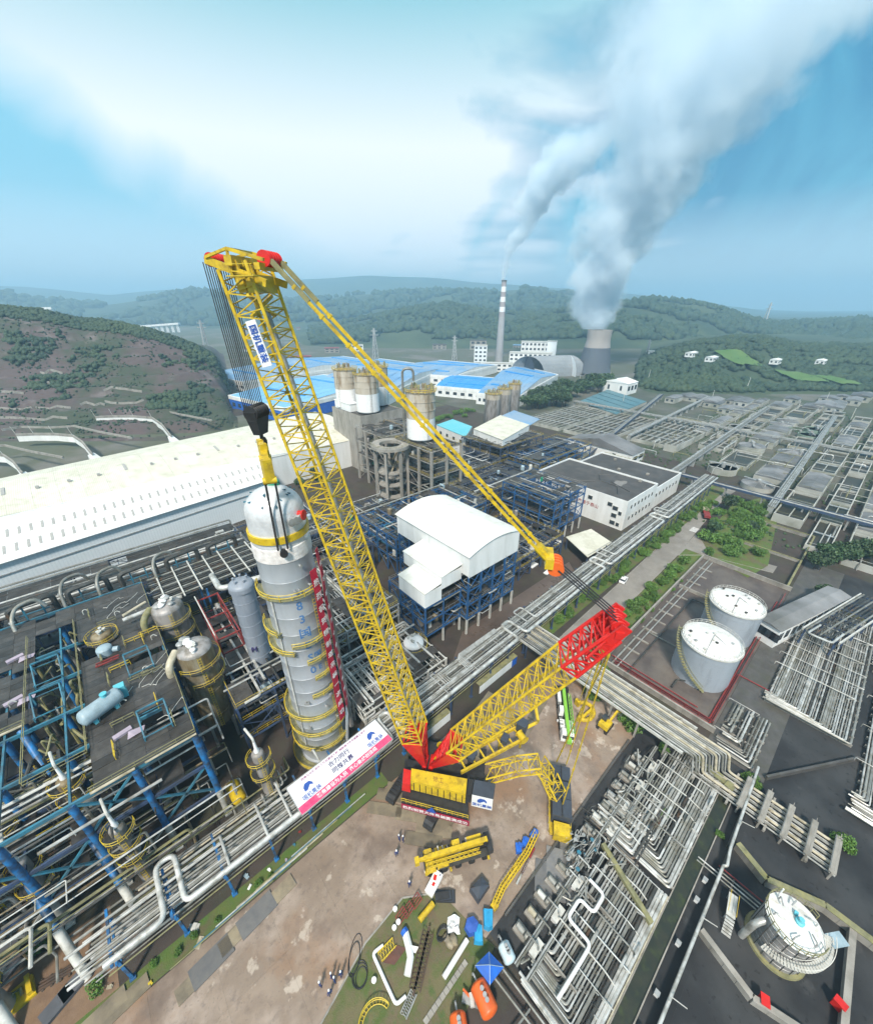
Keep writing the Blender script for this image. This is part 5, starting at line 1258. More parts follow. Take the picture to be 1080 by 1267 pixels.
# crawler tracks and car body
t0, t1 = P(548, 985, 1.2), P(527, 1024, 1.2); td = (t1 - t0); td.z = 0; td.normalize(); tn = V(-td.y, td.x, 0)
tc_ = O_ + V(-.8, -5.2, 0) + (P(527, 1024, 1.2) - P(546, 1047, 1.2))
shoe = MB().box((0, 0, 0), (.62, 1.7, .12)).mesh('track_shoe', 'black')
for s_ in (-4.0, 4.0):
    c = tc_ + tn * s_; b = MB()
    for k in (-1, 1): b.hexa([c - td * 5.4 + tn * k * .55 + tn * o + V(0, 0, .25) for o in (-.25, .25)] + [c + td * 5.4 + tn * k * .55 + tn * o + V(0, 0, .25) for o in (.25, -.25)], [c - td * 5.4 + tn * k * .55 + tn * o + V(0, 0, 1.6) for o in (-.25, .25)] + [c + td * 5.4 + tn * k * .55 + tn * o + V(0, 0, 1.6) for o in (.25, -.25)])
    for e in (-5.4, 5.4): b.lathe([(.72, -.8), (.72, .8)], c + td * e + V(0, 0, .93), 14, axis=tn)
    part('track_frame', b, 'black', cr)
    ang = math.atan2(td.y, td.x)
    for i in range(17):
        p = c + td * (-5.4 + i * .675); place('track_shoe', shoe, cr, (p.x, p.y, 1.66), ang)
    for i in range(4):
        for e in (-1, 1):
            a = .35 + i * .7; p = c + td * e * (5.4 + .8 * sin(a)); place('track_shoe', shoe, cr, (p.x, p.y, .93 + .78 * cos(a)), (0, a * e, ang))
part('car_body', MB().hexa([tc_ + td * a + tn * b + V(0, 0, .7) for a, b in ((-1.8, -3.6), (1.8, -3.6), (1.8, 3.6), (-1.8, 3.6))], [tc_ + td * a + tn * b + V(0, 0, 2.2) for a, b in ((-1.8, -3.6), (1.8, -3.6), (1.8, 3.6), (-1.8, 3.6))]).lathe([(2.2, 2.1), (2.2, 2.75)], tc_, 20), 'black', cr)
# tail truss that reaches back to the counterweight tray
def truss(parent, pts, w, h, name, m='yellow', lace=.1, ch=.14, step=1.6):
    pts = [Vector(p) for p in pts]
    for a, b in zip(pts, pts[1:]):
        mb = MB(); d = (b - a); u = d.cross(V(0, 0, 1)).normalized() * w / 2; k = u.cross(d).normalized() * h / 2; n_ = max(1, int(d.length / step))
        cs = [(-u - k), (u - k), (u + k), (-u + k)]
        for c in cs: mb.tube([a + c, b + c], ch, 6)
        for i in range(n_):
            p, r = a + d * (i / n_), a + d * ((i + 1) / n_)
            for j in range(4): mb.bar(p + cs[j], r + cs[(j + 1) % 4], lace); mb.bar(r + cs[j], r + cs[(j + 1) % 4], lace * .9)
        part(name, mb, m, parent)
truss(cr, [P(603, 958, 5.5), P(640, 948, 8.5), P(668, 945, 9.5), P(680, 962, 6.5), P(690, 984, 4.0)], 2.6, 1.5, 'tail_truss')
tray = thing('counterweight_tray', 'yellow tray stacked with dark slab weights hung behind the crane', 'counterweight', (42.5, 15.5, 0))
ta, tb = V(47.4, 18.4, 0), V(38.6, 12.3, 0); tdx = (tb - ta).normalized(); tny = V(-tdx.y, tdx.x, 0); tan_ = math.atan2(tdx.y, tdx.x)
mid = (ta + tb) / 2; LL = (tb - ta).length
part('frame', MB().box(mid + V(0, 0, .25), (LL, 3.6, .5), tan_), 'yellow', tray)
for i, (q, ln) in enumerate(((-.36, 2.5), (-.08, 2.9), (.20, 2.9))):
    c = mid + tdx * LL * q
    for k in range(5): place('slab_weight', MB().box((0, 0, 0), (ln - .05 * (k % 2), 3.3 - .08 * (k % 3), .46)).mesh('slab_weight', 'slate'), tray, (c.x, c.y, .76 + k * .48), tan_)
    place('slab_strap', MB().box((0, 0, 0), (ln + .1, .18, .06)).mesh('slab_strap', 'black'), tray, (c.x, c.y, 3.2), tan_)
c = mid + tdx * LL * .47
place('yellow_box', MB().box((0, 0, 0), (2.0, 2.6, 1.9)).box((0, 0, 1.9), (1.2, 1.4, .15)).mesh('yellow_box', 'yellow'), tray, (c.x, c.y, .3), tan_)
q = MB()
for i in range(9): p = mid + tdx * LL * (-.48 + i * .12) - tny * 2.0; q.bar(p + V(0, 0, .4), p + V(0, 0, 1.9), .08)
q.bar(mid - tdx * LL * .48 - tny * 2.0 + V(0, 0, 1.9), mid + tdx * LL * .48 - tny * 2.0 + V(0, 0, 1.9), .09)
part('railing', q, 'yellow_rail', tray)
for i, (s_, e) in enumerate(((-1.6, ta - tny * .9 + V(0, 0, 3.4)), (1.6, ta + tny * .9 + V(0, 0, 3.4)), (-.9, mid + tdx * 2 + V(0, 0, 3.6)))):
    pd = MB(); A_ = MT + sd * s_; B_ = e
    for k in range(8): a, b = A_ + (B_ - A_) * (k / 8), A_ + (B_ - A_) * ((k + 1) / 8); dd = (b - a) * .05; pd.bar(a + dd, b - dd, .13, .2); pd.bar(a - dd, a + dd, .24, .3)
    part('back_stay', pd, 'yellow', cr)
hbm = thing('hook_beam', 'curved yellow lifting beam lying by the bushes at the yard edge', 'lifting beam', tuple(P(722, 882, 0)))
cc_ = P(722, 880, .7)
part('beam', MB().tube([cc_ + V(2.4 * cos(a), 2.0 * sin(a), 0) for a in [-2.9 + i * .35 for i in range(13)]], .45, 8), 'yellow', hbm)
for a in (-2.9, 1.3): part('lug', MB().box(cc_ + V(2.4 * cos(a), 2.0 * sin(a), -.5), (1.1, .7, 1.6), a), 'yellow', hbm)
part('cross_beam', MB().bar(cc_ + V(-1.9, -.7, .2), cc_ + V(1.6, -1.0, .2), .5), 'yellow', hbm)
for i, e in enumerate((cc_ + V(-2.2, -.4, .6), cc_ + V(.9, 1.8, .6))): part('stay', MB().bar(e, MT + sd * (.6 + i), .14), 'yellow', hbm)
# auxiliary mast cart
ax_ = thing('auxiliary_mast', 'yellow ladder like auxiliary mast with black cab at its end beside the crane', 'crane mast', tuple(P(600, 930, 4)))
A1, A2 = P(566, 948, 5), P(646, 906, 5); d_ = (A2 - A1); u_ = d_.cross(V(0, 0, 1)).normalized()
for s_ in (-1.3, 1.3): part('side_beam', MB().bar(A1 + u_ * s_, A2 + u_ * s_, .4, .7), 'yellow', ax_)
for i in range(7): p = A1 + d_ * ((i + .5) / 7); part('rung', MB().bar(p - u_ * 1.3, p + u_ * 1.3, .3, .3), 'yellow', ax_)
for i in range(24): p = A1 + d_ * ((i + .5) / 24) - u_ * 1.65; part('rung_tooth', MB().box(p + V(0, 0, .35), (.25, .25, .3)), 'yellow', ax_)
part('black_cab', MB().box(A2 + V(.4, .4, .2), (1.9, 1.9, 2.0), .3), 'slate', ax_)
part('end_arm', MB().tube([A2 + V(1.5, 0, 0), A2 + V(3.2, -1.0, 1.0), A2 + V(4.4, -.6, 0), A2 + V(5.5, .9, 1.2), A2 + V(7.5, 2.2, 1.6)], .34, 7), 'yellow', ax_)
part('winch', MB().lathe([(.9, -.9), (.7, -.8), (.7, .8), (.9, .9)], A2 + V(-1.2, -.8, .6), 14, axis=u_), 'yellow', ax_)
for k in (1.5, 5): p = A1 + d_ * (k / 7); part('tool_chest', MB().box(p + V(0, 0, .3), (1.8, 1.2, .9), .3), 'slate', ax_)
part('prop', MB().bar(A2, V(A2.x, A2.y, .1), .3).bar(A2 - u_ * 1.2 - d_ * .3, V((A2 - u_ * 1.2 - d_ * .3).x, (A2 - u_ * 1.2 - d_ * .3).y, .1), .3), 'yellow', ax_)
# ------------------------------------------------------------------ main pipe rack along the yard
mr = thing('pipe_rack', 'long pipe rack on blue posts running past the yard to the far road', 'pipe rack', (60, 43.5, 0))
RX0, RX1 = -20.0, 214.0
def ry(x): return 41.0 + max(0, x - 20) * .018            # the rack runs very slightly off the grid
post = MB().box((0, 0, 0), (.34, .34, 8.2)).box((0, 0, 0), (.7, .7, .3)).mesh('post', 'navy')
postb = MB().box((0, 0, 0), (.34, .34, 8.2)).box((0, 0, 0), (.7, .7, .3)).mesh('post', 'blue')
x = RX0 + 2
while x < RX1:
    y = ry(x)
    for dy in (0, 4.6): place('post', postb if x < 30 else post, mr, (x, y + dy, 0))
    part('portal_beam', MB().bar((x, y - 1.4, 8.05), (x, y + 5.6, 8.05), .3, .34).bar((x, y - .6, 6.2), (x, y + 5.2, 6.2), .26, .3).bar((x, y, 4.3), (x, y + 4.6, 4.3), .24, .28), 'blue' if x < 30 else 'navy', mr)
    x += 6.5
g_ = random.Random(8)
ks = [i * .36 for i in range(15)]
for lev, (z, dys) in enumerate(((8.35, ks), (6.45, [i * .42 for i in range(12)]), (4.5, [i * .5 for i in range(9)]))):
    for i, dy in enumerate(dys):
        r_ = g_.choice((.08, .1, .12, .16, .19)); m_ = g_.choice(('pipe_grey', 'pipe_white', 'pipe_grey', 'pipe_dark', 'pipe_white')) if g_.random() < .93 else 'pipe_moss'
        xs = [RX0 - g_.uniform(-1, 3), 20, RX1]
        if (lev == 0 and i > 3 and i % 3) or (lev == 1 and i % 3 == 1): xs = [22, RX1]
        part('pipe', MB().tube([(x, ry(x) + dy - .2, z + r_) for x in xs], r_, 7), m_, mr)
for i, dy in enumerate((5.2, 5.7, 6.3, 6.9, 7.6, 8.3, 9.0)):
    z = 5.2 - (i % 3) * .5
    part('pipe', MB().pipe([(-18 + i, 41 + dy, z), (3 + i * .9, 41 + dy, z), (3 + i * .9, 41 + dy + 3, z), (3 + i * .9, 41 + dy + 3, 1)], .14, 7), ('pipe_white', 'pipe_grey', 'pipe_moss', 'pipe_cream')[i % 4], mr)
for i in range(7):
    x = -14 + i * 2.9
    part('low_pipe', MB().pipe([(x, 38.2 + .2 * i, .8), (x + 14, 38.4 + .2 * i, .8)], .09, 6), ('pipe_moss', 'teal', 'pipe_white', 'pipe_cream')[i % 4], mr)
# the big white line on the outer edge with its expansion loops
def outer(x): return ry(x) - 1.1
def loop(x, w, d=5.6): return [(x, outer(x), 8.9), (x, outer(x) + d, 8.9), (x + w, outer(x) + d, 8.9), (x + w, outer(x), 8.9)]
line = [(-18.6, outer(-18), 8.9)] + loop(-12.1, 2.4, 7.2) + loop(24.6, 2.4) + loop(62, 3.0) + loop(105, 3.0) + loop(150, 3.4) + [(RX1 - 2, outer(RX1), 8.9)]
part('white_main', MB().pipe(line, .36, 12, 1.1), 'pipe_white', mr)
for x, w in ((68, 3), (111, 3), (156, 3)):
    p = [(x - 30, ry(x) + .4, 9.1), (x, ry(x) + .4, 9.1), (x, ry(x) + 5.4, 9.1), (x + w, ry(x) + 5.4, 9.1), (x + w, ry(x) + .4, 9.1), (x + 30, ry(x) + .5, 9.1)]
    part('loop_pipe', MB().pipe(p, .2, 8, .7), 'pipe_white', mr)
sqr = MB()
for k in range(4): sqr.pipe([(40 + k * .5, ry(40) + 4.6 - k * .4, 8.95), (40 + k * .5, ry(40) + .4 + k * .3, 8.95), (47.5 - k * .4, ry(40) + .4 + k * .3, 8.95), (47.5 - k * .4, ry(40) + 5.2 - k * .3, 8.95), (60, ry(40) + 5.2 - k * .3, 8.95)], .13, 7)
part('square_loop', sqr, 'pipe_white', mr)
for i, x in enumerate((-4, 1.5, 5.2, 12.5)):
    part('cross_pipe', MB().pipe([(x, outer(x) - .2, 9.0), (x, outer(x) + 5.0 + i, 9.0), (x, outer(x) + 6.2 + i, 7)], .2, 8), 'pipe_white', mr)
q = MB()
for x in range(30, 210, 9): q.bar((x, ry(x) - 1.0, 8.7), (x, ry(x) + 5.2, 8.7), .16, .12); q.bar((x + .9, ry(x) - 1.0, 8.7), (x + .9, ry(x) + 5.2, 8.7), .1, .1)
part('walkway_bars', q, 'steel', mr)
# the banner laid flat on the rack
bq = [P(*q, 9.75) for q in ((357, 980), (463, 893), (487, 916), (372, 1008))]
bn = thing('printed_banner', 'white banner with blue logos and a pink lettered strip lying on the pipe rack', 'banner', tuple(bq[3]))
bu = ((bq[2] - bq[3]) + (bq[1] - bq[0])).normalized(); bv_ = V(-bu.y, bu.x, 0); bw = ((bq[2] - bq[3]).length + (bq[1] - bq[0]).length) / 2; bh = 5.3; b0 = (bq[3] + bq[2]) / 2 - bu * bw / 2
def bpt(u, v, z=0): return b0 + bu * (bw * u) + bv_ * (bh * v) + V(0, 0, z)
q = MB(); q.hexa([bpt(0, 0), bpt(1, 0), bpt(1, 1), bpt(0, 1)], [bpt(0, 0, .08), bpt(1, 0, .08), bpt(1, 1, .08), bpt(0, 1, .08)])
part('white_sheet', q, mat('banner white', (.80, .81, .84), .5, col2=(.77, .79, .83)), bn)
q = MB(); q.hexa([bpt(0, 0, .084), bpt(1, 0, .084), bpt(1, .24, .084), bpt(0, .24, .084)], [bpt(0, 0, .1), bpt(1, 0, .1), bpt(1, .24, .1), bpt(0, .24, .1)])
stp = part('pink_strip', q, mat('banner pink', (.72, .04, .15), .5, col2=(.78, .10, .22)), bn)
part('strip_lettering', text_at('聚焦建设为人民  齐心奋战创佳绩', .8, bpt(.5, .12, .105), bu, bv_, .006, .012), 'white_paint', stp)
part('top_lettering', text_at('西南石化炼油化工项目建设工程  精制塔大件吊装圆满成功', .5, bpt(.49, .905, .09), bu, bv_, .006, .008), 'print_purple', bn)
part('slogan', text_at('合力同行', 1.02, bpt(.50, .70, .09), bu, bv_, .006, .02), 'print_black', bn)
part('slogan', text_at('同筑共赢', 1.02, bpt(.50, .45, .09), bu, bv_, .006, .02), 'print_black', bn)
for u in (.155, .865):
    emblem(bpt(u, .62, .095), bu, bv_, .78, bn)
    part('company_lettering', text_at('国机重装', .80, bpt(u, .36, .09), bu, bv_, .006, .012), 'print_blue', bn)
    part('company_lettering', text_at('SINOMACH HEAVY', .3, bpt(u, .275, .09), bu, bv_, .006, .004), 'print_blue', bn)
fr = MB()
for a, b in ((bpt(-.005, -.02), bpt(1.005, -.02)), (bpt(-.005, 1.02), bpt(1.005, 1.02)), (bpt(-.005, -.02), bpt(-.005, 1.02)), (bpt(1.005, -.02), bpt(1.005, 1.02))): fr.bar(a, b, .12)
for k in range(6):
    p = bpt(k / 5, .05, -.05); fr.bar(p, p - V(0, 0, .9), .1); p = bpt(k / 5, .95, -.05); fr.bar(p, p - V(0, 0, .9), .1)
part('support_frame', fr, 'steel', bn)
# white panel walls under the rack
for i, (x0, x1) in enumerate(((32.5, 39.5), (49.0, 62.5))):
    w = thing('panel_wall', ('short white panel wall with weeds on top close to the crane mast', 'longer white and blue panel wall under the rack right of the crane')[i], 'wall', (x0, 40.3, 0))
    n_ = int((x1 - x0) / 1.75); pmx = MB().box((0, 0, 0), ((x1 - x0) / n_ - .04, .12, 2.5)).mesh('wall_panel', 'white_wall'); pmb = MB().box((0, 0, 0), ((x1 - x0) / n_ - .04, .12, 2.5)).mesh('wall_panel', 'tarp_blue')
    for k in range(n_): place('wall_panel', pmb if (i == 1 and k == n_ - 1) else pmx, w, (x0 + (x1 - x0) * (k + .5) / n_, ry(x0) - .75, .05))
    part('coping', MB().box(((x0 + x1) / 2, ry(x0) - .2, 2.56), (x1 - x0, 1.3, .14)), 'pipe_moss', w)
# rack that crosses under the big one and runs towards the tanks
xr = thing('cross_pipe_rack', 'pipe rack of pale pipes crossing the road at right angles behind the red mast head', 'pipe rack', (69, 22, 0))
for k in range(12):
    x = 66.0 + k * .5; r_ = (.14, .2, .1, .24)[k % 4]
    ye = 1.5 - k * .4
    part('pipe', MB().pipe([(x, 48, 5.2), (x, ye + 1, 5.2), (x, ye, 1.1 if k % 2 else .9), (x, -19, 1.1 if k % 2 else .9)], r_, 8), ('pipe_white', 'pipe_grey', 'pipe_white', 'pipe_cream')[k % 4], xr)
y = 46
while y > -20:
    h = 5.0 if y > 3 else .8
    part('trestle', MB().box((65.6, y, 0), (.35, .35, h)).box((72.4, y, 0), (.35, .35, h)).bar((65.2, y, h - .15), (72.8, y, h - .15), .34, .36), 'concrete' if y < 30 else 'navy', xr)
    y -= 5.6
part('side_girder', MB().bar((65.3, 44, 5.0), (65.3, 4, 5.0), .3, .6).bar((72.6, 44, 5.0), (72.6, 4, 5.0), .3, .6), 'white_steel', xr)
for k in range(5):
    y = -6 - k * 3.1
    part('gate_frame', MB().bar((65.4, y, 0), (65.4, y, 1.9), .25).bar((72.6, y, 0), (72.6, y, 1.9), .25).bar((65.4, y, 1.9), (72.6, y, 1.9), .9, .15).bar((65.4, y, 2.7), (72.6, y, 2.7), .08), 'concrete', xr)

# ------------------------------------------------------------------ the shed on blue stilts
sh = thing('stilted_shed', 'white shed with cream barrel roof raised on a blue steel frame', 'building', (69, 71, 0))
SX0, SX1, SY0, SY1, SE = 60.0, 79.5, 56.0, 86.0, 25.4
mid_ = (SX0 + SX1) / 2
for k in range(10):
    n_ = 12; y0_, y1_ = SY0 - .4 + (SY1 - SY0 + .8) * k / 10, SY0 - .4 + (SY1 - SY0 + .8) * (k + 1) / 10
    q = MB(); pr = [(SX0 - .5 + (SX1 - SX0 + 1) * i / n_, SE + 2.0 * sin(pi * i / n_) ** .9) for i in range(n_ + 1)]
    for (xa, za), (xb, zb_) in zip(pr, pr[1:]): q.hexa([(xa, y0_ + .02, za), (xb, y0_ + .02, zb_), (xb, y1_ - .02, zb_), (xa, y1_ - .02, za)], [(xa, y0_ + .02, za + .12), (xb, y0_ + .02, zb_ + .12), (xb, y1_ - .02, zb_ + .12), (xa, y1_ - .02, za + .12)])
    part('roof_panel', q, 'shed_roof', sh)
for y in (SY0, SY1):
    q = MB(); pr = [(SX0 + (SX1 - SX0) * i / 12, SE + 1.9 * sin(pi * i / 12) ** .9) for i in range(13)]
    pts = [(SX0, y, SE - 6.4)] + [(a, y, b) for a, b in pr] + [(SX1, y, SE - 6.4)]; n_ = len(pts)
    q.add(pts + [(a, b + (.15 if y == SY0 else -.15), c) for a, b, c in pts], [tuple(range(n_)), tuple(range(n_, 2 * n_))[::-1]] + [(i, (i + 1) % n_, n_ + (i + 1) % n_, n_ + i) for i in range(n_)])
    part('gable_wall', q, 'white_wall', sh)
for x in (SX0, SX1): part('side_wall', MB().box((x, (SY0 + SY1) / 2, SE - 6.0), (.15, SY1 - SY0 - .32, 6.0)), 'white_wall', sh)
part('low_annex_roof', MB().hexa([(53.0, 58.4, 21.2), (60, 58.4, 22.0), (60, 74.2, 22.0), (53.0, 74.2, 21.2)], [(53.0, 58.4, 21.4), (60, 58.4, 22.2), (60, 74.2, 22.2), (53.0, 74.2, 21.4)]), 'shed_roof', sh)
part('annex_wall', MB().box((56.5, 58.6, 17.6), (6.8, .15, 3.6)).box((53.2, 66.3, 17.6), (.15, 15.2, 3.6)), 'white_wall', sh)
part('low_annex_roof', MB().hexa([(47.6, 58.4, 18.8), (53, 58.4, 19.6), (53, 69.2, 19.6), (47.6, 69.2, 18.8)], [(47.6, 58.4, 19), (53, 58.4, 19.8), (53, 69.2, 19.8), (47.6, 69.2, 19)]), 'shed_roof', sh)
part('annex_wall', MB().box((50.4, 58.6, 14.6), (5.4, .15, 4.2)).box((47.8, 63.8, 14.6), (.15, 10.4, 4.2)), 'white_wall', sh)
frame('shed_structure', 'blue steel stilts, floors and pipes below the white barrel roofed shed', 60.3, 79.2, 56.3, 85.7, (5.5, 10, 14.6, 19.6), 'dblue', seed=3, bay=5.0, deck=.5, pipes=34, gear=10, brace=.3, white_foot=5.2, csize=.42)
frame('shed_structure', 'lower blue frame under the two small cream roofed annexes', 48.0, 60.0, 58.8, 74, (5, 9.6, 14.2), 'dblue', seed=4, bay=5.2, deck=.55, pipes=26, gear=7, brace=.3, white_foot=4.6)
# the rest of the plant between load and shed
frame('pipework_structure', 'grey steel pipe frame behind the crane boom left of the stilted shed', 25.5, 45, 66, 96, (5, 9.5, 13), 'steel', seed=6, bay=5.5, deck=.3, pipes=60, gear=9, brace=.4, pipe_m=('pipe_grey', 'pipe_white', 'pipe_white'))
frame('pipework_structure', 'low grey pipe frame just behind the rack to the left of the boom foot', 24, 46, 49, 64.5, (4, 7), 'white_steel', seed=8, bay=5, deck=.15, pipes=44, gear=2, brace=.4, rails=False, pipe_m=('pipe_grey', 'pipe_white', 'pipe_white'))
frame('pipework_structure', 'dark pipe frame behind the boom with walkways and drums', 28, 58, 98, 124, (6, 11), 'navy', seed=9, bay=6, deck=.5, pipes=50, gear=12)
frame('process_structure', 'blue pipe frame beyond the stilted shed', 62, 104, 90, 112, (6, 10.5, 14), 'dblue', seed=12, bay=6, deck=.4, pipes=70, gear=14, pipe_m=('pipe_grey', 'navy', 'pipe_white', 'teal'))
frame('process_structure', 'blue steel tower frame with cabinets in front of the dark roofed building', 116, 136, 68, 92, (6, 11, 15.5, 18.5), 'dblue', seed=13, bay=5.5, deck=.5, pipes=44, gear=12, white_foot=5)
frame('process_structure', 'low pipe frame between the stilted shed and the dark roofed building', 84, 114, 62, 86, (4.5, 8), 'navy', seed=14, bay=6, deck=.4, pipes=50, gear=8)
frame('process_structure', 'long blue pipe bridge behind the stilted shed', 108, 150, 98, 118, (5, 9, 12), 'navy', seed=15, bay=7, deck=.4, pipes=60, gear=12)
frame('process_structure', 'crowded dark blue frame at the foot of the teal and cream roofed works', 112, 150, 122, 142, (6, 11), 'navy', seed=16, bay=7, deck=.45, pipes=50, gear=10)
frame('pipework_structure', 'dark pipework around the foot of the concrete silo frame', 62, 84, 116, 132, (5, 8), 'navy', seed=17, bay=6, deck=.4, pipes=40, gear=10)
frame('process_structure', 'far blue pipe frame left of the long low white building', 158, 205, 104, 126, (5, 9, 12), 'dblue', seed=18, bay=8, deck=.4, pipes=60, gear=10)
vessel('white_topped_tank', 'soiled white domed tank behind the rack beside the boom', (43.2, 57.6), 0.3, 7.2, 2.5, 'clad', head='white_paint', plats=((6.2, -2.5, .8),), nozz=4)
g_ = random.Random(20)
for i in range(10):
    x, y = g_.uniform(86, 112), g_.uniform(64, 84); vessel('process_drum', 'upright grey drum among the pipes between shed and dark roofed building', (x, y), .2, g_.uniform(4, 8.5), g_.uniform(.7, 1.4), g_.choice(('clad', 'white_steel', 'rusty')), nozz=2, lad=False, group='upright drums among the pipes')
fr_ = thing('flat_canopy', 'flat cream canopy roof on dark posts beside the white building', 'canopy', (119, 57, 0))
cq = [P(*q, 5) for q in ((700, 665), (731, 655), (757, 672), (727, 690))]
part('roof', MB().hexa([tuple(p) for p in cq], [tuple(p + V(0, 0, .25)) for p in cq]), 'cream_roof', fr_)
for p in cq: c = sum(cq, V(0, 0, 0)) / 4; q = p + (c - p) * .08; part('post', MB().box((q.x, q.y, 0), (.3, .3, 5)), 'navy', fr_)
part('rail', MB().bar(cq[3] + V(0, 0, 1.1), cq[2] + V(0, 0, 1.1), .08), 'steel', fr_)
for i, (px, py) in enumerate(((690, 672), (660, 700), (678, 708))):
    p = P(px, py, 0); t = solo('white_plate', MB().box((p.x, p.y, .05), (3.6, 1.5, .3), .05), 'white_paint', ('white crossing plate nearest the red crane block on the wet lane', 'white crossing plate in the wet lane, the nearer of the two long ones', 'white crossing plate in the wet lane, the farther of the two long ones')[i], 'plate')

# ------------------------------------------------------------------ white building with the dark roof
wbd = thing('white_building', 'white rendered building with dark felt roof and a lower wing at the back', 'building', (170, 74, 0))
def house(parent, x0, x1, y0, y1, h, wall='white_wall', par=.7, roofm='bitumen'):
    t = .3
    part('wall', MB().box(((x0 + x1) / 2, y0, 0), (x1 - x0, t, h + par)), wall, parent); part('wall', MB().box(((x0 + x1) / 2, y1, 0), (x1 - x0, t, h + par)), wall, parent)
    part('wall', MB().box((x0, (y0 + y1) / 2, 0), (t, y1 - y0 - t, h + par)), wall, parent); part('wall', MB().box((x1, (y0 + y1) / 2, 0), (t, y1 - y0 - t, h + par)), wall, parent)
    part('roof', MB().box(((x0 + x1) / 2, (y0 + y1) / 2, h - .2), (x1 - x0 - t - .02, y1 - y0 - t - .02, .2)), roofm, parent)
def window(parent, x, y, z, w, h, face='x', s=-1):
    """a framed pane proud of the wall; face = the axis the wall looks along"""
    d = .1
    if face == 'x': fr = MB().box((x + s * .05, y, z), (d, w + .3, h + .3)); gl = MB().box((x + s * .12, y, z + .15), (.06, w, h))
    else: fr = MB().box((x, y + s * .05, z), (w + .3, d, h + .3)); gl = MB().box((x, y + s * .12, z + .15), (w, .06, h))
    f = part('window', fr, 'white_steel', parent); part('pane', gl, 'glass', f)
BX0, BX1, BY0, BY1 = 147.0, 174.0, 55.5, 98.0
house(wbd, BX0, BX1, BY0, BY1, 12.2); house(wbd, BX1 + .31, 203, BY0 + .6, BY1 - 2, 9.4)
for i in range(5): window(wbd, BX0 - .15, 62 + i * 6.6 + (i > 0) * 2, 8.6, 1.8, 1.5)
for i in range(3): window(wbd, BX0 - .15, 59.6, 1.2 + i * 3.2, 2.0, 1.6)
for i in range(2): window(wbd, BX0 - .15, 57.4, 1.2 + i * 5.0, 1.2, 1.4)
for i in range(7): window(wbd, 151 + i * 3.1, BY0 - .15, 8.6, 1.0, 1.4, 'y'); window(wbd, 151 + i * 3.1, BY0 - .15, 3.6, 1.0, 1.4, 'y')
for i in range(7): window(wbd, 177 + i * 3.6, BY0 + .45, 5.6, 1.1, 1.4, 'y')
part('wall_lettering', text_at('安全生产重于泰山', 1.9, (BX0 - .17, 74, 6.4), (0, -1, 0), (0, 0, 1), .02, .02), mat('faded red print', (.38, .10, .09)), wbd)
q = MB()
for p in ([(149, 90), (153, 80), (160, 74), (159, 66)], [(160, 74), (166, 78), (171, 72)], [(159, 66), (152, 62)], [(162, 70), (158, 60)]): q.tube([(a, b, 12.26) for a, b in p], .22, 4)
part('felt_seam', q, mat('tar seam', (.03, .03, .03), .5), wbd)
part('worn_patch', MB().prism(blob(164, 67, 3.0, 2.6, 0, 3), 12.205, 12.23), mat('worn felt', (.22, .21, .20), .7), wbd)
for p in ((172, 62), (186, 78), (198, 86), (190, 66)): part('roof_vent', MB().box((p[0], p[1], 9.41 if p[0] > 174 else 12.21), (1.2, 1.2, .8)), 'concrete', wbd)

# ------------------------------------------------------------------ concrete silo frame and silos
cf = thing('concrete_tower', 'tall weathered concrete ring frame on legs beside the tall silo', 'concrete frame', (94, 134, 0))
rc_ = (92.0, 134.0); rr_ = 7.0
for i in range(7):
    a = i * 2 * pi / 7 + .2; part('leg', MB().box((rc_[0] + rr_ * cos(a), rc_[1] + rr_ * sin(a), 0), (1.0, 1.0, 27.6), a), 'concrete', cf)
q = MB(); deck_ring(q, (*rc_, 0), 4.6, 8.2, 27.6, 0, 6.2832, 36, 1.3); part('ring_beam', q, 'concrete', cf)
q = MB(); rail_ring(q, (*rc_, 0), 8.1, 28.9, 0, 6.2832, posts=20); part('railing', q, 'pipe_moss', cf)
for z in (6, 11.5, 17): q = MB(); deck_ring(q, (*rc_, 0), 3.0, 6.2, z, 0, 6.2832, 24, .5); part('floor_ring', q, 'concrete', cf)
for i in range(8): z = g_.uniform(2, 22); part('hopper_pipe', MB().tube([(rc_[0] + g_.uniform(-3, 3), rc_[1] + g_.uniform(-3, 3), z), (rc_[0] + g_.uniform(-3, 3), rc_[1] + g_.uniform(-3, 3), z + 4)], .4, 8), 'rusty', cf)
frame('silo_structure', 'rust brown concrete and steel frame carrying the tall silo', 97.5, 114, 114, 138, (6, 12, 18, 24, 29), 'concrete', seed=21, bay=7.5, deck=.7, pipes=30, gear=10, brace=.1, csize=.9, pipe_m=('rusty', 'pipe_dark', 'pipe_grey'))
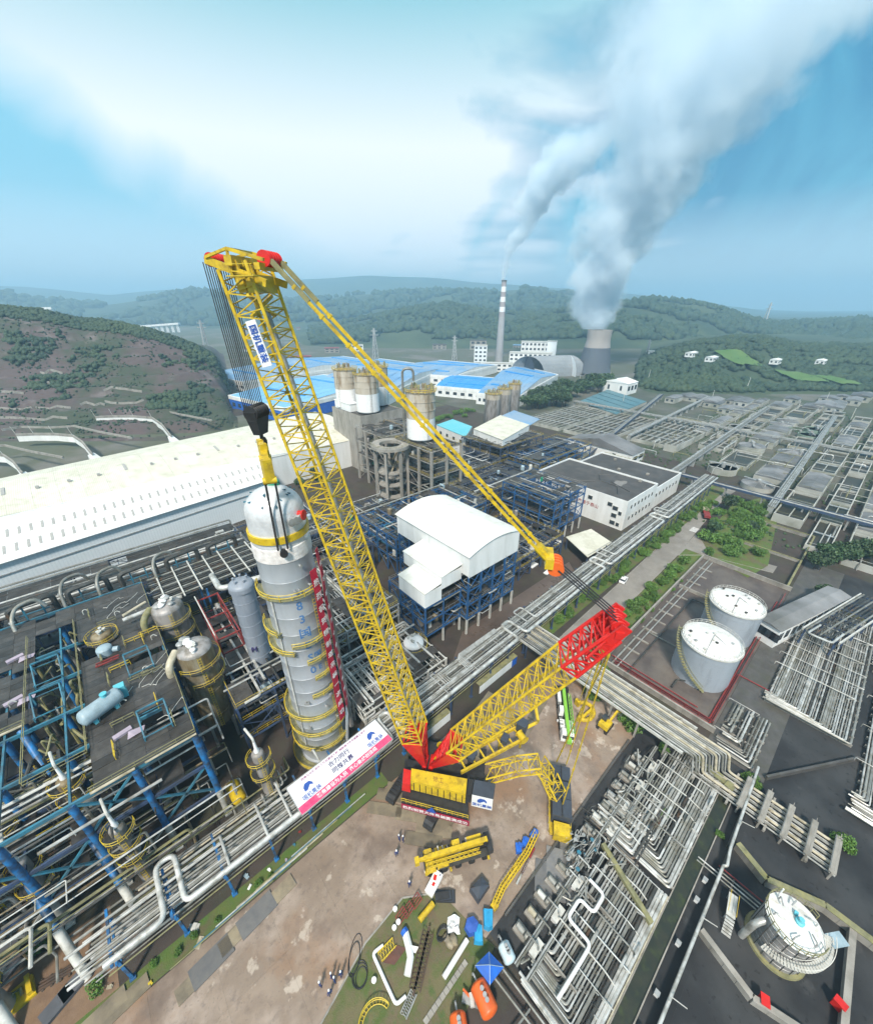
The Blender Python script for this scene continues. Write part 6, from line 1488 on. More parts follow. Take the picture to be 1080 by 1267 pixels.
def silo(label, c, z0, z1, r, split=.45, group=None, lowm='white_paint', upm='stained', gear=12, plat=True):
    t = thing('silo', label, 'silo', (c[0], c[1], z0), group); zm = z0 + (z1 - z0) * split
    part('lower_shell', MB().lathe([(r * .9, z0 - .6), (r, z0), (r, zm)], (*c, 0), 28), lowm, t)
    pr = []
    for i in range(3): a, b = zm + (z1 - zm) * i / 3, zm + (z1 - zm) * (i + 1) / 3; pr += [(r * 1.01, a + .01), (r * 1.01, b - .15), (r * 1.04, b - .1), (r * 1.04, b)]
    part('upper_shell', MB().lathe(pr, (*c, 0), 28), upm, t)
    part('roof', MB().lathe([(r * 1.05, z1), (r * .3, z1 + r * .25), (.02, z1 + r * .28)], (*c, 0), 28), 'rusty', t)
    if plat: q = MB(); rail_ring(q, (*c, 0), r * 1.1, z1, 0, 6.2832, posts=16, th=.09, h=1.4); part('railing', q, 'yellow_rail', t)
    g = random.Random(int(c[0]))
    for i in range(gear):
        a, d = g.uniform(0, 6.28), r * g.uniform(.1, .8); part('roof_gear', MB().lathe([(.5, 0), (.5, g.uniform(1, 2.6)), (.3, 2.8), (.02, 3)], (c[0] + d * cos(a), c[1] + d * sin(a), z1 + .3), 10), g.choice(('rusty', 'steel', 'pipe_moss')), t)
    a = g.uniform(3.5, 5); ld = MB(); ladder(ld, (c[0] + r * 1.06 * cos(a), c[1] + r * 1.06 * sin(a), z0), (c[0] + r * 1.06 * cos(a), c[1] + r * 1.06 * sin(a), z1), .8, 20); part('ladder', ld, 'rusty', t)
    return t
def upz(px, py, x, y):
    lo, hi = -5.0, 140.0
    for _ in range(50):
        z = (lo + hi) / 2
        if pix((x, y, z))[1] > py: lo = z
        else: hi = z
    return lo
c = P(521, 540, 30); silo('tallest silo, white below and brown stained above, standing on the concrete frame', (c.x, c.y), 30, upz(521, 484, c.x, c.y), 6.0)
ps = thing('gooseneck_pipe', 'tall grey gooseneck vent pipe beside the tallest silo', 'pipe', (c.x - 6.5, c.y + 2, 26))
part('pipe', MB().pipe([(c.x - 6.6, c.y + 3, 26), (c.x - 6.6, c.y + 3, upz(505, 455, c.x, c.y)), (c.x - 3, c.y + .5, upz(505, 455, c.x, c.y)), (c.x - 3, c.y + .5, upz(505, 470, c.x, c.y))], .5, 8, 2), 'pipe_grey', ps)
frame('silo_structure', 'brown stained floors and pipes packed between the concrete block and the ring tower', 98, 126, 146, 172, (7, 14, 21, 27), 'concrete', seed=22, bay=9, deck=.75, pipes=40, gear=14, brace=.3, csize=.9, pipe_m=('rusty', 'pipe_dark', 'pipe_grey', 'clad'))
blk = thing('silo_block', 'weathered grey concrete block building carrying the two left silos', 'building', (112, 185, 0))
house(blk, 104, 130, 176, 206, 30, 'concrete', .5, 'concrete_dark')
for i in range(3): window(blk, 110 + i * 7, 175.85, 20, 2, 3, 'y')
part('roof_house', MB().box((107.5, 196, 30.3), (5, 16, 4)).box((107.5, 196, 34.3), (5.6, 16.6, .3)), 'white_wall', blk)
for i, (px, py) in enumerate(((431, 503), (456, 509), (470, 500))):
    c = P(px, py, 30.6); silo(('left silo of the pair on the grey concrete block', 'right silo of the pair on the grey concrete block', 'silo half hidden behind the pair on the grey concrete block')[i], (c.x, c.y), 31.3, upz(px, py - 46, c.x, c.y), 6.0 if i < 2 else 5.2, .5)
for i, (px, py, r) in enumerate(((608, 522, 5.6), (622, 516, 5.0), (634, 510, 4.8))):
    c = P(px, py, 4); silo(('nearest of the three grey silos behind the cream roofed works', 'middle of the three grey silos behind the cream roofed works', 'farthest of the three grey silos behind the cream roofed works')[i], (c.x, c.y), .6, upz(px, py - 35, c.x, c.y), r, .85, lowm='clad')
frame('works_structure', 'dark blue open steel floors below the cream and blue striped roofs', 152, 188, 124, 152, (6, 11, 16), 'navy', seed=23, bay=6.5, deck=.6, pipes=50, gear=14)
def roof_px(parent, px, z, th, m, nm='roof'):
    p = [P(*q, z) for q in px]; return part(nm, MB().hexa([tuple(v) for v in p], [tuple(v + V(0, 0, th)) for v in p]), m, parent)
wk = thing('works_building', 'works building with cream roof and a blue striped annexe roof on a dark steel frame', 'building', (170, 140, 0))
roof_px(wk, ((586, 531), (619, 514), (655, 526), (622, 545)), 19.5, .3, 'cream_roof'); roof_px(wk, ((620, 515), (636, 508), (668, 519), (653, 528)), 19.0, .3, 'blue_roof')
q = [P(586, 531, 19.4), P(622, 545, 19.4), P(655, 526, 19.4)]
for a, b in zip(q, q[1:]): part('wall', MB().hexa([(a.x, a.y, 16.3), (b.x, b.y, 16.3), (b.x + .1, b.y + .2, 16.3), (a.x + .1, a.y + .2, 16.3)], [(a.x, a.y, 19.4), (b.x, b.y, 19.4), (b.x + .1, b.y + .2, 19.4), (a.x + .1, a.y + .2, 19.4)]), 'white_wall', wk)
part('red_drum', MB().tube([P(590, 536, 17.5), P(608, 534, 17.5)], 1.6, 12), 'red_rail', wk)
th_ = thing('teal_roofed_shed', 'small shed with turquoise roof beside the tallest silo', 'building', (150, 160, 0))
roof_px(th_, ((540, 526), (560, 519), (584, 528), (576, 541)), 15.5, .3, 'teal_roof')
q = [P(540, 526, 15.4), P(576, 541, 15.4), P(584, 528, 15.4), P(560, 519, 15.4)]
for i in range(4):
    a, b = q[i], q[(i + 1) % 4]; part('wall', MB().bar((a.x, a.y, 7.7), (b.x, b.y, 7.7), .3, 15.3), 'white_wall' if i < 2 else 'pale_wall', th_)
for i in range(4):
    p = q[0] + (q[1] - q[0]) * ((i + .6) / 4.4); n_ = (q[1] - q[0]).cross(V(0, 0, 1)).normalized(); 
    if n_.dot(p) > 0: n_ = -n_
    a, b = p + n_ * .2, p + (q[1] - q[0]).normalized() * 2 + n_ * .2; part('window', MB().bar((a.x, a.y, 12), (b.x, b.y, 12), .12, 1.8), 'glass', th_)

# ------------------------------------------------------------------ long warehouse at the left
wh = thing('warehouse', 'very long white warehouse with cream ridge roof and a lower white front roof', 'building', (40, 170, 0))
fA, fB = P(-70, 718, 14), P(336, 592, 14); bA, bB = P(-70, 660, 17), P(322, 566, 17)
part('front_wall', MB().hexa([(fA.x, fA.y, 0), (fB.x, fB.y, 0), (fB.x, fB.y + .3, 0), (fA.x, fA.y + .3, 0)], [(fA.x, fA.y, 13.9), (fB.x, fB.y, 13.9), (fB.x, fB.y + .3, 13.9), (fA.x, fA.y + .3, 13.9)]), 'pale_wall', wh)
def strip_roof(name, a0, a1, b0, b1, n, m, th=.2):
    for i in range(n):
        t0, t1 = i / n, (i + 1) / n; q = [a0 + (a1 - a0) * t0, a0 + (a1 - a0) * t1, b0 + (b1 - b0) * t1, b0 + (b1 - b0) * t0]; s = (q[1] - q[0]).normalized() * .02
        q = [q[0] + s, q[1] - s, q[2] - s, q[3] + s]; part(name, MB().hexa([tuple(v) for v in q], [tuple(v + V(0, 0, th)) for v in q]), m, wh)
strip_roof('front_roof_panel', fA - V(0, 1, .1), fB - V(0, 1, .1), bA, bB, 20, 'white_roof')
eA, eB = P(-70, 655, 17.5), P(452, 541, 14.5); rA, rB = P(-70, 612, 22), P(408, 514, 20); 
mA, mB_ = eA + (rA - eA) * .5 + V(0, 0, 1.0), eB + (rB - eB) * .5 + V(0, 0, .8)
strip_roof('roof_panel', eA, eB, mA, mB_, 22, 'cream_roof'); strip_roof('roof_panel', mA, mB_, rA, rB, 22, 'cream_roof')
kA, kB = rA + (rA - mA) + V(0, 0, -3), rB + (rB - mB_) + V(0, 0, -3); strip_roof('roof_panel', rA, rB, kA, kB, 22, 'cream_roof')
pts = [eB, mB_, rB, kB]; g0 = [(p.x - .4, p.y, p.z) for p in pts] + [(kB.x - .4, kB.y, 0), (eB.x - .4, eB.y, 0)]
part('gable_wall', MB().add(g0, [tuple(range(6))]), 'white_wall', wh)
part('front_wall', MB().hexa([(bB.x, bB.y + .5, 0), (eB.x - .5, eB.y + .1, 0), (eB.x - .5, eB.y + .4, 0), (bB.x, bB.y + .8, 0)], [(bB.x, bB.y + .5, 16.8), (eB.x - .5, eB.y + .1, 14.4), (eB.x - .5, eB.y + .4, 14.4), (bB.x, bB.y + .8, 16.8)]), 'white_wall', wh)
part('eaves_wall', MB().hexa([tuple(bA), tuple(bB), tuple(bB + V(0, .3, 0)), tuple(bA + V(0, .3, 0))], [tuple(bA + V(0, 0, .9)), tuple(bB + V(0, 0, .3)), tuple(bB + V(0, .3, .3)), tuple(bA + V(0, .3, .9))]), 'white_wall', wh)
slot = mat('grey skylight strip', (.40, .39, .37), .5); 
sm_ = None
for row, v0, v1, off_ in ((0, .16, .34, 0), (1, .52, .70, .4)):
    for i in range(34):
        t = (i + .5 + off_) / 35; a, b = fA - V(0, 1, .1), fB - V(0, 1, .1); q0 = (a + (b - a) * t); q1 = bA + (bB - bA) * t; s = (b - a).normalized() * .36
        k0, k1 = q0 + (q1 - q0) * v0, q0 + (q1 - q0) * v1
        part('skylight', MB().hexa([tuple(k0 - s), tuple(k0 + s), tuple(k1 + s), tuple(k1 - s)], [tuple(k0 - s + V(0, 0, .3)), tuple(k0 + s + V(0, 0, .3)), tuple(k1 + s + V(0, 0, .3)), tuple(k1 - s + V(0, 0, .3))]), slot, wh)
for i in range(17):
    t = (i + .6) / 17.5; p = mA + (mB_ - mA) * t + V(0, 0, .2)
    if i % 4 == 1: q = p + (rA - mA) * .55; part('ridge_slot', MB().bar(p, q, 1.0, .5), slot, wh)
    else: part('roof_vent', MB().box(tuple(p), (1.0, 1.0, .9)), slot, wh)
part('wall_rail', MB().bar(fA + V(0, -.2, -4), fB + V(0, -.2, -4), .2, .3), 'steel', wh)
# ------------------------------------------------------------------ the two oil tanks in their bund
def oil_tank(label, c, r, h):
    t = thing('oil_tank', label, 'tank', (c[0], c[1], 0), 'white roofed oil tanks'); del t['group']
    n_ = 5
    for i in range(n_): part('shell_course', MB().lathe([(r, h * i / n_ + .03), (r, h * (i + 1) / n_)], (*c, 0), 44), 'tank_grey', t)
    part('wind_girder', MB().lathe([(r, h - .35), (r + .25, h - .35), (r + .25, h - .1), (r, h - .1)], (*c, 0), 44), 'white_steel', t)
    part('roof', MB().lathe([(r, h), (r * .66, h + .75), (r * .33, h + 1.15), (.02, h + 1.3)], (*c, 0), 44), 'tank_white', t)
    q = MB(); rail_ring(q, (*c, 0), r - .1, h + .02, 0, 6.2832, n=44, posts=36, th=.05); part('railing', q, 'white_steel', t)
    q = MB()
    for i in range(26):
        a0, a1 = -2.35 + i * .055 * 1.0, -2.35 + (i + 1) * .055; a = 1.75 + (25 - i) * .072; z = .4 + (h - .4) * i / 25
        q.box((c[0] + (r + .5) * cos(a), c[1] + (r + .5) * sin(a), z), (.9, .5, .1), a)
    for s_ in (.1, .95): q.tube([(c[0] + (r + s_) * cos(1.75 + (25 - i) * .072), c[1] + (r + s_) * sin(1.75 + (25 - i) * .072), .4 + (h - .4) * i / 25 + .9) for i in range(26)], .05, 4)
    part('spiral_stair', q, 'pipe_moss', t)
    for a0, a1, k in ((3.2, .8, .97), (4.4, 5.6, .8)):
        q = MB()
        pts = [(c[0] + r * k * cos(a0) * (1 - i / 8) + r * .1 * cos(a1) * i / 8, c[1] + r * k * sin(a0) * (1 - i / 8), h + .15 + 1.25 * sin(min(1, i / 8) * 1.57)) for i in range(9)]
        q.tube(pts, .12, 6); part('roof_pipe', q, 'steel', t)
    g = random.Random(int(c[0]))
    for i in range(9): a, d = g.uniform(0, 6.28), r * g.uniform(.15, .85); part('roof_fitting', MB().lathe([(.22, 0), (.22, .5), (.34, .5), (.34, .62), (.02, .7)], (c[0] + d * cos(a), c[1] + d * sin(a), h + 1.2 * (1 - d / r)), 10), g.choice(('steel', 'white_steel', 'pipe_dark')), t)
oil_tank('grey oil tank with white roof, the nearer of the two in the bund', (94.2, 9.5), 6.1, 10.4)
oil_tank('grey oil tank with white roof, the farther of the two in the bund', (114.2, 9.8), 6.1, 10.4)
def wall_run(name, label, pts, h, th, m, cat='wall', panel=3.0, cap=None, group=None):
    t = thing(name, label, cat, (*pts[0], 0), group)
    for a, b in zip(pts, pts[1:]):
        a, b = V(*a, 0), V(*b, 0); d = b - a; n_ = max(1, int(d.length / panel)); an = math.atan2(d.y, d.x); L_ = d.length / n_
        me = MB().box((0, 0, 0), (L_ - .04, th, h)).mesh('wall_panel', m)
        for i in range(n_): c = a + d * ((i + .5) / n_); place('wall_panel', me, t, (c.x, c.y, .02), an)
        if cap: part('coping', MB().bar(a + V(0, 0, h + .08), b + V(0, 0, h + .08), th + .16, .12), cap, t)
    return t
wall_run('bund_wall', 'concrete bund wall round the two oil tanks', [(79, 1.6), (79, 26.8), (150, 26.8), (150, 1.8)], 1.4, .3, 'concrete', cap='concrete')
wall_run('bund_wall', 'low inner concrete wall behind the farther oil tank', [(126, 2), (126, 26)], 1.1, .3, 'concrete')
rr = thing('red_pipe_rail', 'oxide red pipe rail running round the foot of the oil tanks', 'railing', (84, 2.4, 0))
q = MB()
for z in (.5, 1.1): q.bar((81, 25, z), (81, 2.6, z), .12); q.bar((81, 2.6, z), (146, 2.6, z), .12)
for i in range(24): q.bar((81 + i * 2.8, 2.6, 0), (81 + i * 2.8, 2.6, 1.1), .1)
for i in range(9): q.bar((81, 2.6 + i * 2.7, 0), (81, 2.6 + i * 2.7, 1.1), .1)
part('rail', q, 'red_rail', rr)
q = MB(); q.pipe([(81.6, 24, .4), (81.6, 3.4, .4), (140, 3.4, .4)], .16, 8); q.pipe([(80.4, 22, .4), (80.4, 3.0, .4), (100, 3.0, .4), (100, -4, .4)], .14, 8); part('fire_main', q, 'red_rail', rr)
bp2 = thing('bund_pipes', 'grey pipes lying on the dark bund floor left of the nearer oil tank', 'pipes', (84, 20, 0))
for i, (p, r_) in enumerate((([(80, 24.8, .6), (150, 24.8, .6)], .22), ([(80, 23.4, .6), (148, 23.4, .6)], .16), ([(80, 20.8, .6), (122, 20.8, .6), (122, 16.5, .6)], .2), ([(82.5, 26, .7), (82.5, 6, .7)], .14), ([(98, 24, .5), (98, 16.5, .5)], .18), ([(84, 12, .5), (87.4, 12, .5), (87.4, 10.5, 1.2)], .2))):
    part('pipe', MB().pipe(p, r_, 8), ('pipe_grey', 'pipe_white', 'pipe_dark', 'red_rail', 'pipe_grey', 'pipe_dark')[i], bp2)
for k in range(12): part('sleeper', MB().box((83 + k * 5.4, 23.6, .04), (.4, 4, .34)), 'concrete', bp2)

# ------------------------------------------------------------------ nested pipe fields
def pipe_field(name, label, x0, x1, y0, y1, n, turn, ytop, seed, z=.7, gaps=(), reverse=False, mats=('pipe_grey', 'pipe_white', 'pipe_grey', 'pipe_white', 'pipe_dark'), cross=6, zc=1.5, step_in=1.0, group=None):
    """pipes along x that turn one inside the other towards +y at the near end"""
    g = random.Random(seed); t = thing(name, label, 'pipes', (x0, y0, 0), group)
    for i in range(n):
        f_ = i / (n - 1)
        if any(a < f_ < b for a, b in gaps): continue
        y = y0 + (y1 - y0) * f_; xt = x0 + (x1 - x0) * turn * f_ * step_in + (0 if not reverse else 0); r_ = g.choice((.1, .13, .16, .2, .24))
        zz = z + g.choice((0, 0, .25))
        p = [(x1, y, zz), (xt, y, zz), (xt, ytop - g.uniform(0, 1.5), zz)]
        if g.random() < .25: xm = x0 + (x1 - x0) * g.uniform(.5, .8); p = [(x1, y, zz), (xm, y, zz), (xm, y, zz + .8), (xm - 1.8, y, zz + .8), (xm - 1.8, y, zz), (xt, y, zz), (xt, ytop - g.uniform(0, 1.5), zz)]
        b_ = MB().pipe(p, r_, 7)
        for _ in range(2): fx = g.uniform(xt + .5, x1 - .3); b_.lathe([(r_ * 1.7, -.07), (r_ * 1.7, .07)], (fx, y, zz), 8, axis=V(1, 0, 0))
        part('pipe', b_, g.choice(mats), t)
    for i in range(cross):
        x = x0 + (x1 - x0) * (.28 + .7 * i / max(1, cross - 1)); a, b = y0 - .4, y1 + 1.5
        m_ = g.choice(('pipe_white', 'pipe_grey', 'white_steel'))
        part('cross_pipe', MB().pipe([(x, b, zc - .9), (x, b, zc), (x, a + g.uniform(0, 4), zc), (x, a + g.uniform(0, 4) - .3, zc - .9)], g.choice((.07, .1, .13)), 7), m_, t)
    for i in range(int((x1 - x0) / 2.6)):
        x = x0 + .6 + i * 2.6; part('sleeper', MB().box((x, (y0 + y1) / 2, .03), (.3, abs(y1 - y0) + .8, z - .24)), 'concrete', t)
    return t
pipe_field('pipe_bundle', 'nested bundle of pale pipes turning a corner beside the mossy channel', 45.2, 69.5, -2.6, 5.4, 19, .30, 10.4, 41, cross=7)
pipe_field('pipe_bundle', 'second nested pipe bundle inside the larger corner bundle', 43.6, 56, 2.2, 6.6, 9, .5, 11, 42, cross=4, z=1.1, zc=1.9)
pipe_field('pipe_bundle', 'bundle of pale pipes with white loop at the bottom near the blue canopy', 20.5, 44, -2.4, 5.2, 19, .22, 7.4, 43, cross=8)
pipe_field('pipe_bundle', 'dense pale pipe bundle right of the oil tanks', 96, 146, -17.5, -3.6, 34, .06, -2.6, 44, cross=8, z=.9, zc=1.8)
pipe_field('pipe_bundle', 'nested pipe corner just below the oil tanks', 75.6, 90, -5.6, .6, 11, .55, 1.4, 45, cross=2)
pipe_field('pipe_bundle', 'pipe bundle at the far right behind the dense pipe bed', 128, 168, -30, -19, 16, .2, -17.6, 46, cross=3, z=.9)
pipe_field('pipe_bundle', 'nested pipe corner at the right picture edge', 66, 84, -36, -27, 14, .5, -24, 47, cross=3, z=.9)
pipe_field('pipe_bundle', 'pipe bundle on the dark floor beyond the dense pipe bed, at the right edge', 80, 126, -26, -20, 14, .1, -18.4, 48, cross=4, z=.9)
lp = thing('looped_white_pipe', 'thick white pipe with a double bend lying over the bottom pipe bundle', 'pipe', (28, 2, 1.8))
part('pipe', MB().pipe([(36.5, 6.0, 1.8), (36.5, 3.6, 1.8), (33.4, 3.6, 1.8), (33.4, 5.8, 1.8), (30.2, 5.8, 1.8), (30.2, 2.2, 1.8), (28.4, 2.2, 1.8), (22.5, 2.4, 1.8)], .24, 10, .7), 'white_paint', lp)
for x in (35, 29.5, 25): part('stand', MB().box((x, 3.4, 0), (.2, 4.6, 1.5)), 'concrete', lp)
ml = thing('mossy_pipe_wall', 'lichen yellow concrete pipe trough crossing the head of the pipe bundle', 'trough', (69, 3, 0))
part('trough', MB().bar((71.2, 11, .9), (68.4, -4.6, .9), .9, .9), 'pipe_moss', ml)
for i in range(9): p = V(71.2, 11, 1.4) + (V(68.4, -4.6, 1.4) - V(71.2, 11, 1.4)) * (i + .5) / 9; part('cover_slab', MB().box(tuple(p), (1.0, 1.5, .14), 1.4), 'pipe_moss', ml)
ml2 = thing('mossy_pipe_wall', 'lichen covered concrete beam lying across the bottom pipe bundle', 'trough', (40, 2, 0))
part('trough', MB().bar((42.5, 7.0, 1.3), (38.8, -2.4, 1.3), .7, .8), 'pipe_moss', ml2)
part('pier', MB().box((42, 6, 0), (.7, .7, 1)).box((39.2, -1.6, 0), (.7, .7, 1)), 'concrete', ml2)
ml3 = thing('mossy_pipe_wall', 'lichen covered beam at the far end of the dense right hand pipe bed', 'trough', (148, -8, 0))
part('trough', MB().bar((150.4, -3, 1.2), (144, -26, 1.2), 1.0, 1.0), 'pipe_moss', ml3)
for i, (a, b, r_, m_, lb) in enumerate((((14, -2.2), (44, -2.5), .24, 'pipe_white', 'thick white pipe along the near kerb of the mossy channel'), ((14, -2.75), (44, -2.8), .1, 'pipe_cream', 'thin cream pipe along the near kerb of the mossy channel'))):
    t = thing('kerb_pipe', lb, 'pipe', (*a, 0)); part('pipe', MB().tube([(*a, .75), (*b, .75)], r_, 8), m_, t)
    for k in range(8): x = a[0] + (b[0] - a[0]) * (k + .5) / 8; part('stand', MB().box((x, a[1] - .05, 0), (.25, .4, .52)), 'concrete', t)
# raised white main on the wall right of the channel
wm = thing('wall_top_pipe', 'long pale pipe on a low wall separating the channel from the dark containment floor', 'pipe', (20, -7, 0))
part('pipe', MB().pipe([(14, -7.0, 1.6), (54, -7.0, 1.6), (54.3, -7.4, 1.7), (57, -7.0, 1.9), (76, -6.4, 1.9)], .22, 9, .5), 'pipe_white', wm)
for k in range(18): part('wall_panel', MB().box((15.5 + k * 3.4, -7.05 + (.3 if k > 12 else 0), 0), (3.36, .28, 1.35)), 'concrete_dark', wm)
for x in (22, 33, 44, 62): part('lamp_arm', MB().bar((x, -7, 1.4), (x, -7, 3.2), .1).bar((x, -7, 3.2), (x + .4, -8.6, 3.3), .08), 'white_steel', wm)
# red pump skid on the channel strip, valves with white boxes
for i, x in enumerate((24, 28.5, 33, 40, 47, 50.5)):
    t = thing('valve_box', 'small white valve box on the strip right of the mossy channel', 'valve box', (x, -5.8, 0), 'white valve boxes beside the channel')
    part('box', MB().box((x, -5.8, .03), (.5, .5, .8)), 'white_paint', t); part('lid', MB().box((x, -5.8, .83), (.6, .6, .08)), 'steel', t)
# containment walls: weathered stone cappings
wall_run('containment_wall', 'mossy topped containment wall running past the round tank to the right', [(59.2, -7.6), (57.2, -12), (60.0, -18.5), (60.5, -52)], 1.5, .75, 'concrete', cap='pipe_moss', panel=1.6)
wall_run('containment_wall', 'pale containment wall from the pipe wall to the bottom right corner', [(43.6, -7.4), (41.6, -14), (43.2, -19), (42.6, -40)], 1.2, .6, 'concrete', cap='concrete', panel=1.6)
wall_run('containment_wall', 'short containment wall joining the long one behind the round tank', [(60.0, -21.6), (40, -22.4)], 1.2, .6, 'concrete', cap='concrete', panel=1.6)
wall_run('containment_wall', 'low dark wall along the far side of the containment floor', [(76, -8), (94, -19), (96, -50)], 1.0, .4, 'concrete_dark', panel=2.4)
for i, (px, py) in enumerate(((945, 1240), (1038, 1243))):
    p = P(px, py, 1.0); t = thing('hydrant_box', ('red hydrant box at the pale wall, left of the two', 'red hydrant box at the short wall near the right edge')[i], 'hydrant', (p.x, p.y, 0))
    part('cabinet', MB().box((p.x, p.y, .2), (1.1, .8, 1.3), .3 + i), 'red', t); part('lid', MB().box((p.x, p.y, 1.5), (1.25, .95, .12), .3 + i), 'red', t); part('leg', MB().box((p.x, p.y, 0), (.3, .3, .2)), 'black', t)
# round tank in the containment
c3, r3, h3 = (50.4, -14.8), 3.05, 7.0
t3 = thing('round_tank', 'soiled silver clad round tank with white roof and spiral stair on the dark floor', 'tank', (*c3, 0))
for i in range(6):
    part('cladding_course', MB().lathe([(r3, h3 * i / 6 + .04), (r3 + .02, h3 * (i + 1) / 6 - .04), (r3 - .03, h3 * (i + 1) / 6)], (*c3, 0), 36), mat('streaked silver cladding', (.36, .35, .35), .42, .3, col2=(.20, .20, .20), sc=1.1, dirt=(.13, .12, .10), dsc=.6, dlo=.5, dhi=.7, streak=8), t3)
q = MB()
for i in range(18): a = i / 18 * 6.283; q.bar((c3[0] + (r3 + .04) * cos(a), c3[1] + (r3 + .04) * sin(a), 0), (c3[0] + (r3 + .04) * cos(a), c3[1] + (r3 + .04) * sin(a), h3), .06)
part('cladding_seam', q, 'pipe_dark', t3)
part('foundation', MB().lathe([(r3 + .5, 0), (r3 + .4, .35), (r3, .4)], (*c3, 0), 36), 'pipe_moss', t3)
part('roof', MB().lathe([(r3 + .1, h3), (r3 * .5, h3 + .35), (.02, h3 + .5)], (*c3, 0), 36), 'tank_white', t3)
q = MB(); rail_ring(q, (*c3, 0), r3 + .15, h3, -.6, 4.6, posts=22, th=.06); part('railing', q, 'pipe_moss', t3)
q = MB()
for i in range(30): a = 2.75 + i * .083; q.box((c3[0] + (r3 + .55) * cos(a), c3[1] + (r3 + .55) * sin(a), 3.0 + (h3 - 3.0) * i / 29), (.95, .38, .1), a)
for s_ in (.1, 1.0): q.tube([(c3[0] + (r3 + s_) * cos(2.75 + i * .083), c3[1] + (r3 + s_) * sin(2.75 + i * .083), 3.9 + (h3 - 3.0) * i / 29) for i in range(30)], .05, 4)
part('spiral_stair', q, 'white_steel', t3)
part('landing', MB().box((c3[0] + 2.2, c3[1] - 4.0, h3 - .2), (2.2, 1.4, .1), -.6), 'sky_blue', t3)
part('roof_motor', MB().lathe([(.5, h3 + .4), (.5, h3 + .8), (.3, h3 + .9), (.3, h3 + 1.4)], (c3[0] + .2, c3[1] - .3, 0), 14).box((c3[0] + .9, c3[1] + .2, h3 + .4), (.5, .4, .4)), 'teal_roof', t3)
for i in range(6): a = 1 + i * 1.1; part('roof_pipe', MB().pipe([(c3[0] + 2.4 * cos(a), c3[1] + 2.4 * sin(a), h3 + .2), (c3[0] + 2.4 * cos(a), c3[1] + 2.4 * sin(a), h3 + 1.0), (c3[0] + 1.6 * cos(a + .3), c3[1] + 1.6 * sin(a + .3), h3 + .8)], .09, 7), 'steel', t3)
part('vent_post', MB().tube([(c3[0] + 1.6, c3[1] + 2.2, h3), (c3[0] + 1.6, c3[1] + 2.2, h3 + 2.2)], .1, 7), 'white_paint', t3)
part('overflow_duct', MB().pipe([(c3[0] - 2.8, c3[1] + 3.4, .4), (c3[0] - 2.8, c3[1] + 3.2, 5.0), (c3[0] - 1.6, c3[1] + 2.4, 5.6)], .42, 10, .8), 'pipe_white', t3)
for i, pts in enumerate(([(54, -6.6), (54, -13.2), (53.6, -13.2)], [(53.4, -6.6), (53.4, -12.8)], [(52.8, -4), (52.8, -12.4)], [(52.2, -4), (52.2, -12)])):
    t = thing('tank_feed_pipe', 'thin pipe from the channel side to the round tank', 'pipe', (*pts[0], 0), 'feed pipes of the round tank')
    part('pipe', MB().pipe([(a, b, .8) for a, b in pts], .1, 7), ('red_rail', 'pipe_grey', 'pipe_white', 'pipe_grey')[i], t)
    part('stand', MB().box((pts[0][0], -8.8, 0), (.2, .2, .7)), 'concrete', t)
st = thing('stile_bridge', 'weathered step over bridge beside the round tank', 'bridge', (49.4, -9.8, 0))
part('deck', MB().box((49.6, -9.4, 1.5), (3.2, 1.1, .12), .15), 'white_steel', st)
q = MB()
for k in range(6): q.box((47.7 - k * .3, -9.7 - k * .05, 1.4 - k * .24), (.3, 1.1, .07), .15)
part('steps', q, 'pipe_white', st); part('leg', MB().box((48.2, -9.6, 0), (.12, 1, 1.5), .15), 'steel', st); part('leg', MB().box((51, -9.2, 0), (.12, 1, 1.5), .15), 'steel', st)
q = MB(); q.bar((48, -10.1, 2.5), (51.1, -9.7, 2.5), .06); q.bar((48, -9.1, 2.5), (51.1, -8.7, 2.5), .06); part('railing', q, 'yellow_rail', st)
# ------------------------------------------------------------------ pump house rows between yard and pipe field
g_ = random.Random(60)
wall_run('pump_kerb', 'low concrete kerb wall along the pump row beside the yard', [(24, 12.1), (64, 12.6)], .5, .3, 'concrete_dark', panel=3)
for i in range(15):
    x = 24.5 + i * 2.65; y = 9.4 + g_.uniform(-.2, .2)
    if 38 < x < 41.5: continue
    t = thing('pump_set', ORD[i] + ' pump and motor block from the blue canopy end of the row', 'pump', (x, y, 0), 'pump sets in the row')
    part('plinth', MB().box((x, y, .02), (1.5, 2.4, .5)), 'concrete', t)
    part('motor', MB().lathe([(.1, -.7), (.4, -.65), (.4, .5), (.3, .6), (.1, .62)], (x, y + .4, 1.0), 12, axis=V(0, 1, 0)), g_.choice(('white_steel', 'pipe_grey', 'steel', 'pipe_cream')), t)
    part('casing', MB().lathe([(.5, -.2), (.55, 0), (.5, .2)], (x, y - .7, 1.0), 12, axis=V(0, 1, 0)).tube([(x, y - .7, 1.2), (x, y - .7, 2.2)], .14, 7), 'pipe_grey', t)
    part('pipe', MB().pipe([(x, y - .7, 2.2), (x, y - 2.6, 2.2), (x, y - 2.6, .6)], .12, 7), g_.choice(('pipe_white', 'pipe_grey')), t)
    if i % 2 == 0:
        t = thing('motor_cover', ORD[i // 2] + ' white cover box behind the pump row, from the blue canopy end', 'cover box', (x, 6.9, 0), 'white cover boxes behind the pumps')
        part('box', MB().box((x, 7.0, .05), (2.1, .9, 1.0), 0), 'white_paint', t); part('lid', MB().box((x, 7.0, 1.05), (2.2, 1.0, .1)), 'white_steel', t)
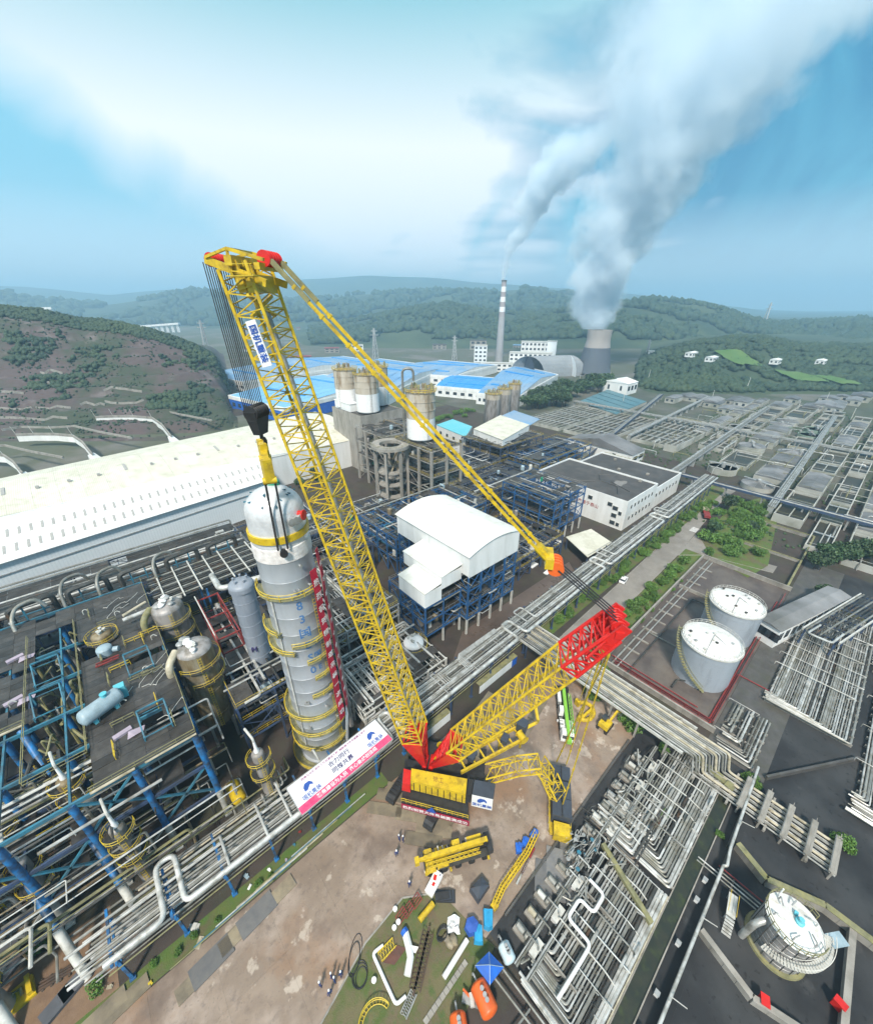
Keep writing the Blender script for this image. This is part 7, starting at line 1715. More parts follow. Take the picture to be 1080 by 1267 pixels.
for i, (y, r_, m_) in enumerate(((6.1, .14, 'pipe_white'), (5.8, .1, 'pipe_grey'), (7.7, .16, 'pipe_grey'), (8.0, .1, 'pipe_white'))):
    t = thing('header_pipe', 'straight header pipe along the back of the pump row', 'pipe', (20, y, 0), 'header pipes of the pump row'); part('pipe', MB().tube([(21, y, 1.3), (66, y + .3, 1.3)], r_, 8), m_, t)
    q = MB(); [q.box((23 + k * 4, y, 0), (.15, .15, 1.2)) for k in range(11)]; part('stands', q, 'steel', t)
for i, (x, y) in enumerate(((37.4, 9.2), (38.8, 8.0), (40.3, 9.8), (36.4, 7.6), (41.2, 8.4), (39.4, 10.8))):
    t = thing('valve_station', ORD[i] + ' tangle of small pipes and hand wheels in the gap of the pump row', 'valves', (x, y, 0), 'valve stations')
    for k in range(7):
        a, b, z = x + g_.uniform(-1, 1), y + g_.uniform(-1, 1), g_.uniform(.5, 2.2); part('pipe', MB().pipe([(a, b, .1), (a, b, z), (a + g_.uniform(-1.5, 1.5), b, z), (a + g_.uniform(-1.5, 1.5), b + g_.uniform(-1, 1), z)], .07, 6), g_.choice(('pipe_white', 'steel', 'pipe_grey')), t)
    for k in range(3): part('hand_wheel', MB().lathe([(.1, 0), (.32, .02), (.32, .08), (.1, .1)], (x + g_.uniform(-1, 1), y + g_.uniform(-1, 1), g_.uniform(1, 2)), 10), g_.choice(('teal', 'pipe_dark', 'steel', 'steel')), t)
for i in range(22):
    x, y = g_.uniform(22, 66), g_.uniform(4.6, 11.6)
    t = thing('small_pipe_stub', 'short cranked pipe among the pumps', 'pipe', (x, y, 0), 'cranked pipes among the pumps')
    part('pipe', MB().pipe([(x, y, 0), (x, y, 1.6), (x + g_.uniform(-3, 3), y, 1.6), (x + g_.uniform(-3, 3), y + g_.uniform(-2, 2), 1.6)], g_.choice((.06, .09, .12)), 6), g_.choice(('pipe_white', 'pipe_grey', 'pipe_dark')), t)
# long thin pipes crossing at the bottom
for i, pts in enumerate(((P(615, 1190, 1.2), P(690, 1290, 1.2)), (P(600, 1195, 1.2), P(665, 1280, 1.2)), (P(655, 1250, 1), P(625, 1290, 1)))):
    t = thing('thin_floor_pipe', ('long thin pipe beside the blue canopy, right one', 'long thin pipe beside the blue canopy, left one', 'thin pipe crossing the dark floor by the orange tank')[i], 'pipe', tuple(pts[0])); part('pipe', MB().tube(pts, .13, 7), 'pipe_grey', t); part('stand', MB().box((pts[0].x, pts[0].y, 0), (.15, .15, 1.1)), 'steel', t)

# ------------------------------------------------------------------ vehicles
def wheel(parent, c, r, w, ax):
    part('wheel', MB().lathe([(r * .55, -w / 2), (r * .95, -w / 2), (r, -w * .3), (r, w * .3), (r * .95, w / 2), (r * .55, w / 2)], c, 16, axis=ax).lathe([(.02, -w * .3), (r * .5, -w * .28), (r * .55, w * .3), (.02, w * .35)], c, 12, axis=ax, mi=1), ['tyre', 'steel'], parent)
def truck_crane(name, label, A, B, w, body, boomc, cabm, n_ax=5, lead=1.0, flip=1):
    """a telescopic truck crane travelling folded, from tail A to nose B"""
    A, B = Vector(A), Vector(B); A.z = B.z = 0; d = (B - A); L_ = d.length; d.normalize(); s = V(-d.y, d.x, 0)
    def q(f, l, z): return A + d * (L_ * f) + s * l + V(0, 0, z)
    def bx(mb, f0, f1, l0, l1, z0, z1, tp=0.0): return mb.hexa([q(f0, l0, z0), q(f1, l0, z0), q(f1, l1, z0), q(f0, l1, z0)], [q(f0 + tp * .02, l0 * (1 - tp * .15), z1), q(f1 - tp * .02, l0 * (1 - tp * .15), z1), q(f1 - tp * .02, l1 * (1 - tp * .15), z1), q(f0 + tp * .02, l1 * (1 - tp * .15), z1)])
    t = thing(name, label, 'truck crane', tuple(A))
    h = w / 2
    part('chassis', bx(MB(), 0, .98, -h * .8, h * .8, .75, 1.25), 'black', t)
    m = MB(); bx(m, .05, .80, -h, -h * .3, 1.25, 1.55); bx(m, .05, .80, h * .3, h, 1.25, 1.55); part('deck', m, 'pipe_dark', t)
    part('drive_cab', bx(bx(MB(), .84, 1.0, -h, h, .7, 1.5), .85, .99, -h, h, 1.5, 2.7, 1.0), cabm, t)
    part('windscreen', bx(MB(), .992, 1.004, -h * .8, h * .8, 1.65, 2.4), 'glass', t)
    part('turntable', MB().lathe([(1.1, 1.25), (1.1, 1.6)], q(.36, 0, 0), 18), 'black', t)
    m = MB(); bx(m, .12, .34, -h * .95, -h * .45, 1.6, 2.5); bx(m, .66, .82, -h * .95, h * .95, 1.3, 1.9); part('upper_works', m, body, t)
    part('operator_cab', bx(MB(), .44, .58, -h * 1.02, -h * .35, 1.5, 3.0, .8), cabm, t); part('cab_glass', bx(MB(), .45, .575, -h * 1.05, -h * 1.03, 2.0, 2.8), 'glass', t)
    part('counterweight', bx(MB(), .0, .08, -h * .95, h * .95, 1.3, 2.4), 'black', t)
    m = MB()
    for i in range(9): bx(m, .2 + i * .07, .215 + i * .07, -h * 1.0, -h * .5, 1.56, 1.66 + .3 * (i % 3))
    part('deck_gear', m, 'white_steel' if body == 'yellow' else 'steel', t)
    for i, (k, z0) in enumerate(((.8, 0), (.66, .08), (.52, .16))):
        part('boom_tube', MB().hexa([q(.06, -.42 * k, 2.5 + z0), q(.06, .42 * k, 2.5 + z0), q(.06, .42 * k, 3.4 - z0), q(.06, -.42 * k, 3.4 - z0)], [q(.92 + i * .07, -.42 * k, 2.35 + z0), q(.92 + i * .07, .42 * k, 2.35 + z0), q(.92 + i * .07, .42 * k, 3.2 - z0), q(.92 + i * .07, -.42 * k, 3.2 - z0)]), boomc, t)
    part('boom_head', bx(MB(), 1.06, 1.12, -.45, .45, 2.2, 3.2), boomc, t)
    part('jib_lattice', lattice_box(q(.2, h * .8, 3.0), q(.98, h * .75, 2.8), .55, .5, 12), boomc, t)
    part('lift_cylinder', MB().tube([q(.46, 0, 1.7), q(.68, 0, 2.5)], .2, 10), 'steel', t)
    part('winch', MB().lathe([(.5, -.6), (.35, -.5), (.35, .5), (.5, .6)], q(.1, 0, 2.9), 14, axis=s), 'black', t)
    for f in (.06, .62):
        m = MB(); bx(m, f, f + .03, -h * 1.25, h * 1.25, .6, .95); part('outrigger', m, body, t)
    for i in range(n_ax):
        f = .12 + .8 * i / (n_ax - 1)
        for l in (-h * .86, h * .86): wheel(t, q(f, l, .55), .55, .42, s)
    for l in (-h * .7, h * .7): part('headlight', bx(MB(), 1.0, 1.006, l - .15, l + .15, 1.0, 1.25), 'white_paint', t)
    return t
def lattice_box(a, b, w, h, n):
    a, b = Vector(a), Vector(b); d = b - a; u = d.cross(V(0, 0, 1)).normalized() * w / 2; k = V(0, 0, h / 2); cs = [-u - k, u - k, u + k, -u + k]; mb = MB()
    for c in cs: mb.bar(a + c, b + c, .09)
    for i in range(n):
        p, r = a + d * (i / n), a + d * ((i + 1) / n)
        for j in range(4): mb.bar(p + cs[j], r + cs[(j + 1) % 4], .06)
    return mb
truck_crane('truck_crane', 'yellow truck crane parked with folded boom beside the crawler crane', P(606, 1049, 0), P(524, 1074, 0), 2.8, 'yellow', 'yellow', 'yellow')
truck_crane('truck_crane', 'white and lime green truck crane parked near the bushes behind the counterweight', P(694, 858, 0), P(701, 921, 0), 2.7, 'white_paint', 'lime', 'white_paint')
def car(label, p, ang, m, L_=4.4, w=1.8, pick=False):
    t = thing('pickup_truck' if pick else 'parked_car', label, 'truck' if pick else 'car', tuple(p)); co, si = cos(ang), sin(ang)
    def q(x, y, z): return (p.x + x * co - y * si, p.y + x * si + y * co, z)
    def loft(mb, secs):
        for (x0, w0, z0, z1), (x1, w1, a0, a1) in zip(secs, secs[1:]): mb.hexa([q(x0, -w0, z0), q(x1, -w1, a0), q(x1, w1, a0), q(x0, w0, z0)], [q(x0, -w0, z1), q(x1, -w1, a1), q(x1, w1, a1), q(x0, w0, z1)])
        return mb
    h, l = w / 2, L_ / 2
    part('body', loft(MB(), [(-l, h * .86, .35, .8), (-l * .85, h, .3, .95), (l * .5, h, .3, .92), (l * .9, h * .95, .3, .75), (l, h * .8, .35, .65)]), m, t)
    part('cabin', MB().hexa([q(-l * .8, -h * .92, .93), q(l * .4, -h * .92, .9), q(l * .4, h * .92, .9), q(-l * .8, h * .92, .93)], [q(-l * .6, -h * .75, 1.42), q(l * .1, -h * .75, 1.42), q(l * .1, h * .75, 1.42), q(-l * .6, h * .75, 1.42)]), 'glass', t)
    part('roof', MB().hexa([q(-l * .6, -h * .75, 1.425), q(l * .1, -h * .75, 1.425), q(l * .1, h * .75, 1.425), q(-l * .6, h * .75, 1.425)], [q(-l * .58, -h * .72, 1.47), q(l * .08, -h * .72, 1.47), q(l * .08, h * .72, 1.47), q(-l * .58, h * .72, 1.47)]), m, t)
    for x in (-l * .62, l * .62):
        for y in (-h * .9, h * .9): wheel(t, q(x, y, .33), .33, .22, V(-si, co, 0))
    for y in (-h * .65, h * .65): part('headlight', MB().box(q(l * .97, y, .55), (.12, .3, .14), ang), 'white_paint', t)
    return t
pc = P(771, 719, 0); car('white car parked on the grey road beside the shrubs', V(pc.x, pc.y, .05), .15, 'white_paint')
pc = P(873, 640, 0); t = thing('flatbed_truck', 'dull red flatbed truck stopped at the road bend', 'truck', (pc.x, pc.y, .05))
part('bed', MB().box((pc.x, pc.y, 1.0), (6, 2.3, .9), .4), 'red_rail', t); part('cab', MB().box((pc.x + 4, pc.y + 1.7, .6), (1.9, 2.2, 2.0), .4), 'pipe_cream', t)
for k in (-2, 0, 3.8): wheel(t, (pc.x + k * .92 - 1 * .39, pc.y + k * .39 + .92, .5), .5, .3, V(-.39, .92, 0)); wheel(t, (pc.x + k * .92 + .39, pc.y + k * .39 - .92, .5), .5, .3, V(-.39, .92, 0))
# yellow machine by the pump row (small excavator with folded arm)
p = P(748, 900, 0); t = thing('excavator', 'small yellow excavator working at the yard corner under the pipe rack', 'excavator', (p.x, p.y, 0))
for s_ in (-.9, .9): part('track', MB().box((p.x, p.y + s_, .05), (3.2, .5, .7)), 'black', t)
part('house', MB().box((p.x - .3, p.y, .85), (2.2, 2.0, 1.1)), 'yellow', t); part('cab', MB().box((p.x + .3, p.y + .5, 1.2), (1.2, 1.0, 1.5)), 'glass', t)
part('arm', MB().bar((p.x + .6, p.y - .4, 1.6), (p.x + 2.8, p.y - .7, 3.4), .35, .5).bar((p.x + 2.8, p.y - .7, 3.4), (p.x + 4.6, p.y - .9, 1.6), .3, .4), 'yellow', t); part('bucket', MB().box((p.x + 4.7, p.y - .9, .7), (.9, .9, .8)), 'steel', t)
# yellow knuckle boom on the ground right of the yard
for i, (pts, w_, lb) in enumerate((([(640, 1072), (622, 1098), (612, 1120)], .5, 'long yellow jib section lying on the ground by the pump kerb'), ([(664, 1030), (652, 1055), (640, 1072)], .35, 'thin yellow jib section lying behind the counterweight tray'))):
    q = [P(*a, .8) for a in pts]; t = thing('jib_section', lb, 'crane jib', tuple(q[0]))
    for a, b in zip(q, q[1:]): part('lattice', lattice_box(a, b, .8, .7, 6), 'yellow', t); part('inner_tube', MB().bar(a, b, w_ * .6), 'yellow', t)
    part('foot', MB().box((q[-1].x, q[-1].y, 0), (.9, .9, .7)), 'yellow', t)
for i, (px, py, m_) in enumerate(((661, 1050, 'red_rail'), (655, 1062, 'pipe_white'))):
    a, b = P(px, py, .3), P(px - 16, py + 32, .3); t = solo('long_pipe', MB().tube([a, b], .16, 8), m_, ('dull red pipe lying beside the grey road plates', 'white pipe lying beside the dull red pipe')[i], 'pipe')
for i, (px, py) in enumerate(((660, 1035), (649, 1045), (641, 1052))):
    p = P(px, py, 0); t = solo('blue_bundle', MB().box((p.x, p.y, .08), (1.3, .9, .8), .4 * i).box((p.x + .4, p.y, .88), (.6, .7, .25), .3), 'tarp_blue', 'blue wrapped bundle among the gear right of the yard', 'bundle', 'blue bundles right of the yard')
# steel road plates
pl = MB().box((0, 0, 0), (6.2, 1.9, .16)).mesh('road_plate', 'mat_tan'); pl2 = MB().box((0, 0, 0), (5.2, 2.6, .18)).mesh('road_plate', mat('grey steel road plate', (.13, .13, .135), .5, col2=(.17, .165, .16), vary=.25))
k = 0
for px, py, rz, m_ in ((487, 985, -.85, pl), (499, 977, -.85, pl), (511, 1010, -.85, pl), (524, 1040, -.85, pl), (537, 1028, -.85, pl), (556, 1014, -.2, pl), (476, 1002, -.85, pl), (300, 1150, .1, pl), (288, 1160, .1, pl), (262, 1190, .1, pl2), (318, 1132, .1, pl2), (340, 1112, .1, pl), (250, 1205, .1, pl), (150, 1245, .1, pl), (120, 1262, .1, pl),
                      (686, 1073, .6, pl2), (703, 1062, .6, pl2), (672, 1090, .6, pl2), (700, 1092, .7, pl2), (650, 905, .2, pl), (626, 890, .2, pl), (600, 870, .2, pl), (585, 890, .2, pl), (665, 878, .2, pl)):
    p = P(px, py, .1); o = place('road_plate', m_, None, (p.x, p.y, .095 + .01 * (k % 4)), rz); k += 1
    tag(o, ('tan' if m_ is pl else 'grey') + ' steel road plate lying ' + ('at the far yard behind the crane' if py < 930 else 'in the paving beside the crane tracks' if px > 460 and py < 1045 else 'below the counterweight tray' if px > 600 else 'by the soil in the bottom left corner' if px < 200 else 'along the verge of the left rack'), 'road plate', 'tan road plates' if m_ is pl else 'grey road plates')
# ------------------------------------------------------------------ goods on the lawn and round it
def gp(px, py, z=0.1): return P(px, py, z)
def tubes(name, label, pix_, r, m, z=.1, bend=None, cat='pipe'):
    return solo(name, MB().pipe([P(a, b, z + r) for a, b in pix_], r, 10, bend), m, label, cat)
tubes('bent_pipe', 'white pipe with two elbows lying along the left edge of the lawn', [(474, 1170), (461, 1180), (478, 1218), (490, 1244), (502, 1233)], .22, 'white_paint', bend=.5)
tubes('white_pipe', 'straight white pipe with capped ends lying at the right of the lawn', [(578, 1163), (549, 1210)], .34, 'white_paint')
tubes('yellow_pipe', 'short yellow pipe lying below the white tarpaulin chest', [(536, 1118), (519, 1139)], .42, 'yellow')
t = thing('truss_bundle', 'rusty dark lattice steel bundle lying across the lawn', 'steel bundle', tuple(gp(520, 1195)))
part('lattice', lattice_box(P(530, 1153, .5), P(513, 1225, .5), 1.5, .7, 12), mat('rusted steel', (.10, .06, .04), .8, col2=(.06, .045, .035)), t)
for k in (-.5, 0, .5): part('bar', MB().bar(P(530, 1153, .6) + V(k, k * .6, 0), P(513, 1225, .6) + V(k, k * .6, 0), .28), mat('rusted steel', (0, 0, 0)), t)
t = thing('chain_heap', 'bent grey steel sling mesh at the near end of the rusty bundle', 'steel mesh', tuple(gp(505, 1245)))
part('lattice', lattice_box(P(512, 1228, .3), P(499, 1258, .3), .9, .3, 9), 'steel', t)
t = thing('wrapped_bundle', 'long white wrapped bundle with a blue end on the lawn', 'bundle', tuple(gp(507, 1180)))
part('wrap', MB().tube([P(a, b, .5) for a, b in ((501, 1153), (506, 1172), (508, 1185), (504, 1208))], .5, 7), 'white_paint', t)
part('loose_flap', MB().add([P(508, 1170, .9)[:], P(518, 1172, .5)[:], P(514, 1180, .4)[:], P(508, 1178, .8)[:]], [(0, 1, 2, 3)]), 'white_paint', t)
part('blue_end', MB().tube([P(499, 1151, .55), P(502, 1156, .55)], .52, 7), 'tarp_blue', t)
t = thing('sheet_pile', 'crumpled white plastic sheet at the top right of the lawn', 'plastic sheet', tuple(gp(562, 1145)))
g_ = random.Random(77); pts = []
for i in range(7):
    for j in range(6):
        q = P(553 + i * 2.6 + g_.uniform(-1, 1), 1133 + j * 4.2 + g_.uniform(-1, 1) + abs(i - 3) * 1.2, .15); pts.append((q.x, q.y, .15 + g_.uniform(0, .6)))
part('sheet', MB().add(pts, [(i * 6 + j, i * 6 + j + 1, (i + 1) * 6 + j + 1, (i + 1) * 6 + j) for i in range(6) for j in range(5)]), 'white_paint', t)
t = thing('sack_pile', 'brown crumpled sack heap beside the white sheet', 'sacks', tuple(gp(556, 1165)))
for k in range(5): p = P(552 + k * 2.5, 1165 + (k % 3) * 4 - 4, .3); part('sack', MB().lathe([(.05, -.5), (.42, -.4), (.5, 0), (.42, .4), (.05, .5)], tuple(p), 9, axis=V(cos(k), sin(k), .2)), 'mat_tan', t)
t = thing('hose_coil', 'dark hose coil standing between the rusty bundle and the white sheet', 'hose', tuple(gp(547, 1153)))
for k in range(5): c = P(547, 1153 + k, .3 + .12 * k); part('turn', MB().tube([(c.x + .85 * cos(a), c.y + .55 * sin(a), c.z) for a in [i * .42 for i in range(16)]], .09, 5, cap=False), 'pipe_dark', t)
t = thing('white_chest', 'white covered chest with red marks at the corner of the lawn', 'chest', tuple(gp(537, 1095)))
a_ = math.atan2((P(541, 1086) - P(531, 1106)).y, (P(541, 1086) - P(531, 1106)).x); c = P(537, 1096, 0)
part('box', MB().box((c.x, c.y, .03), (3.0, 1.3, .9), a_).box((c.x, c.y, .93), (3.1, 1.4, .1), a_), 'white_paint', t)
part('red_mark', MB().box((c.x + .5, c.y + .35, 1.032), (.7, .5, .02), a_ + .3).box((c.x - .2, c.y - .1, 1.032), (.5, .4, .02), a_), 'red', t)
t = thing('dark_mats', 'pile of black folded mats at the top of the lawn', 'mats', tuple(gp(551, 1110)))
a_ = -.75
for k in range(5): c = P(551 - k, 1110 + k * .6, 0); part('mat', MB().box((c.x, c.y, .1 + k * .2), (3.0 - .2 * k, 1.5 - .16 * k, .18), a_ + .05 * k), 'slate' if k % 2 else 'black', t)
t = thing('covered_cargo', 'dark grey tarpaulin covered cargo standing alone on the yard', 'cargo', tuple(gp(593, 1100)))
q4 = [P(a, b, 1.2) for a, b in ((582, 1099), (596, 1084), (605, 1095), (592, 1114))]; cc_ = sum(q4, V(0, 0, 0)) / 4
part('tarpaulin', MB().hexa([(p.x + (p.x - cc_.x) * .12, p.y + (p.y - cc_.y) * .12, .09) for p in q4], [(p.x, p.y, 1.15) for p in q4]).add([(p.x, p.y, 1.152) for p in q4] + [(cc_.x, cc_.y, 1.5)], [(0, 1, 4), (1, 2, 4), (2, 3, 4), (3, 0, 4)]), 'slate', t)
part('rope', MB().bar(q4[0] + V(0, 0, .06), q4[2] + V(0, 0, .06), .06).bar(q4[1] + V(0, 0, .06), q4[3] + V(0, 0, .06), .06), 'pipe_dark', t)
for i, (px, py, m_, lb, w) in enumerate(((583, 1148, 'print_blue', 'deep blue tarpaulin heap left of the cyan covers', 1.5), (592, 1158, 'tarp_cyan', 'cyan sheet cover nearest the blue canopy', 1.6), (604, 1139, 'tarp_cyan', 'cyan sheet cover next to the yellow jib foot', 1.7))):
    p = P(px, py, 0); t = thing('sheet_cover', lb, 'cover', tuple(p)); b = MB(); g = random.Random(i)
    ring_ = [(p.x + w * .75 * cos(a) * g.uniform(.85, 1.1), p.y + w * .75 * sin(a) * g.uniform(.85, 1.1)) for a in ((.2, .75, 1.4, 3.3, 3.9, 4.5) if i else [k * 1.047 + .5 for k in range(6)])]
    n_ = 6; vs = [(x, y, .09) for x, y in ring_] + [(p.x + (x - p.x) * .85, p.y + (y - p.y) * .85, .9 + g.uniform(-.1, .25)) for x, y in ring_] + [(p.x, p.y, 1.05)]
    b.add(vs, [(k, (k + 1) % 6, 6 + (k + 1) % 6, 6 + k) for k in range(6)] + [(6 + k, 6 + (k + 1) % 6, 12) for k in range(6)]); part('sheet', b, m_, t)
    part('pallet', MB().box((p.x, p.y, .01), (1.4, 1.2, .14), .3), 'mat_tan', t)
t = thing('blue_canopy', 'square blue canopy tent with white seams beside the orange tank', 'tent', tuple(gp(605, 1197, 2)))
q4 = [P(a, b, 2.2) for a, b in ((605, 1178), (588, 1195), (606, 1219), (623, 1197))]; cc_ = sum(q4, V(0, 0, 0)) / 4 + V(0, 0, .75)
for i in range(4):
    a, b = q4[i], q4[(i + 1) % 4]; part('roof_panel', MB().add([tuple(a), tuple(b), tuple(cc_), tuple(a - V(0, 0, .06)), tuple(b - V(0, 0, .06)), tuple(cc_ - V(0, 0, .06))], [(0, 1, 2), (5, 4, 3), (0, 3, 4, 1), (1, 4, 5, 2), (2, 5, 3, 0)]), 'tarp_blue', t)
    part('seam', MB().bar(a, cc_ + V(0, 0, .01), .06), 'sky_blue', t); part('valance', MB().bar(a - V(0, 0, .15), b - V(0, 0, .15), .03, .3), 'tarp_blue', t); part('pole', MB().bar((a.x, a.y, 0), a, .07), 'steel', t)
def htank(name, label, A, B, r, m, z):
    A, B = Vector(A), Vector(B); t = thing(name, label, 'tank', (A.x, A.y, 0)); L_ = (B - A).length; d = (B - A).normalized(); k = r * .45
    part('shell', MB().lathe([(r * sin(i / 6 * 1.57), -k * cos(i / 6 * 1.57)) for i in range(7)] + [(r, L_)] + [(r * cos(i / 6 * 1.57), L_ + k * sin(i / 6 * 1.57)) for i in range(1, 7)], A, 24, axis=d), m, t)
    for f in (.2, .8): c = A + d * L_ * f; part('saddle', MB().box((c.x, c.y, 0), (.5, r * 1.7, z), math.atan2(d.y, d.x)), 'concrete', t)
    for f in (.25, .5, .7): c = A + d * L_ * f; part('top_nozzle', MB().lathe([(.16, 0), (.16, .3), (.26, .3), (.26, .42)], c + V(0, 0, r * .97), 10), 'steel', t)
    part('end_pipe', MB().pipe([A - d * k, A - d * (k + .8), A - d * (k + .8) + V(0, 0, -.9)], .12, 7), 'steel', t)
    return t
htank('orange_tank', 'bright orange horizontal tank on the dark floor below the blue canopy', P(592, 1220, 1.5), P(606, 1252, 1.5), 1.15, 'orange', .5)
htank('orange_tank', 'second orange tank cut by the bottom picture edge', P(566, 1258, 1.4), P(570, 1285, 1.4), 1.05, 'orange', .5)
htank('pale_tank', 'small pale blue horizontal tank beside the blue canopy', P(623, 1170, 1.3), P(631, 1188, 1.3), .85, mat('pale ice paint', (.55, .68, .74), .45), .5)
t = thing('pump_skid', 'grey pump skid with orange pipe beside the orange tank', 'pump', tuple(gp(585, 1240)))
p = P(584, 1240, 0); part('base', MB().box((p.x, p.y, .02), (.9, 2.6, .4), .6), 'steel', t); part('motor', MB().tube([(p.x - .4, p.y - .5, .8), (p.x + .3, p.y + .5, .8)], .35, 10), 'white_steel', t); part('orange_pipe', MB().tube([P(573, 1224, .8), P(583, 1236, .8)], .14, 7), 'orange', t)
t = thing('kerb_trough', 'pale stone edging strip along the right of the lawn', 'edging', tuple(gp(550, 1225)))
a, b = P(577, 1190, .1), P(525, 1267, .1); d = b - a; n_ = 11
em = MB().box((0, 0, 0), (d.length / n_ - .05, .6, .2)).mesh('edging_stone', 'concrete')
for i in range(n_): c = a + d * ((i + .5) / n_); place('edging_stone', em, t, (c.x, c.y, .08), math.atan2(d.y, d.x))
t = thing('cable_coils', 'black cable coils lying where the yard meets the lawn', 'cable', tuple(gp(447, 1200)))
for k, (px, py, r1, r2) in enumerate(((440, 1180, 2.0, .8), (446, 1208, 1.2, .9), (447, 1210, 1.0, .75), (445, 1206, 1.3, 1.0), (438, 1187, 1.7, .7))):
    c = P(px, py, .14 + k * .03); part('loop', MB().tube([(c.x + (r1 * cos(a)) * .7 - (r2 * sin(a)) * .7, c.y + (r1 * cos(a)) * .7 + (r2 * sin(a)) * .7, c.z + .02 * sin(3 * a)) for a in [i * .3142 for i in range(21)]], .06, 5, cap=False), 'black', t)
t = thing('curved_guard_rail', 'curved yellow guard rail lying at the bottom of the lawn', 'rail', tuple(gp(465, 1258)))
c = P(466, 1270, .5); q = MB()
for r, z in ((2.2, .3), (1.8, .3), (2.2, 1.0)): q.tube([(c.x + r * cos(a), c.y + r * sin(a), z) for a in [.2 + i * .2 for i in range(13)]], .06, 5)
for i in range(13): a = .2 + i * .2; q.bar((c.x + 2.2 * cos(a), c.y + 2.2 * sin(a), .3), (c.x + 1.8 * cos(a), c.y + 1.8 * sin(a), .3), .05); q.bar((c.x + 2.2 * cos(a), c.y + 2.2 * sin(a), .3), (c.x + 2.2 * cos(a), c.y + 2.2 * sin(a), 1.0), .05)
part('rail', q, 'yellow_rail', t)
t = thing('yellow_guard', 'yellow ladder guard lying on the brown plate at the left of the lawn', 'rail', tuple(gp(476, 1180)))
part('lattice', lattice_box(P(470, 1185, .3), P(488, 1166, .3), 1.0, .4, 6), 'yellow_rail', t)
p = P(485, 1180, .1); solo('rust_plate', MB().prism([(P(a, b).x, P(a, b).y) for a, b in ((474, 1192), (490, 1170), (503, 1174), (488, 1195))], .101, .16), mat('rust red sheet', (.13, .055, .04), .8, col2=(.09, .045, .035)), 'rust red sheet lying on the lawn under the yellow ladder guard', 'sheet')
for i, (px, py) in enumerate(((497, 1135), (505, 1128), (515, 1117))):
    t = thing('red_stand', 'dark red steel stand on the left border of the lawn', 'stand', tuple(gp(px, py)), 'red stands by the lawn'); p = P(px, py, 0)
    for k in range(4): part('bar', MB().bar((p.x - .7, p.y + k * .35 - .5, .1), (p.x + .7, p.y + k * .35 - .5, .9), .1), 'red_rail', t)
    part('top_bar', MB().bar((p.x + .7, p.y - .6, .9), (p.x + .7, p.y + .6, .9), .1), 'red_rail', t); part('foot_bar', MB().bar((p.x - .7, p.y - .6, .15), (p.x - .7, p.y + .6, .15), .1), 'red_rail', t)
for i, (px, py) in enumerate(((489, 1127), (488, 1150), (493, 1143), (463, 1215))):
    p = P(px, py, 0); solo('paint_tub', MB().lathe([(.26, .08), (.32, .6), (.34, .62), (.3, .64), (.02, .64)], (p.x, p.y, 0), 12), 'white_paint', 'white paint tub standing by the lawn kerb', 'tub', 'white tubs by the lawn kerb')
# debris along the verge below the left rack
g_ = random.Random(90)
for i, (px, py, s, m_) in enumerate(((309, 1098, .7, 'white_paint'), (333, 1077, .6, 'white_paint'), (305, 1085, .9, 'sky_blue'), (354, 1065, .5, 'lilac'), (240, 1148, 1.5, 'white_steel'), (247, 1167, 1.3, 'pipe_cream'), (185, 1218, .8, 'yellow_rail'), (364, 1046, .5, 'teal'), (136, 1222, .7, 'pipe_cream'), (371, 1030, .5, 'red_rail'))):
    p = P(px, py, .05); t = solo('scrap_board', MB().box((p.x, p.y, .06), (s, s * .5, .12), g_.uniform(0, 3)).box((p.x + .1, p.y, .18), (s * .5, s * .4, .1), g_.uniform(0, 3)), m_, ('white crate lid on the grass by the rack', 'small white board on the verge under the banner', 'pale blue box lid beside the grass strip', 'lilac scrap on the verge near the banner', 'long white offcut in the grass strip', 'cream board by the broken plates', 'yellow twisted scrap at the near end of the verge', 'teal scrap right below the banner', 'cream lump at the near end of the rack', 'red scrap under the left end of the banner')[i], 'scrap')
# yellow hook frame and slabs in the bottom left corner
t = thing('yellow_cradle', 'yellow steel cradle block lying in the bottom left corner', 'cradle', tuple(P(22, 1235)))
c = P(24, 1236, 0); a_ = .15
part('base', MB().box((c.x, c.y, .03), (3.2, 2.6, .5), a_), 'yellow', t); part('wall', MB().box((c.x - 1.2, c.y, .53), (.5, 2.4, .7), a_).box((c.x + 1.2, c.y + .3, .53), (.5, 2.4, .7), a_), 'yellow', t)
part('hook', MB().tube([(c.x - .6, c.y - .4, .6), (c.x - .3, c.y + .6, .9), (c.x + .4, c.y + .5, .9), (c.x + .5, c.y - .2, .6)], .2, 8), 'pipe_moss', t)
for i, (px, py, rz) in enumerate(((72, 1245, .4), (95, 1218, .35), (10, 1175, .6), (8, 1205, .6))):
    p = P(px, py, 0); solo('concrete_slab_block', MB().box((p.x, p.y, .02), (3.2, 1.8, .55), rz), mat('slate concrete', (.10, .105, .12), .75, vary=.2), ('grey slab lying right of the yellow cradle', 'grey slab lying against the green bush', 'grey slab above the yellow cradle at the left edge', 'grey slab left of the yellow cradle')[i], 'slab')
t = thing('rail_beams', 'dark rusty rails bundled on the soil in the bottom left corner', 'rails', tuple(P(80, 1200)))
for k in range(3): part('rail', MB().bar(P(48, 1218 + k * 4, .3), P(112, 1182 + k * 3, .3), .22, .3), mat('rusted steel', (0, 0, 0)), t)
for k in range(6): p = P(52 + k * 11, 1220 - k * 6, .15); part('sleeper', MB().box((p.x, p.y, .02), (.25, 1.4, .22), .1), 'bark', t)
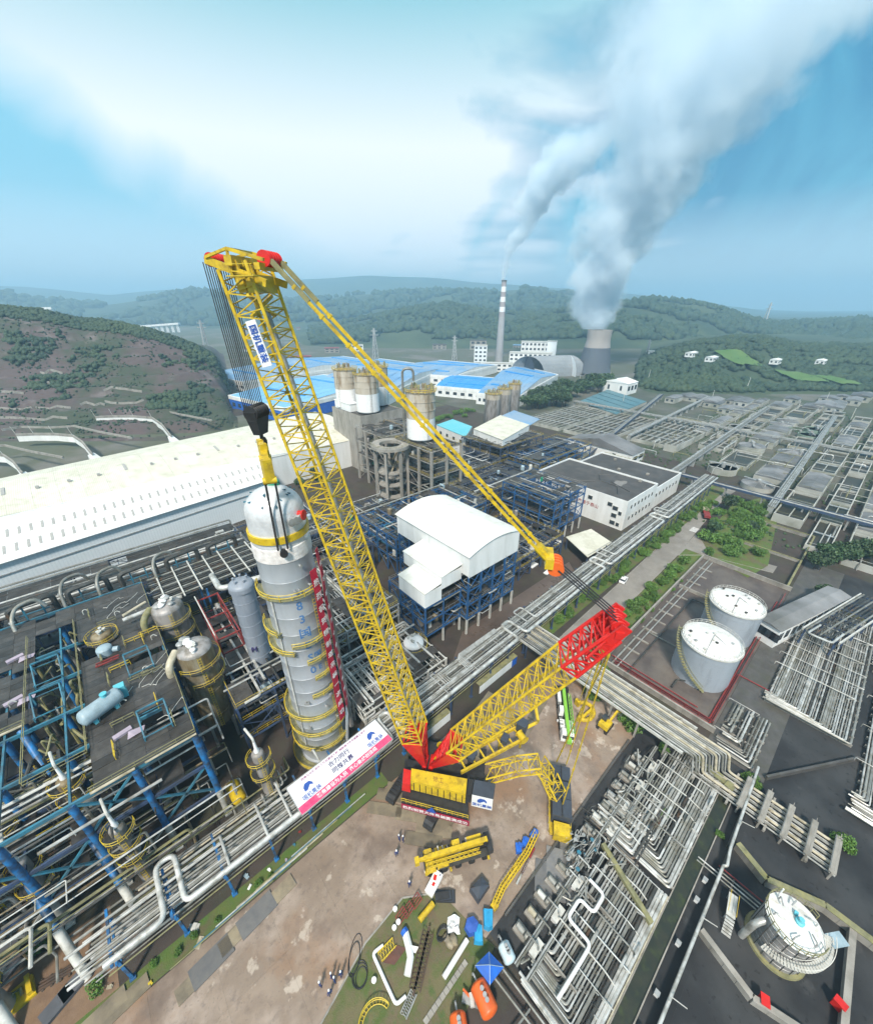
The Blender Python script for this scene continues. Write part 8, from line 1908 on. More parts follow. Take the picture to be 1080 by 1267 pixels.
htank('yellow_tank', 'small yellow tank under the structure behind the slender tower', P(287, 972, 3.5), P(297, 990, 3.5), 1.1, 'yellow', 2.4)

# ------------------------------------------------------------------ people
def person_mesh():
    me = bpy.data.meshes.new('person')
    J = [((0, 0, .98), .15), ((0, 0, 1.2), .15), ((0, 0, 1.42), .16), ((0, 0, 1.53), .06), ((0, .01, 1.66), .105), ((0, 0, 1.77), .09),
         ((.10, 0, .9), .095), ((.12, .03, .5), .07), ((.13, -.02, .09), .05), ((.13, .12, .05), .045),
         ((-.10, 0, .9), .095), ((-.12, -.03, .5), .07), ((-.13, -.1, .09), .05), ((-.13, .04, .05), .045),
         ((.20, 0, 1.4), .07), ((.29, .02, 1.12), .052), ((.27, .2, .92), .04), ((-.20, 0, 1.4), .07), ((-.29, 0, 1.12), .052), ((-.25, .18, .95), .04)]
    E = [(0, 1), (1, 2), (2, 3), (3, 4), (4, 5), (0, 6), (6, 7), (7, 8), (8, 9), (0, 10), (10, 11), (11, 12), (12, 13), (2, 14), (14, 15), (15, 16), (2, 17), (17, 18), (18, 19)]
    me.from_pydata([j[0] for j in J], E, [])
    o = bpy.data.objects.new('person', me); COL.objects.link(o)
    s = o.modifiers.new('skin', 'SKIN'); o.modifiers.new('sub', 'SUBSURF').levels = 1
    for i, j in enumerate(J): me.skin_vertices[0].data[i].radius = (j[1], j[1])
    me.skin_vertices[0].data[0].use_root = True
    dg = bpy.context.evaluated_depsgraph_get(); nm = bpy.data.meshes.new_from_object(o.evaluated_get(dg)); bpy.data.objects.remove(o)
    for m_ in ('overall', 'skin', 'hat', 'black'): nm.materials.append(M[m_])
    for p in nm.polygons:
        c = p.center; p.use_smooth = True
        p.material_index = 2 if c.z > 1.70 else 1 if (c.z > 1.52 or (abs(c.x) > .2 and c.z < .98 and c.z > .85)) else 3 if c.z < .12 else 0
    nm.name = 'person'; return nm
pme = person_mesh()
helm = MB().lathe([(.15, 1.74), (.135, 1.74), (.13, 1.82), (.08, 1.89), (.01, 1.9)], n=12).mesh('helmet', 'hat')
for i, (px, py, lb) in enumerate(((397, 1222, 'person in dark overalls and white helmet standing on the yard, leftmost of the group'), (411, 1211, 'person in dark overalls walking near the cable coils with another close behind'), (415, 1216, 'person in dark overalls half hidden by a companion on the yard'), (423, 1209, 'person in white helmet at the right of the group near the cable coils'),
        (409, 1232, 'person in dark overalls nearest the lawn corner below the group'), (507, 1098, 'person in dark overalls standing alone left of the lawn corner'), (494, 1041, 'person on the broken paving left of the yellow truck crane'), (499, 1042, 'person beside another on the broken paving left of the truck crane'), (491, 1060, 'person in dark clothes at the tail of the yellow truck crane'), (545, 1086, 'person crouched by the white chest at the truck crane'))):
    p = P(px, py, 0); t = thing('person', lb, 'person', (p.x, p.y, .085)); a = place('body', pme); b = place('helmet', helm)
    a.parent = t; b.parent = t; t.rotation_euler = (0, 0, g_.uniform(0, 6.28)); t.scale = (1.06,) * 3 if i != 9 else (1, 1, .7)

# ------------------------------------------------------------------ the settling works on the right
g_ = random.Random(123)
def wall_box(mb, x0, x1, y0, y1, z0, z1, t=.4):
    mb.box(((x0 + x1) / 2, y0, z0), (x1 - x0 + t, t, z1 - z0)).box(((x0 + x1) / 2, y1, z0), (x1 - x0 + t, t, z1 - z0)).box((x0, (y0 + y1) / 2, z0), (t, y1 - y0 - t, z1 - z0)).box((x1, (y0 + y1) / 2, z0), (t, y1 - y0 - t, z1 - z0)); return mb
lightc = mat('sunbleached basin concrete', (.46, .46, .43), .75, col2=(.34, .34, .31), sc=.12, dirt=(.14, .15, .10), dsc=.08)
lid_m = mat('grey basin cover', (.22, .22, .225), .6, col2=(.15, .15, .155), sc=.1, dirt=(.07, .07, .06), dsc=.07, vary=.3)
silt = mat('brown settling water', (.06, .05, .035), .4, col2=(.04, .042, .03), sc=.08, vary=.3, spec=.25)
def basin(x0, x1, y0, y1, h, kind, label, group):
    t = thing('settling_basin', label, 'basin', ((x0 + x1) / 2, (y0 + y1) / 2, 0), group)
    part('wall', wall_box(MB(), x0, x1, y0, y1, 0, h), lightc, t)
    part('water', MB().box(((x0 + x1) / 2, (y0 + y1) / 2, h - 1.0), (x1 - x0 - .42, y1 - y0 - .42, .1)), silt, t)
    if kind == 'lanes':
        n_ = max(2, int((y1 - y0) / 4))
        for i in range(1, n_): part('divider', MB().box(((x0 + x1) / 2, y0 + (y1 - y0) * i / n_, h - 1.2), (x1 - x0 - .42, .35, 1.25)), lightc, t)
        for i in range(1, max(2, int((x1 - x0) / 14))): part('footbridge', MB().box((x0 + i * 14, (y0 + y1) / 2, h + .06), (1.1, y1 - y0, .12)), 'steel', t)
    elif kind == 'covered':
        n_ = max(2, int((x1 - x0) / 5))
        for i in range(n_):
            a, b = x0 + (x1 - x0) * i / n_ + .06, x0 + (x1 - x0) * (i + 1) / n_ - .06; yc = (y0 + y1) / 2
            part('cover', MB().add([(a, y0, h + .05), (b, y0, h + .05), (b, yc, h + 1.0), (a, yc, h + 1.0), (b, y1, h + .05), (a, y1, h + .05)], [(0, 1, 2, 3), (3, 2, 4, 5), (0, 3, 5), (1, 4, 2)]), lid_m, t)
    q = MB()
    for a, b in (((x0, y0), (x1, y0)), ((x1, y0), (x1, y1)), ((x1, y1), (x0, y1)), ((x0, y1), (x0, y0))): q.bar((*a, h + 1.1), (*b, h + 1.1), .09)
    part('railing', q, 'white_steel' if g_.random() < .6 else 'pipe_moss', t); return t
def clarifier(x, y, r, h, dome_, label, group):
    t = thing('clarifier', label, 'basin', (x, y, 0), group)
    part('wall', MB().lathe([(r, 0), (r, h), (r - .4, h), (r - .4, h - .8)], (x, y, 0), 36), lightc if g_.random() < .7 else mat('pale green tank wall', (.25, .34, .28), .6), t)
    if dome_:
        for k in range(12):
            a0, a1 = k * pi / 6 + .01, (k + 1) * pi / 6 - .01; q = MB(); ps = []
            for i in range(4): rr = (r + .1) * (1 - i / 3.2); z = h + .1 + 1.2 * (i / 3.2); ps.append([(x + rr * cos(a), y + rr * sin(a), z) for a in (a0, (a0 + a1) / 2, a1)])
            vs = [p for s in ps for p in s]; q.add(vs, [(i * 3 + j, i * 3 + j + 1, i * 3 + j + 4, i * 3 + j + 3) for i in range(3) for j in range(2)]); part('cover_segment', q, lid_m, t)
    else:
        part('water', MB().lathe([(r - .41, h - .7), (.02, h - .7)], (x, y, 0), 36), silt, t); 
    a = g_.uniform(0, 3.14); part('bridge', MB().bar((x - r * cos(a), y - r * sin(a), h + 1.3), (x + r * cos(a), y + r * sin(a), h + 1.3), 1.0, .4), 'steel', t)
    part('hub', MB().lathe([(1.0, h - .5), (1.0, h + 2.2), (.4, h + 2.6), (.02, h + 2.7)], (x, y, 0), 14), 'steel', t); return t
kinds = [('lanes', 'open settling basin divided into long lanes', 'lane basins of the settling works'), ('covered', 'settling basin under grey ridged covers', 'covered basins of the settling works'), ('plain', 'plain open concrete pond', 'open ponds of the settling works')]
RECT = []
def spot(px, py):
    r = 'farthest rows by the hill' if py < 500 else 'far rows' if py < 530 else 'middle rows' if py < 570 else 'near rows' if py < 620 else 'nearest rows'
    c = 'left end' if px < 800 else 'left half' if px < 880 else 'centre' if px < 950 else 'right half' if px < 1020 else 'right end'
    return f'in the {r}, {c}'
def xr_field(x0, x1, y0, y1, seedrow):
    """rows of basins with lanes between them"""
    y = y0
    while y < y1 - 10:
        d = g_.uniform(9, 18); x = x0 + g_.uniform(0, 10)
        while x < x1 - 14:
            w = g_.uniform(14, 32); px, py = pix((x + w / 2, y + d / 2, 0)); pxa, _ = pix((x, y, 0))
            ok_ = (px > 690 and py < 740) and not (px < 880 and py > 560)
            ok_ = ok_ and not (860 < px < 965 and py > 600) and not (px < 960 and py > 690)
            if ok_ and px < 1180:
                k = g_.random()
                if k < .30 and d > 14: clarifier(x + d / 2, y + d / 2, d / 2 - 1.2, g_.uniform(2.2, 4), g_.random() < .65, 'round clarifier with a bridge ' + spot(px, py), 'round clarifiers'); RECT.append((x - 1, x + d + 1, y - 1, y + d + 1)); x += d + g_.uniform(2, 6); continue
                kd, lb, gr = kinds[0] if k < .55 else kinds[1] if k < .85 else kinds[2]
                RECT.append((x - 1, x + w + 1, y - 1, y + d - 2.5)); basin(x, x + w, y, y + d - 3.5, g_.uniform(2.0, 4.2), kd, lb + ' ' + spot(px, py), gr)
            x += w + g_.uniform(2, 5)
        y += d + g_.uniform(0, 3)
xr_field(178, 470, -150, 96, 0)
pts = []
while len(pts) < 2600:
    x, y = g_.uniform(178, 470), g_.uniform(-150, 96)
    if fb(x, y, .03) < -.1 or any(a < x < b and c < y < d for a, b, c, d in RECT) or pix((x, y, 0))[0] < 700: continue
    r = g_.uniform(.3, .95); pts.append((x, y, r * .4, r))
clumps('works_undergrowth', pts, 'leaf_dark', 31)
for i in range(290):
    x, y = g_.uniform(180, 430), g_.uniform(-130, 96); px, py = pix((x, y, 2))
    if px < 700 or (px < 965 and py > 590): continue
    e = (g_.uniform(6, 26), 0) if g_.random() < .6 else (0, g_.uniform(6, 20)); z = g_.uniform(2.5, 5)
    t = thing('works_pipe', 'raised pale pipe ' + spot(px, py), 'pipe', (x, y, 0), 'raised pipes of the settling works')
    part('pipe', MB().pipe([(x, y, 0), (x, y, z), (x + e[0], y + e[1], z), (x + e[0], y + e[1], 0)], g_.choice((.15, .2, .3)), 6), g_.choice(('pipe_white', 'pipe_grey', 'pipe_white', 'pipe_moss')), t)
# named basins nearer the belt of trees: the teal covered pond and the long lane pools
def pond_px(px, h, kind, label, m=None):
    q = [P(*a, h) for a in px]; x0, x1 = sorted((sum(v.x for v in q[:1]) , sum(v.x for v in q[1:2]))); return q
q = [P(*a, 2.5) for a in ((716, 497), (752, 482), (800, 497), (762, 513))]
t = thing('teal_basin', 'basin roofed with teal blue sheets behind the lane pools', 'basin', tuple(q[0]))
for i in range(5):
    a, b = q[0] + (q[1] - q[0]) * (i / 5 + .01), q[0] + (q[1] - q[0]) * ((i + 1) / 5 - .01); c, d = q[3] + (q[2] - q[3]) * ((i + 1) / 5 - .01), q[3] + (q[2] - q[3]) * (i / 5 + .01)
    part('roof_sheet', MB().hexa([tuple(v) for v in (a, b, c, d)], [tuple(v + V(0, 0, .4)) for v in (a, b, c, d)]), mat('dull teal sheet', (.07, .17, .21), .6, col2=(.10, .19, .22), sc=.1), t)
for i in range(4): a, b = q[i], q[(i + 1) % 4]; part('wall', MB().bar((a.x, a.y, 1.2), (b.x, b.y, 1.2), .4, 2.4), lightc, t)
for (x0, x1, y0, y1, lb) in ((252, 330, 118, 150, 'wide brown lane basin in front of the teal covered basin'), (252, 330, 154, 186, 'wide brown lane basin beside the tree belt'), (268, 350, 80, 112, 'lane basin crossed by pale pipes behind the long white building')): basin(x0, x1, y0, y1, 2.2, 'lanes', lb, None)
# long pipe bridges through the works
for i, (a, b, w_) in enumerate((((176, 62), (430, 70), 2.4), ((176, 100), (420, 152), 2.4), ((205, 20), (430, 28), 2.0), ((170, -40), (400, -34), 2.0), ((262, 108), (440, 118), 1.6), ((215, 96), (215, -60), 2.0), ((330, 190), (330, -80), 2.2))):
    t = thing('pipe_bridge', ('long pale pipe bridge ending at the far end of the main rack', 'pale pipe bridge slanting past the long low white building', 'navy sided pipe bridge along the middle of the settling works', 'pipe bridge along the right part of the settling works', 'pipe bridge beside the brown lane basins', 'nearest pipe bridge running across the settling works', 'farthest pipe bridge running across the settling works')[i], 'pipe bridge', (*a, 0), 'pipe bridges of the settling works'); a, b = V(*a, 5), V(*b, 5); d = (b - a).normalized(); s = V(-d.y, d.x, 0)
    for k in range(4): part('pipe', MB().tube([a + s * (k * w_ / 3 - w_ / 2), b + s * (k * w_ / 3 - w_ / 2)], .3, 7), g_.choice(('pipe_white', 'pipe_grey')), t)
    part('girder', MB().bar(a - s * w_ * .6, b - s * w_ * .6, .3, 1.0).bar(a + s * w_ * .6, b + s * w_ * .6, .3, 1.0), 'navy' if i % 2 else 'steel', t)
    n_ = int((b - a).length / 14)
    for k in range(n_ + 1): p = a + (b - a) * (k / n_); part('post', MB().box((p.x, p.y, 0), (.6, w_, 4.6), math.atan2(d.y, d.x)), 'steel', t)
def shed(x, y, w, d, h, rm, wm_, label, group=None, nwin=4, rz=0.0, cat='building'):
    t = thing('low_building', label, cat, (x, y, 0), group)
    co, si = cos(rz), sin(rz)
    def q(a, b, z): return (x + a * co - b * si, y + a * si + b * co, z)
    w2, d2 = w / 2, d / 2
    part('wall', MB().hexa([q(-w2, -d2, -.3), q(w2, -d2, -.3), q(w2, d2, -.3), q(-w2, d2, -.3)], [q(-w2, -d2, h), q(w2, -d2, h), q(w2, d2, h), q(-w2, d2, h)]), wm_, t)
    part('roof', MB().add([q(-w2 - .4, -d2 - .4, h), q(w2 + .4, -d2 - .4, h), q(w2 + .4, d2 + .4, h), q(-w2 - .4, d2 + .4, h), q(-w2 - .4, 0, h + d * .12), q(w2 + .4, 0, h + d * .12)], [(0, 1, 5, 4), (2, 3, 4, 5), (0, 4, 3), (1, 2, 5), (3, 2, 1, 0)]), rm, t)
    for i in range(nwin):
        a = -w2 + w * (i + .5) / nwin; f = part('window', MB().hexa([q(a - w / nwin * .3, -d2 - .1, h * .35), q(a + w / nwin * .3, -d2 - .1, h * .35), q(a + w / nwin * .3, -d2 + .1, h * .35), q(a - w / nwin * .3, -d2 + .1, h * .35)], [q(a - w / nwin * .3, -d2 - .1, h * .75), q(a + w / nwin * .3, -d2 - .1, h * .75), q(a + w / nwin * .3, -d2 + .1, h * .75), q(a - w / nwin * .3, -d2 + .1, h * .75)]), 'glass', t)
    for i in range(max(2, nwin // 2)):
        a = -d2 + d * (i + .5) / max(2, nwin // 2); part('window', MB().hexa([q(-w2 - .1, a - 1, h * .35), q(-w2 + .1, a - 1, h * .35), q(-w2 + .1, a + 1, h * .35), q(-w2 - .1, a + 1, h * .35)], [q(-w2 - .1, a - 1, h * .75), q(-w2 + .1, a - 1, h * .75), q(-w2 + .1, a + 1, h * .75), q(-w2 - .1, a + 1, h * .75)]), 'glass', t)
    return t
shed(229, 108, 15, 42, 6.2, lid_m, 'white_wall', 'long low white building with grey roof behind the dark roofed building', None, 2)
shed(425, 196, 22, 26, 11, 'white_roof', 'white_wall', 'small white building at the far end beside the teal covered basin', None, 3)
for i, (px, py, lb) in enumerate(((900, 452, 'white farmhouse in the woods below the meadow, left'), (985, 458, 'white farmhouse beside the middle meadow on the hill'), (1045, 462, 'white farmhouse near the right meadow on the hill'), (872, 443, 'white house among the trees of the wooded hill'))):
    X = (px - 540) / 557 * (520 + i * 8); Y = 520 + i * 8; z = R1(X, Y) + 3; p = F(X, Y, z); t = shed(p.x, p.y, 18, 9, 5, 'white_roof', 'white_wall', lb, None, 3); t.location.z = z; 
    for ch in t.children: ch.matrix_parent_inverse = Matrix.Translation((-p.x, -p.y, 0))
for i in range(20):
    px, py = g_.uniform(830, 1090), g_.uniform(490, 512); p = P(px, py, 0); shed(p.x, p.y, g_.uniform(10, 24), g_.uniform(8, 14), g_.uniform(3, 5.5), lid_m, lightc, 'low grey roofed building ' + spot(px, py), 'low buildings at the hill foot', 0)
# overgrown basin on the island and the grey walkway
wall_run('basin_wall', 'weathered wall round the overgrown basin past the road bend', [(150, 3), (196, 3.4), (196, 21), (176, 21)], 1.3, .4, 'concrete', cap='pipe_moss')
wall_run('basin_wall', 'inner cross wall of the overgrown basin', [(172, 3.6), (172, 20)], 1.0, .35, 'concrete', cap='pipe_moss')
t = thing('pipe_walkway', 'grey roofed pipe walkway beside the white wall behind the oil tanks', 'pipe rack', (150, -6, 0))
for k in range(7): part('pipe', MB().tube([(122, -4.5 - k * .9, 6.4), (152, -12.5 - k * .9, 6.4)], .22, 7), ('pipe_grey', 'pipe_dark', 'pipe_dark')[k % 3], t)
part('side_girder', MB().bar((122, -3.9, 6.2), (152, -11.9, 6.2), .3, .7).bar((122, -10.9, 6.2), (152, -18.9, 6.2), .3, .7), 'white_steel', t)
for k in range(6): part('trestle', MB().box((123 + k * 5.6, -4.4 - k * 1.5, 0), (.4, .4, 6)).box((123 + k * 5.6, -10.4 - k * 1.5, 0), (.4, .4, 6)).bar((123 + k * 5.6, -4 - k * 1.5, 6), (123 + k * 5.6, -11.2 - k * 1.5, 6), .35, .35), 'navy', t)
part('end_loop', MB().pipe([(126, -11, 6.8), (120, -9.6, 6.8), (120, -5, 6.8), (126, -6.6, 6.8)], .25, 8, .8), 'pipe_white', t)
shed(133.5, -2.8, 33, 5, 6, lid_m, 'white_wall', 'narrow white building with small windows between the farther oil tank and the grey walkway', None, 11, -.297)
# poles and masts on the far side
for i, (px, py, h) in enumerate(((800, 475, 15), (922, 485, 14), (716, 476, 10), (1020, 500, 10), (880, 495, 9), (770, 500, 8), (985, 510, 9), (1052, 520, 9))):
    p = P(px, py, 0); t = thing('lighting_pole', 'thin pale pole rising from the settling works', 'pole', (p.x, p.y, 0), 'poles of the settling works'); part('pole', MB().tube([(p.x, p.y, 0), (p.x + (2.0 if i < 2 else 0), p.y, h)], .35, 6, r1=.2), 'white_steel', t); part('lamp_head', MB().box((p.x + (2 if i < 2 else 0), p.y, h), (1.4, .5, .3)), 'white_steel', t)

# ------------------------------------------------------------------ blue roofed factories, power station
def factory(label, px, h, roofm, wallm, ridge=.06, lights=4, lightm='deep_roof'):
    q = [P(*a, h) for a in px]; t = thing('factory_hall', label, 'factory', (q[0].x, q[0].y, 0))
    for i in range(4):
        a, b = q[i], q[(i + 1) % 4]; part('wall', MB().bar((a.x, a.y, h / 2), (b.x, b.y, h / 2), .8, h), wallm, t)
    r0, r1 = (q[0] + q[3]) / 2, (q[1] + q[2]) / 2; up_ = V(0, 0, (q[3] - q[0]).length * ridge * .5)
    n_ = 8
    for k in range(n_):
        f0, f1 = k / n_ + .002, (k + 1) / n_ - .002
        L_ = lambda a, b, f: a + (b - a) * f
        for e0, e1 in ((q[0], q[1]), (q[3], q[2])): part('roof_panel', MB().add([tuple(L_(e0, e1, f0) + V(0, 0, .5)), tuple(L_(e0, e1, f1) + V(0, 0, .5)), tuple(L_(r0, r1, f1) + up_ + V(0, 0, .5)), tuple(L_(r0, r1, f0) + up_ + V(0, 0, .5))], [(0, 1, 2, 3)]), roofm, t)
    for i in range(4): a, b = q[i], q[(i + 1) % 4]; part('fascia', MB().bar(a + V(0, 0, -.6), b + V(0, 0, -.6), 1.2, 3.0), 'white_wall', t)
    for e in ((q[0], q[3], r0), (q[1], q[2], r1)): part('gable', MB().add([tuple(e[0]), tuple(e[1]), tuple(e[2] + up_ + V(0, 0, .4))], [(0, 1, 2)]), 'white_wall', t)
    for k in range(lights):
        f = (k + .6) / (lights + .2); a, b = q[0] + (q[3] - q[0]) * f, q[1] + (q[2] - q[1]) * f; z = up_.z * (1 - abs(2 * f - 1)) + .7
        part('roof_light', MB().bar(a + (b - a) * .12 + V(0, 0, z), a + (b - a) * .8 + V(0, 0, z), 3.5, 1.0), lightm, t)
    n_ = 9
    for i in (0, 3):
        a, b = q[i], q[(i + 1) % 4]; d = (b - a); nn = d.cross(V(0, 0, 1)).normalized(); nn = nn if nn.dot(a) < 0 else -nn
        for k in range(n_): c = a + d * ((k + .5) / n_) + nn * .45; e = c + d.normalized() * d.length / n_ * .5; part('window', MB().bar((c.x, c.y, h * .45), (e.x, e.y, h * .45), .15, h * .3), 'glass', t)
    return t
factory('farthest left factory hall with pale blue roof and white fascia', ((252, 463), (300, 473), (475, 449), (425, 441)), 9, 'blue_roof', 'white_wall')
factory('near left factory hall with sky blue roof and blue walls', ((283, 490), (352, 506), (480, 476), (400, 464)), 11, 'tarp_cyan' if False else mat('sky blue sheet roof', (.14, .38, .66), .5, col2=(.18, .42, .68), sc=.05), 'tarp_blue', .05, 2)
factory('middle factory hall with grey blue roof behind the twin silos', ((380, 478), (470, 493), (552, 455), (470, 444)), 9, 'blue_roof', 'white_wall', .06, 3)
factory('factory hall with deep blue front roof behind the tallest silo', ((538, 478), (625, 486), (660, 472), (560, 464)), 9, 'deep_roof', 'white_wall', .05, 2)
factory('right factory hall with long pale blue roof by the power station', ((590, 487), (640, 492), (690, 464), (640, 452)), 9, 'blue_roof', 'white_wall', .06, 3)
factory('factory hall behind the deep blue one with blue roof lights', ((480, 461), (560, 466), (615, 452), (545, 446)), 9, 'blue_roof', 'white_wall', .06, 3)
# cooling tower, chimney, power station, coal dome
c = P(733, 463, 0); H_ = upz(733, 408, c.x, c.y)
ct = thing('cooling_tower', 'grey hyperboloid cooling tower with pale upper half venting steam', 'cooling tower', (c.x, c.y, 0))
def hyp(z): f = z / H_; return 22.5 - 8.2 * min(f / .78, 1) ** .85 + (max(0, f - .78) * 3)
def tp(z0, z1, n_): return [(hyp(z0 + (z1 - z0) * i / n_), z0 + (z1 - z0) * i / n_) for i in range(n_ + 1)]
part('lower_shell', MB().lathe(tp(3, H_ * .62, 8), (c.x, c.y, 0), 40), mat('dark tower concrete', (.10, .12, .145), .8, col2=(.085, .10, .125), sc=.05, streak=6), ct)
q = tp(H_ * .62 + .01, H_, 6); q += [(q[-1][0] - 1.0, H_), (q[-1][0] - 1.4, H_ - 6)]
part('upper_shell', MB().lathe(q, (c.x, c.y, 0), 40), mat('pale tower concrete', (.36, .33, .31), .8, col2=(.30, .28, .27), sc=.05, streak=6), ct)
for k in range(24): a = k * .2618; a2 = a + .13; part('leg', MB().bar((c.x + 23.4 * cos(a), c.y + 23.4 * sin(a), 0), (c.x + 22.1 * cos(a2), c.y + 22.1 * sin(a2), 3.2), .7), 'concrete', ct)
c = P(617, 447, 0); HC = upz(621, 348, c.x, c.y)
ch = thing('chimney', 'tall concrete chimney with red and white bands at the power station', 'chimney', (c.x, c.y, 0))
def cr_(z): return 6.2 - 2.6 * z / HC
part('shaft', MB().lathe([(cr_(0), 0), (cr_(HC * .58), HC * .58)], (c.x, c.y, 0), 28), mat('chimney concrete', (.36, .36, .37), .8, col2=(.30, .30, .31), sc=.05), ch)
for k in range(7): z0_, z1_ = HC * (.58 + .06 * k) + .02, HC * (.58 + .06 * (k + 1)); part('band', MB().lathe([(cr_(z0_), z0_), (cr_(z1_), z1_)], (c.x, c.y, 0), 28), 'white_paint' if k % 2 else mat('faded band paint', (.36, .33, .34), .7), ch)
part('rim', MB().lathe([(cr_(HC) + .4, HC), (cr_(HC) + .4, HC + 1.6), (cr_(HC) - .6, HC + 1.6), (cr_(HC) - .6, HC - 3)], (c.x, c.y, 0), 28), 'concrete_dark', ch)
def block(name, label, px, pyb, Wm, Dm, Hm, wallm, rows, cols, cat='building', rz=None, group=None, roofm='white_steel'):
    c = P(px, pyb, 0); rz = math.atan2(c.y, c.x) - pi / 2 if rz is None else rz; t = thing(name, label, cat, (c.x, c.y, 0), group); co, si = cos(rz), sin(rz)
    def q(a, b, z): return (c.x + a * co - b * si, c.y + a * si + b * co, z)
    w2, d2 = Wm / 2, Dm / 2
    part('wall', MB().hexa([q(-w2, 0, -2), q(w2, 0, -2), q(w2, Dm, -2), q(-w2, Dm, -2)], [q(-w2, 0, Hm), q(w2, 0, Hm), q(w2, Dm, Hm), q(-w2, Dm, Hm)]), wallm, t)
    part('roof', MB().hexa([q(-w2 - .5, -.5, Hm + .01), q(w2 + .5, -.5, Hm + .01), q(w2 + .5, Dm + .5, Hm + .01), q(-w2 - .5, Dm + .5, Hm + .01)], [q(-w2 - .5, -.5, Hm + .8), q(w2 + .5, -.5, Hm + .8), q(w2 + .5, Dm + .5, Hm + .8), q(-w2 - .5, Dm + .5, Hm + .8)]), roofm, t)
    if rows * cols > 0:
        wme = MB().box((0, 0, 0), (Wm / cols * .55, .3, Hm / rows * .45)).mesh('window', 'glass')
        for r in range(rows):
            for k in range(cols): p = q(-w2 + Wm * (k + .5) / cols, -.06, Hm * (r + .3) / rows); place('window', wme, t, p, rz)
    return t
block('power_block', 'white power station hall with rows of dark windows beside the chimney', 655, 452, 62, 20, 17, 'white_wall', 3, 9)
block('power_block', 'long low white power station wing in front of the hall', 640, 460, 100, 12, 10, 'white_wall', 2, 14)
block('power_block', 'upper white turbine house roof of the power station', 660, 446, 44, 16, 28, 'white_wall', 4, 7)
block('power_block', 'slim boiler house beside the chimney foot', 594, 448, 20, 14, 24, 'pale_wall', 4, 3)
c = P(683, 464, 0); rz = math.atan2(c.y, c.x) - pi / 2 + .5
cd = thing('coal_dome', 'barrel vaulted grey coal shed with a dark open end left of the cooling tower', 'shed', (c.x, c.y, 0)); co, si = cos(rz), sin(rz)
for k in range(8):
    q = MB(); n_ = 14; a_ = -36 + k * 7.2; ps = []
    for b in (a_ + .05, a_ + 7.15): ps.append([(c.x + b * co - 22 * cos(i / n_ * pi) * -si * -1, c.y + b * si + 22 * cos(i / n_ * pi) * co * -1, 24 * sin(i / n_ * pi)) for i in range(n_ + 1)])
    q.add(ps[0] + ps[1], [(i, i + 1, n_ + 2 + i, n_ + 1 + i) for i in range(n_)]); part('vault_panel', q, mat('grey vault sheet', (.26, .28, .30), .5, col2=(.22, .24, .26), sc=.06), cd)
for b, m_ in ((-35.6, mat('vault opening shade', (.06, .07, .09), .8)), (21.2, 'pale_wall')):  # first end is open: a dark sheet fills it, interior shade put into its colour
    q = [(c.x + b * co - 21.8 * cos(i / 14 * pi) * si * 1, c.y + b * si + 21.8 * cos(i / 14 * pi) * co, 23.8 * sin(i / 14 * pi)) for i in range(15)]; part('vault_end', MB().add(q, [tuple(range(15))]), m_, cd)
block('station_tower', 'small lift tower on top of the coal shed', 680, 450, 14, 8, 32, 'pale_wall', 0, 0)
# town scattered in the valley, pylons, viaducts
for i in range(50):
    px = g_.uniform(290, 960); py = g_.uniform(402, 446) if px < 600 or px > 745 else g_.uniform(418, 444)
    if 570 < px < 745: py = g_.uniform(412, 436)
    c = P(px, py, 0); Y = c.length
    if M1((px - 540) / 557 * Y, Y) > 4: continue
    k = g_.random()
    block('town_building', 'pale building in the hazy valley beyond the factories', px, py, g_.uniform(12, 38), g_.uniform(10, 18), g_.uniform(4, 12) if k < .9 else g_.uniform(16, 28), g_.choice(('white_wall', 'concrete', 'concrete')), 2, 3, group='pale buildings of the valley town', roofm=g_.choice(('white_steel', 'blue_roof', 'bitumen', 'red_rail')))
def pylon(label, px, pyb, pyt, lean_=0.0, group=None):
    c = P(px, pyb, 0); h = upz(px, pyt, c.x, c.y); t = thing('pylon', label, 'pylon', (c.x, c.y, 0), group); w = h * .08; q = MB(); k = .9 + h * .006
    for a, b in ((-1, -1), (1, -1), (1, 1), (-1, 1)): q.bar((c.x + a * w, c.y + b * w, -1), (c.x + a * w * .12 + lean_, c.y + b * w * .12, h), k)
    for i in range(7):
        f, f1 = i / 7, (i + 1) / 7
        for a in (-1, 1): q.bar((c.x - w * (1 - f * .88) + lean_ * f, c.y + a * w * (1 - f * .88), h * f), (c.x + w * (1 - f1 * .88) + lean_ * f1, c.y + a * w * (1 - f1 * .88), h * f1), k * .6)
    part('lattice', q, 'steel', t); part('arm', MB().bar((c.x - w * 1.3 + lean_ * .8, c.y + w, h * .8), (c.x + w * 1.3 + lean_ * .8, c.y - w, h * .8), k).bar((c.x - w + lean_ * .9, c.y + w * .8, h * .92), (c.x + w + lean_ * .9, c.y - w * .8, h * .92), k), 'steel', t)
pylon('lattice pylon on the ridge at the right of the steam', 940, 412, 374, 18); pylon('lattice pylon left of the twin silos', 465, 446, 406); pylon('lattice pylon behind the boom', 258, 440, 396)
pylon('lattice pylon near the ridge right of the cooling tower', 800, 440, 420); pylon('lattice pylon behind the blue roofed halls', 562, 446, 415)
def viaduct(label, pa, pb, Y, h):
    a, b = PY(*pa, Y), PY(*pb, Y); t = thing('viaduct', label, 'bridge', tuple(a)); part('deck', MB().bar(a, b, 14, 6), 'white_wall', t); n_ = 8
    for i in range(n_): p = a + (b - a) * ((i + .5) / n_); part('pier', MB().bar((p.x, p.y, p.z - h), (p.x, p.y, p.z - 3), 7), 'white_wall', t)
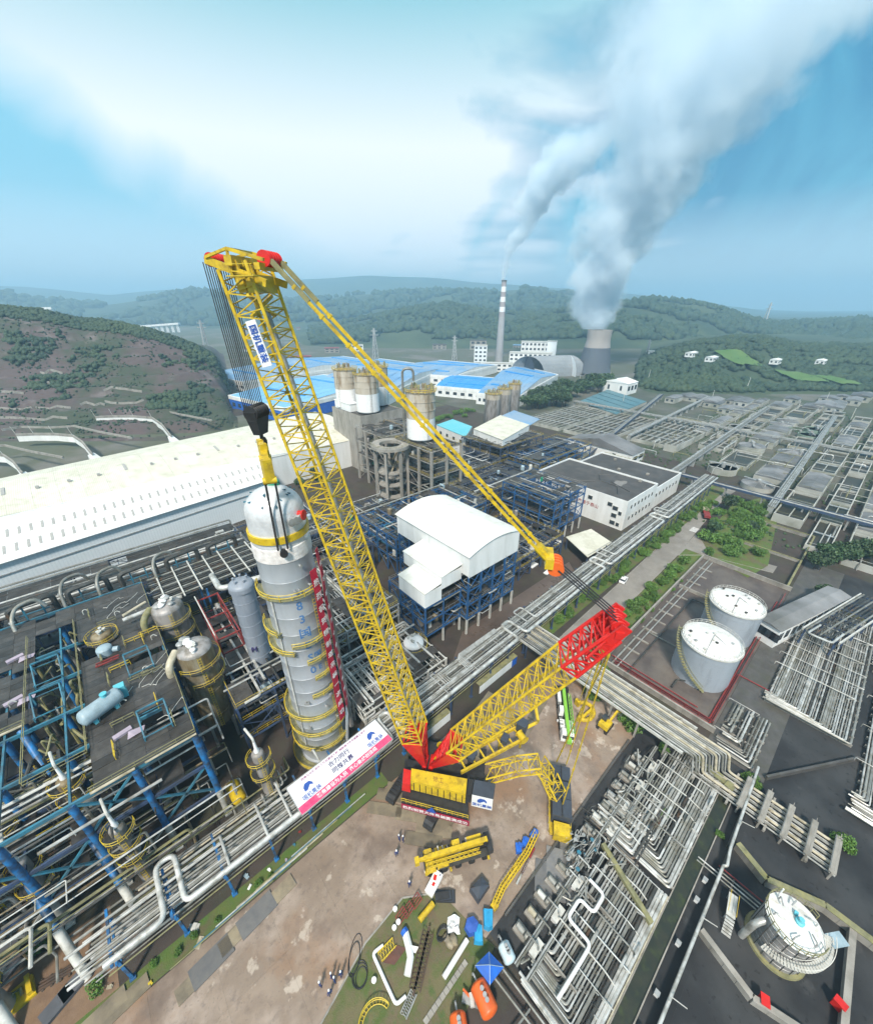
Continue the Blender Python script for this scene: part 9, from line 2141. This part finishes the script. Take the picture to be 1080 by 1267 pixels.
viaduct('pale viaduct in the hazy hills left of the crane', (170, 404), (222, 400), 1500, 70); viaduct('short pale viaduct above the left hill', (38, 382), (66, 381), 1300, 40); viaduct('pale viaduct right of the crane boom', (425, 408), (560, 410), 1500, 40)
# terrace walls on the left slope
for i, (x0, x1, py) in enumerate(((-20, 40, 505), (45, 88, 504), (-20, 38, 519), (38, 84, 518), (52, 86, 474), (128, 176, 482), (130, 178, 497), (50, 78, 460), (100, 130, 500), (-10, 30, 487), (190, 230, 500))):
    pts = []
    for k in range(6):
        px = x0 + (x1 - x0) * k / 5; best = None
        for Y in np.linspace(256, 430, 90):
            X = (px - 540) / 557 * Y
            for _ in range(2):
                dep = Y * cp_ + (CAM_H - L1(X, Y)) * sp_; X = (px - 540) / LENS_PX * dep
            e = abs(pix(F(X, Y, L1(X, Y)))[1] - py)
            if best is None or e < best[0]: best = (e, F(X, Y, L1(X, Y)))
        pts.append(best[1])
    t = thing('terrace_wall', 'pale retaining strip along a terrace of the left hill', 'wall', tuple(pts[0]), 'terrace walls of the left hill'); q = MB()
    for a, b in zip(pts, pts[1:]): q.bar(a + V(0, 0, .2), b + V(0, 0, .2), .8, 1.6)
    part('wall', q, 'concrete', t)
# curved access walls and stilts behind the warehouse
for i, (ox, oy) in enumerate(((0, 0), (-98, 22), (-184, 46))):
    t = thing('ramp_wall', ('pale curved ramp wall behind the warehouse, the farthest to the right', 'pale curved ramp wall behind the warehouse, the middle one of three', 'pale curved ramp wall behind the warehouse at the left edge')[i], 'wall', tuple(P(160 + ox, 520 + oy, 6)))
    top = [P(a + ox, b + oy, 8) for a, b in ((118, 516), (140, 515), (165, 515), (188, 517), (200, 525), (212, 540))]
    for a, b in zip(top, top[1:]): part('parapet', MB().bar(a, b, .7, 1.5), 'concrete', t); part('wall_panel', MB().bar(a - V(0, 0, 2.6), b - V(0, 0, 2.6), .5, 3.4), 'white_wall', t)
    back = [P(a + ox, b + oy, 9) for a, b in ((100, 510), (125, 506), (160, 507), (190, 505), (220, 512), (262, 520))]
    for a, b in zip(back, back[1:]): part('rear_parapet', MB().bar(a, b, .7, 1.2), 'concrete', t)
    for k, p in enumerate(top[:4]): part('lamp_post', MB().bar(p, p + V(-1, 0, 5.5), .25), 'white_steel', t)
    r0, r1 = top[-1], P(222 + ox, 556 + oy, 3); part('ramp', MB().hexa([tuple(r0 + V(-2, 0, -6)), tuple(r0 + V(3, 3, -6)), tuple(r1 + V(5, 3, -4)), tuple(r1 + V(-1, 0, -4))], [tuple(r0 + V(-2, 0, 0)), tuple(r0 + V(1, 3, 0)), tuple(r1 + V(5, 3, 0)), tuple(r1 + V(-1, 0, 0))]), 'white_wall', t)
# spoil heaps and loading yard in front of the left halls
for i, (px, py, r, h, m_) in enumerate(((265, 497, 16, 5, 'yard'), (278, 503, 10, 4, 'soil'), (240, 485, 12, 1, 'white_steel'), (243, 497, 8, 1, 'white_steel'), (290, 510, 14, 2, 'soil'), (250, 510, 16, 1.2, 'grass'))):
    p = P(px, py, 0); o = solo('spoil_heap', MB().lathe([(r, 0), (r * .7, h * .5), (r * .35, h * .85), (.1, h)], (p.x, p.y, 0), 14), m_, ('brown spoil heap in front of the left factory hall', 'dark spoil heap beside the brown one', 'pale concrete heap at the foot of the left hill', 'small pale heap below the left hill', 'flat dark heap near the warehouse end', 'grassy mound behind the warehouse')[i], 'spoil heap')
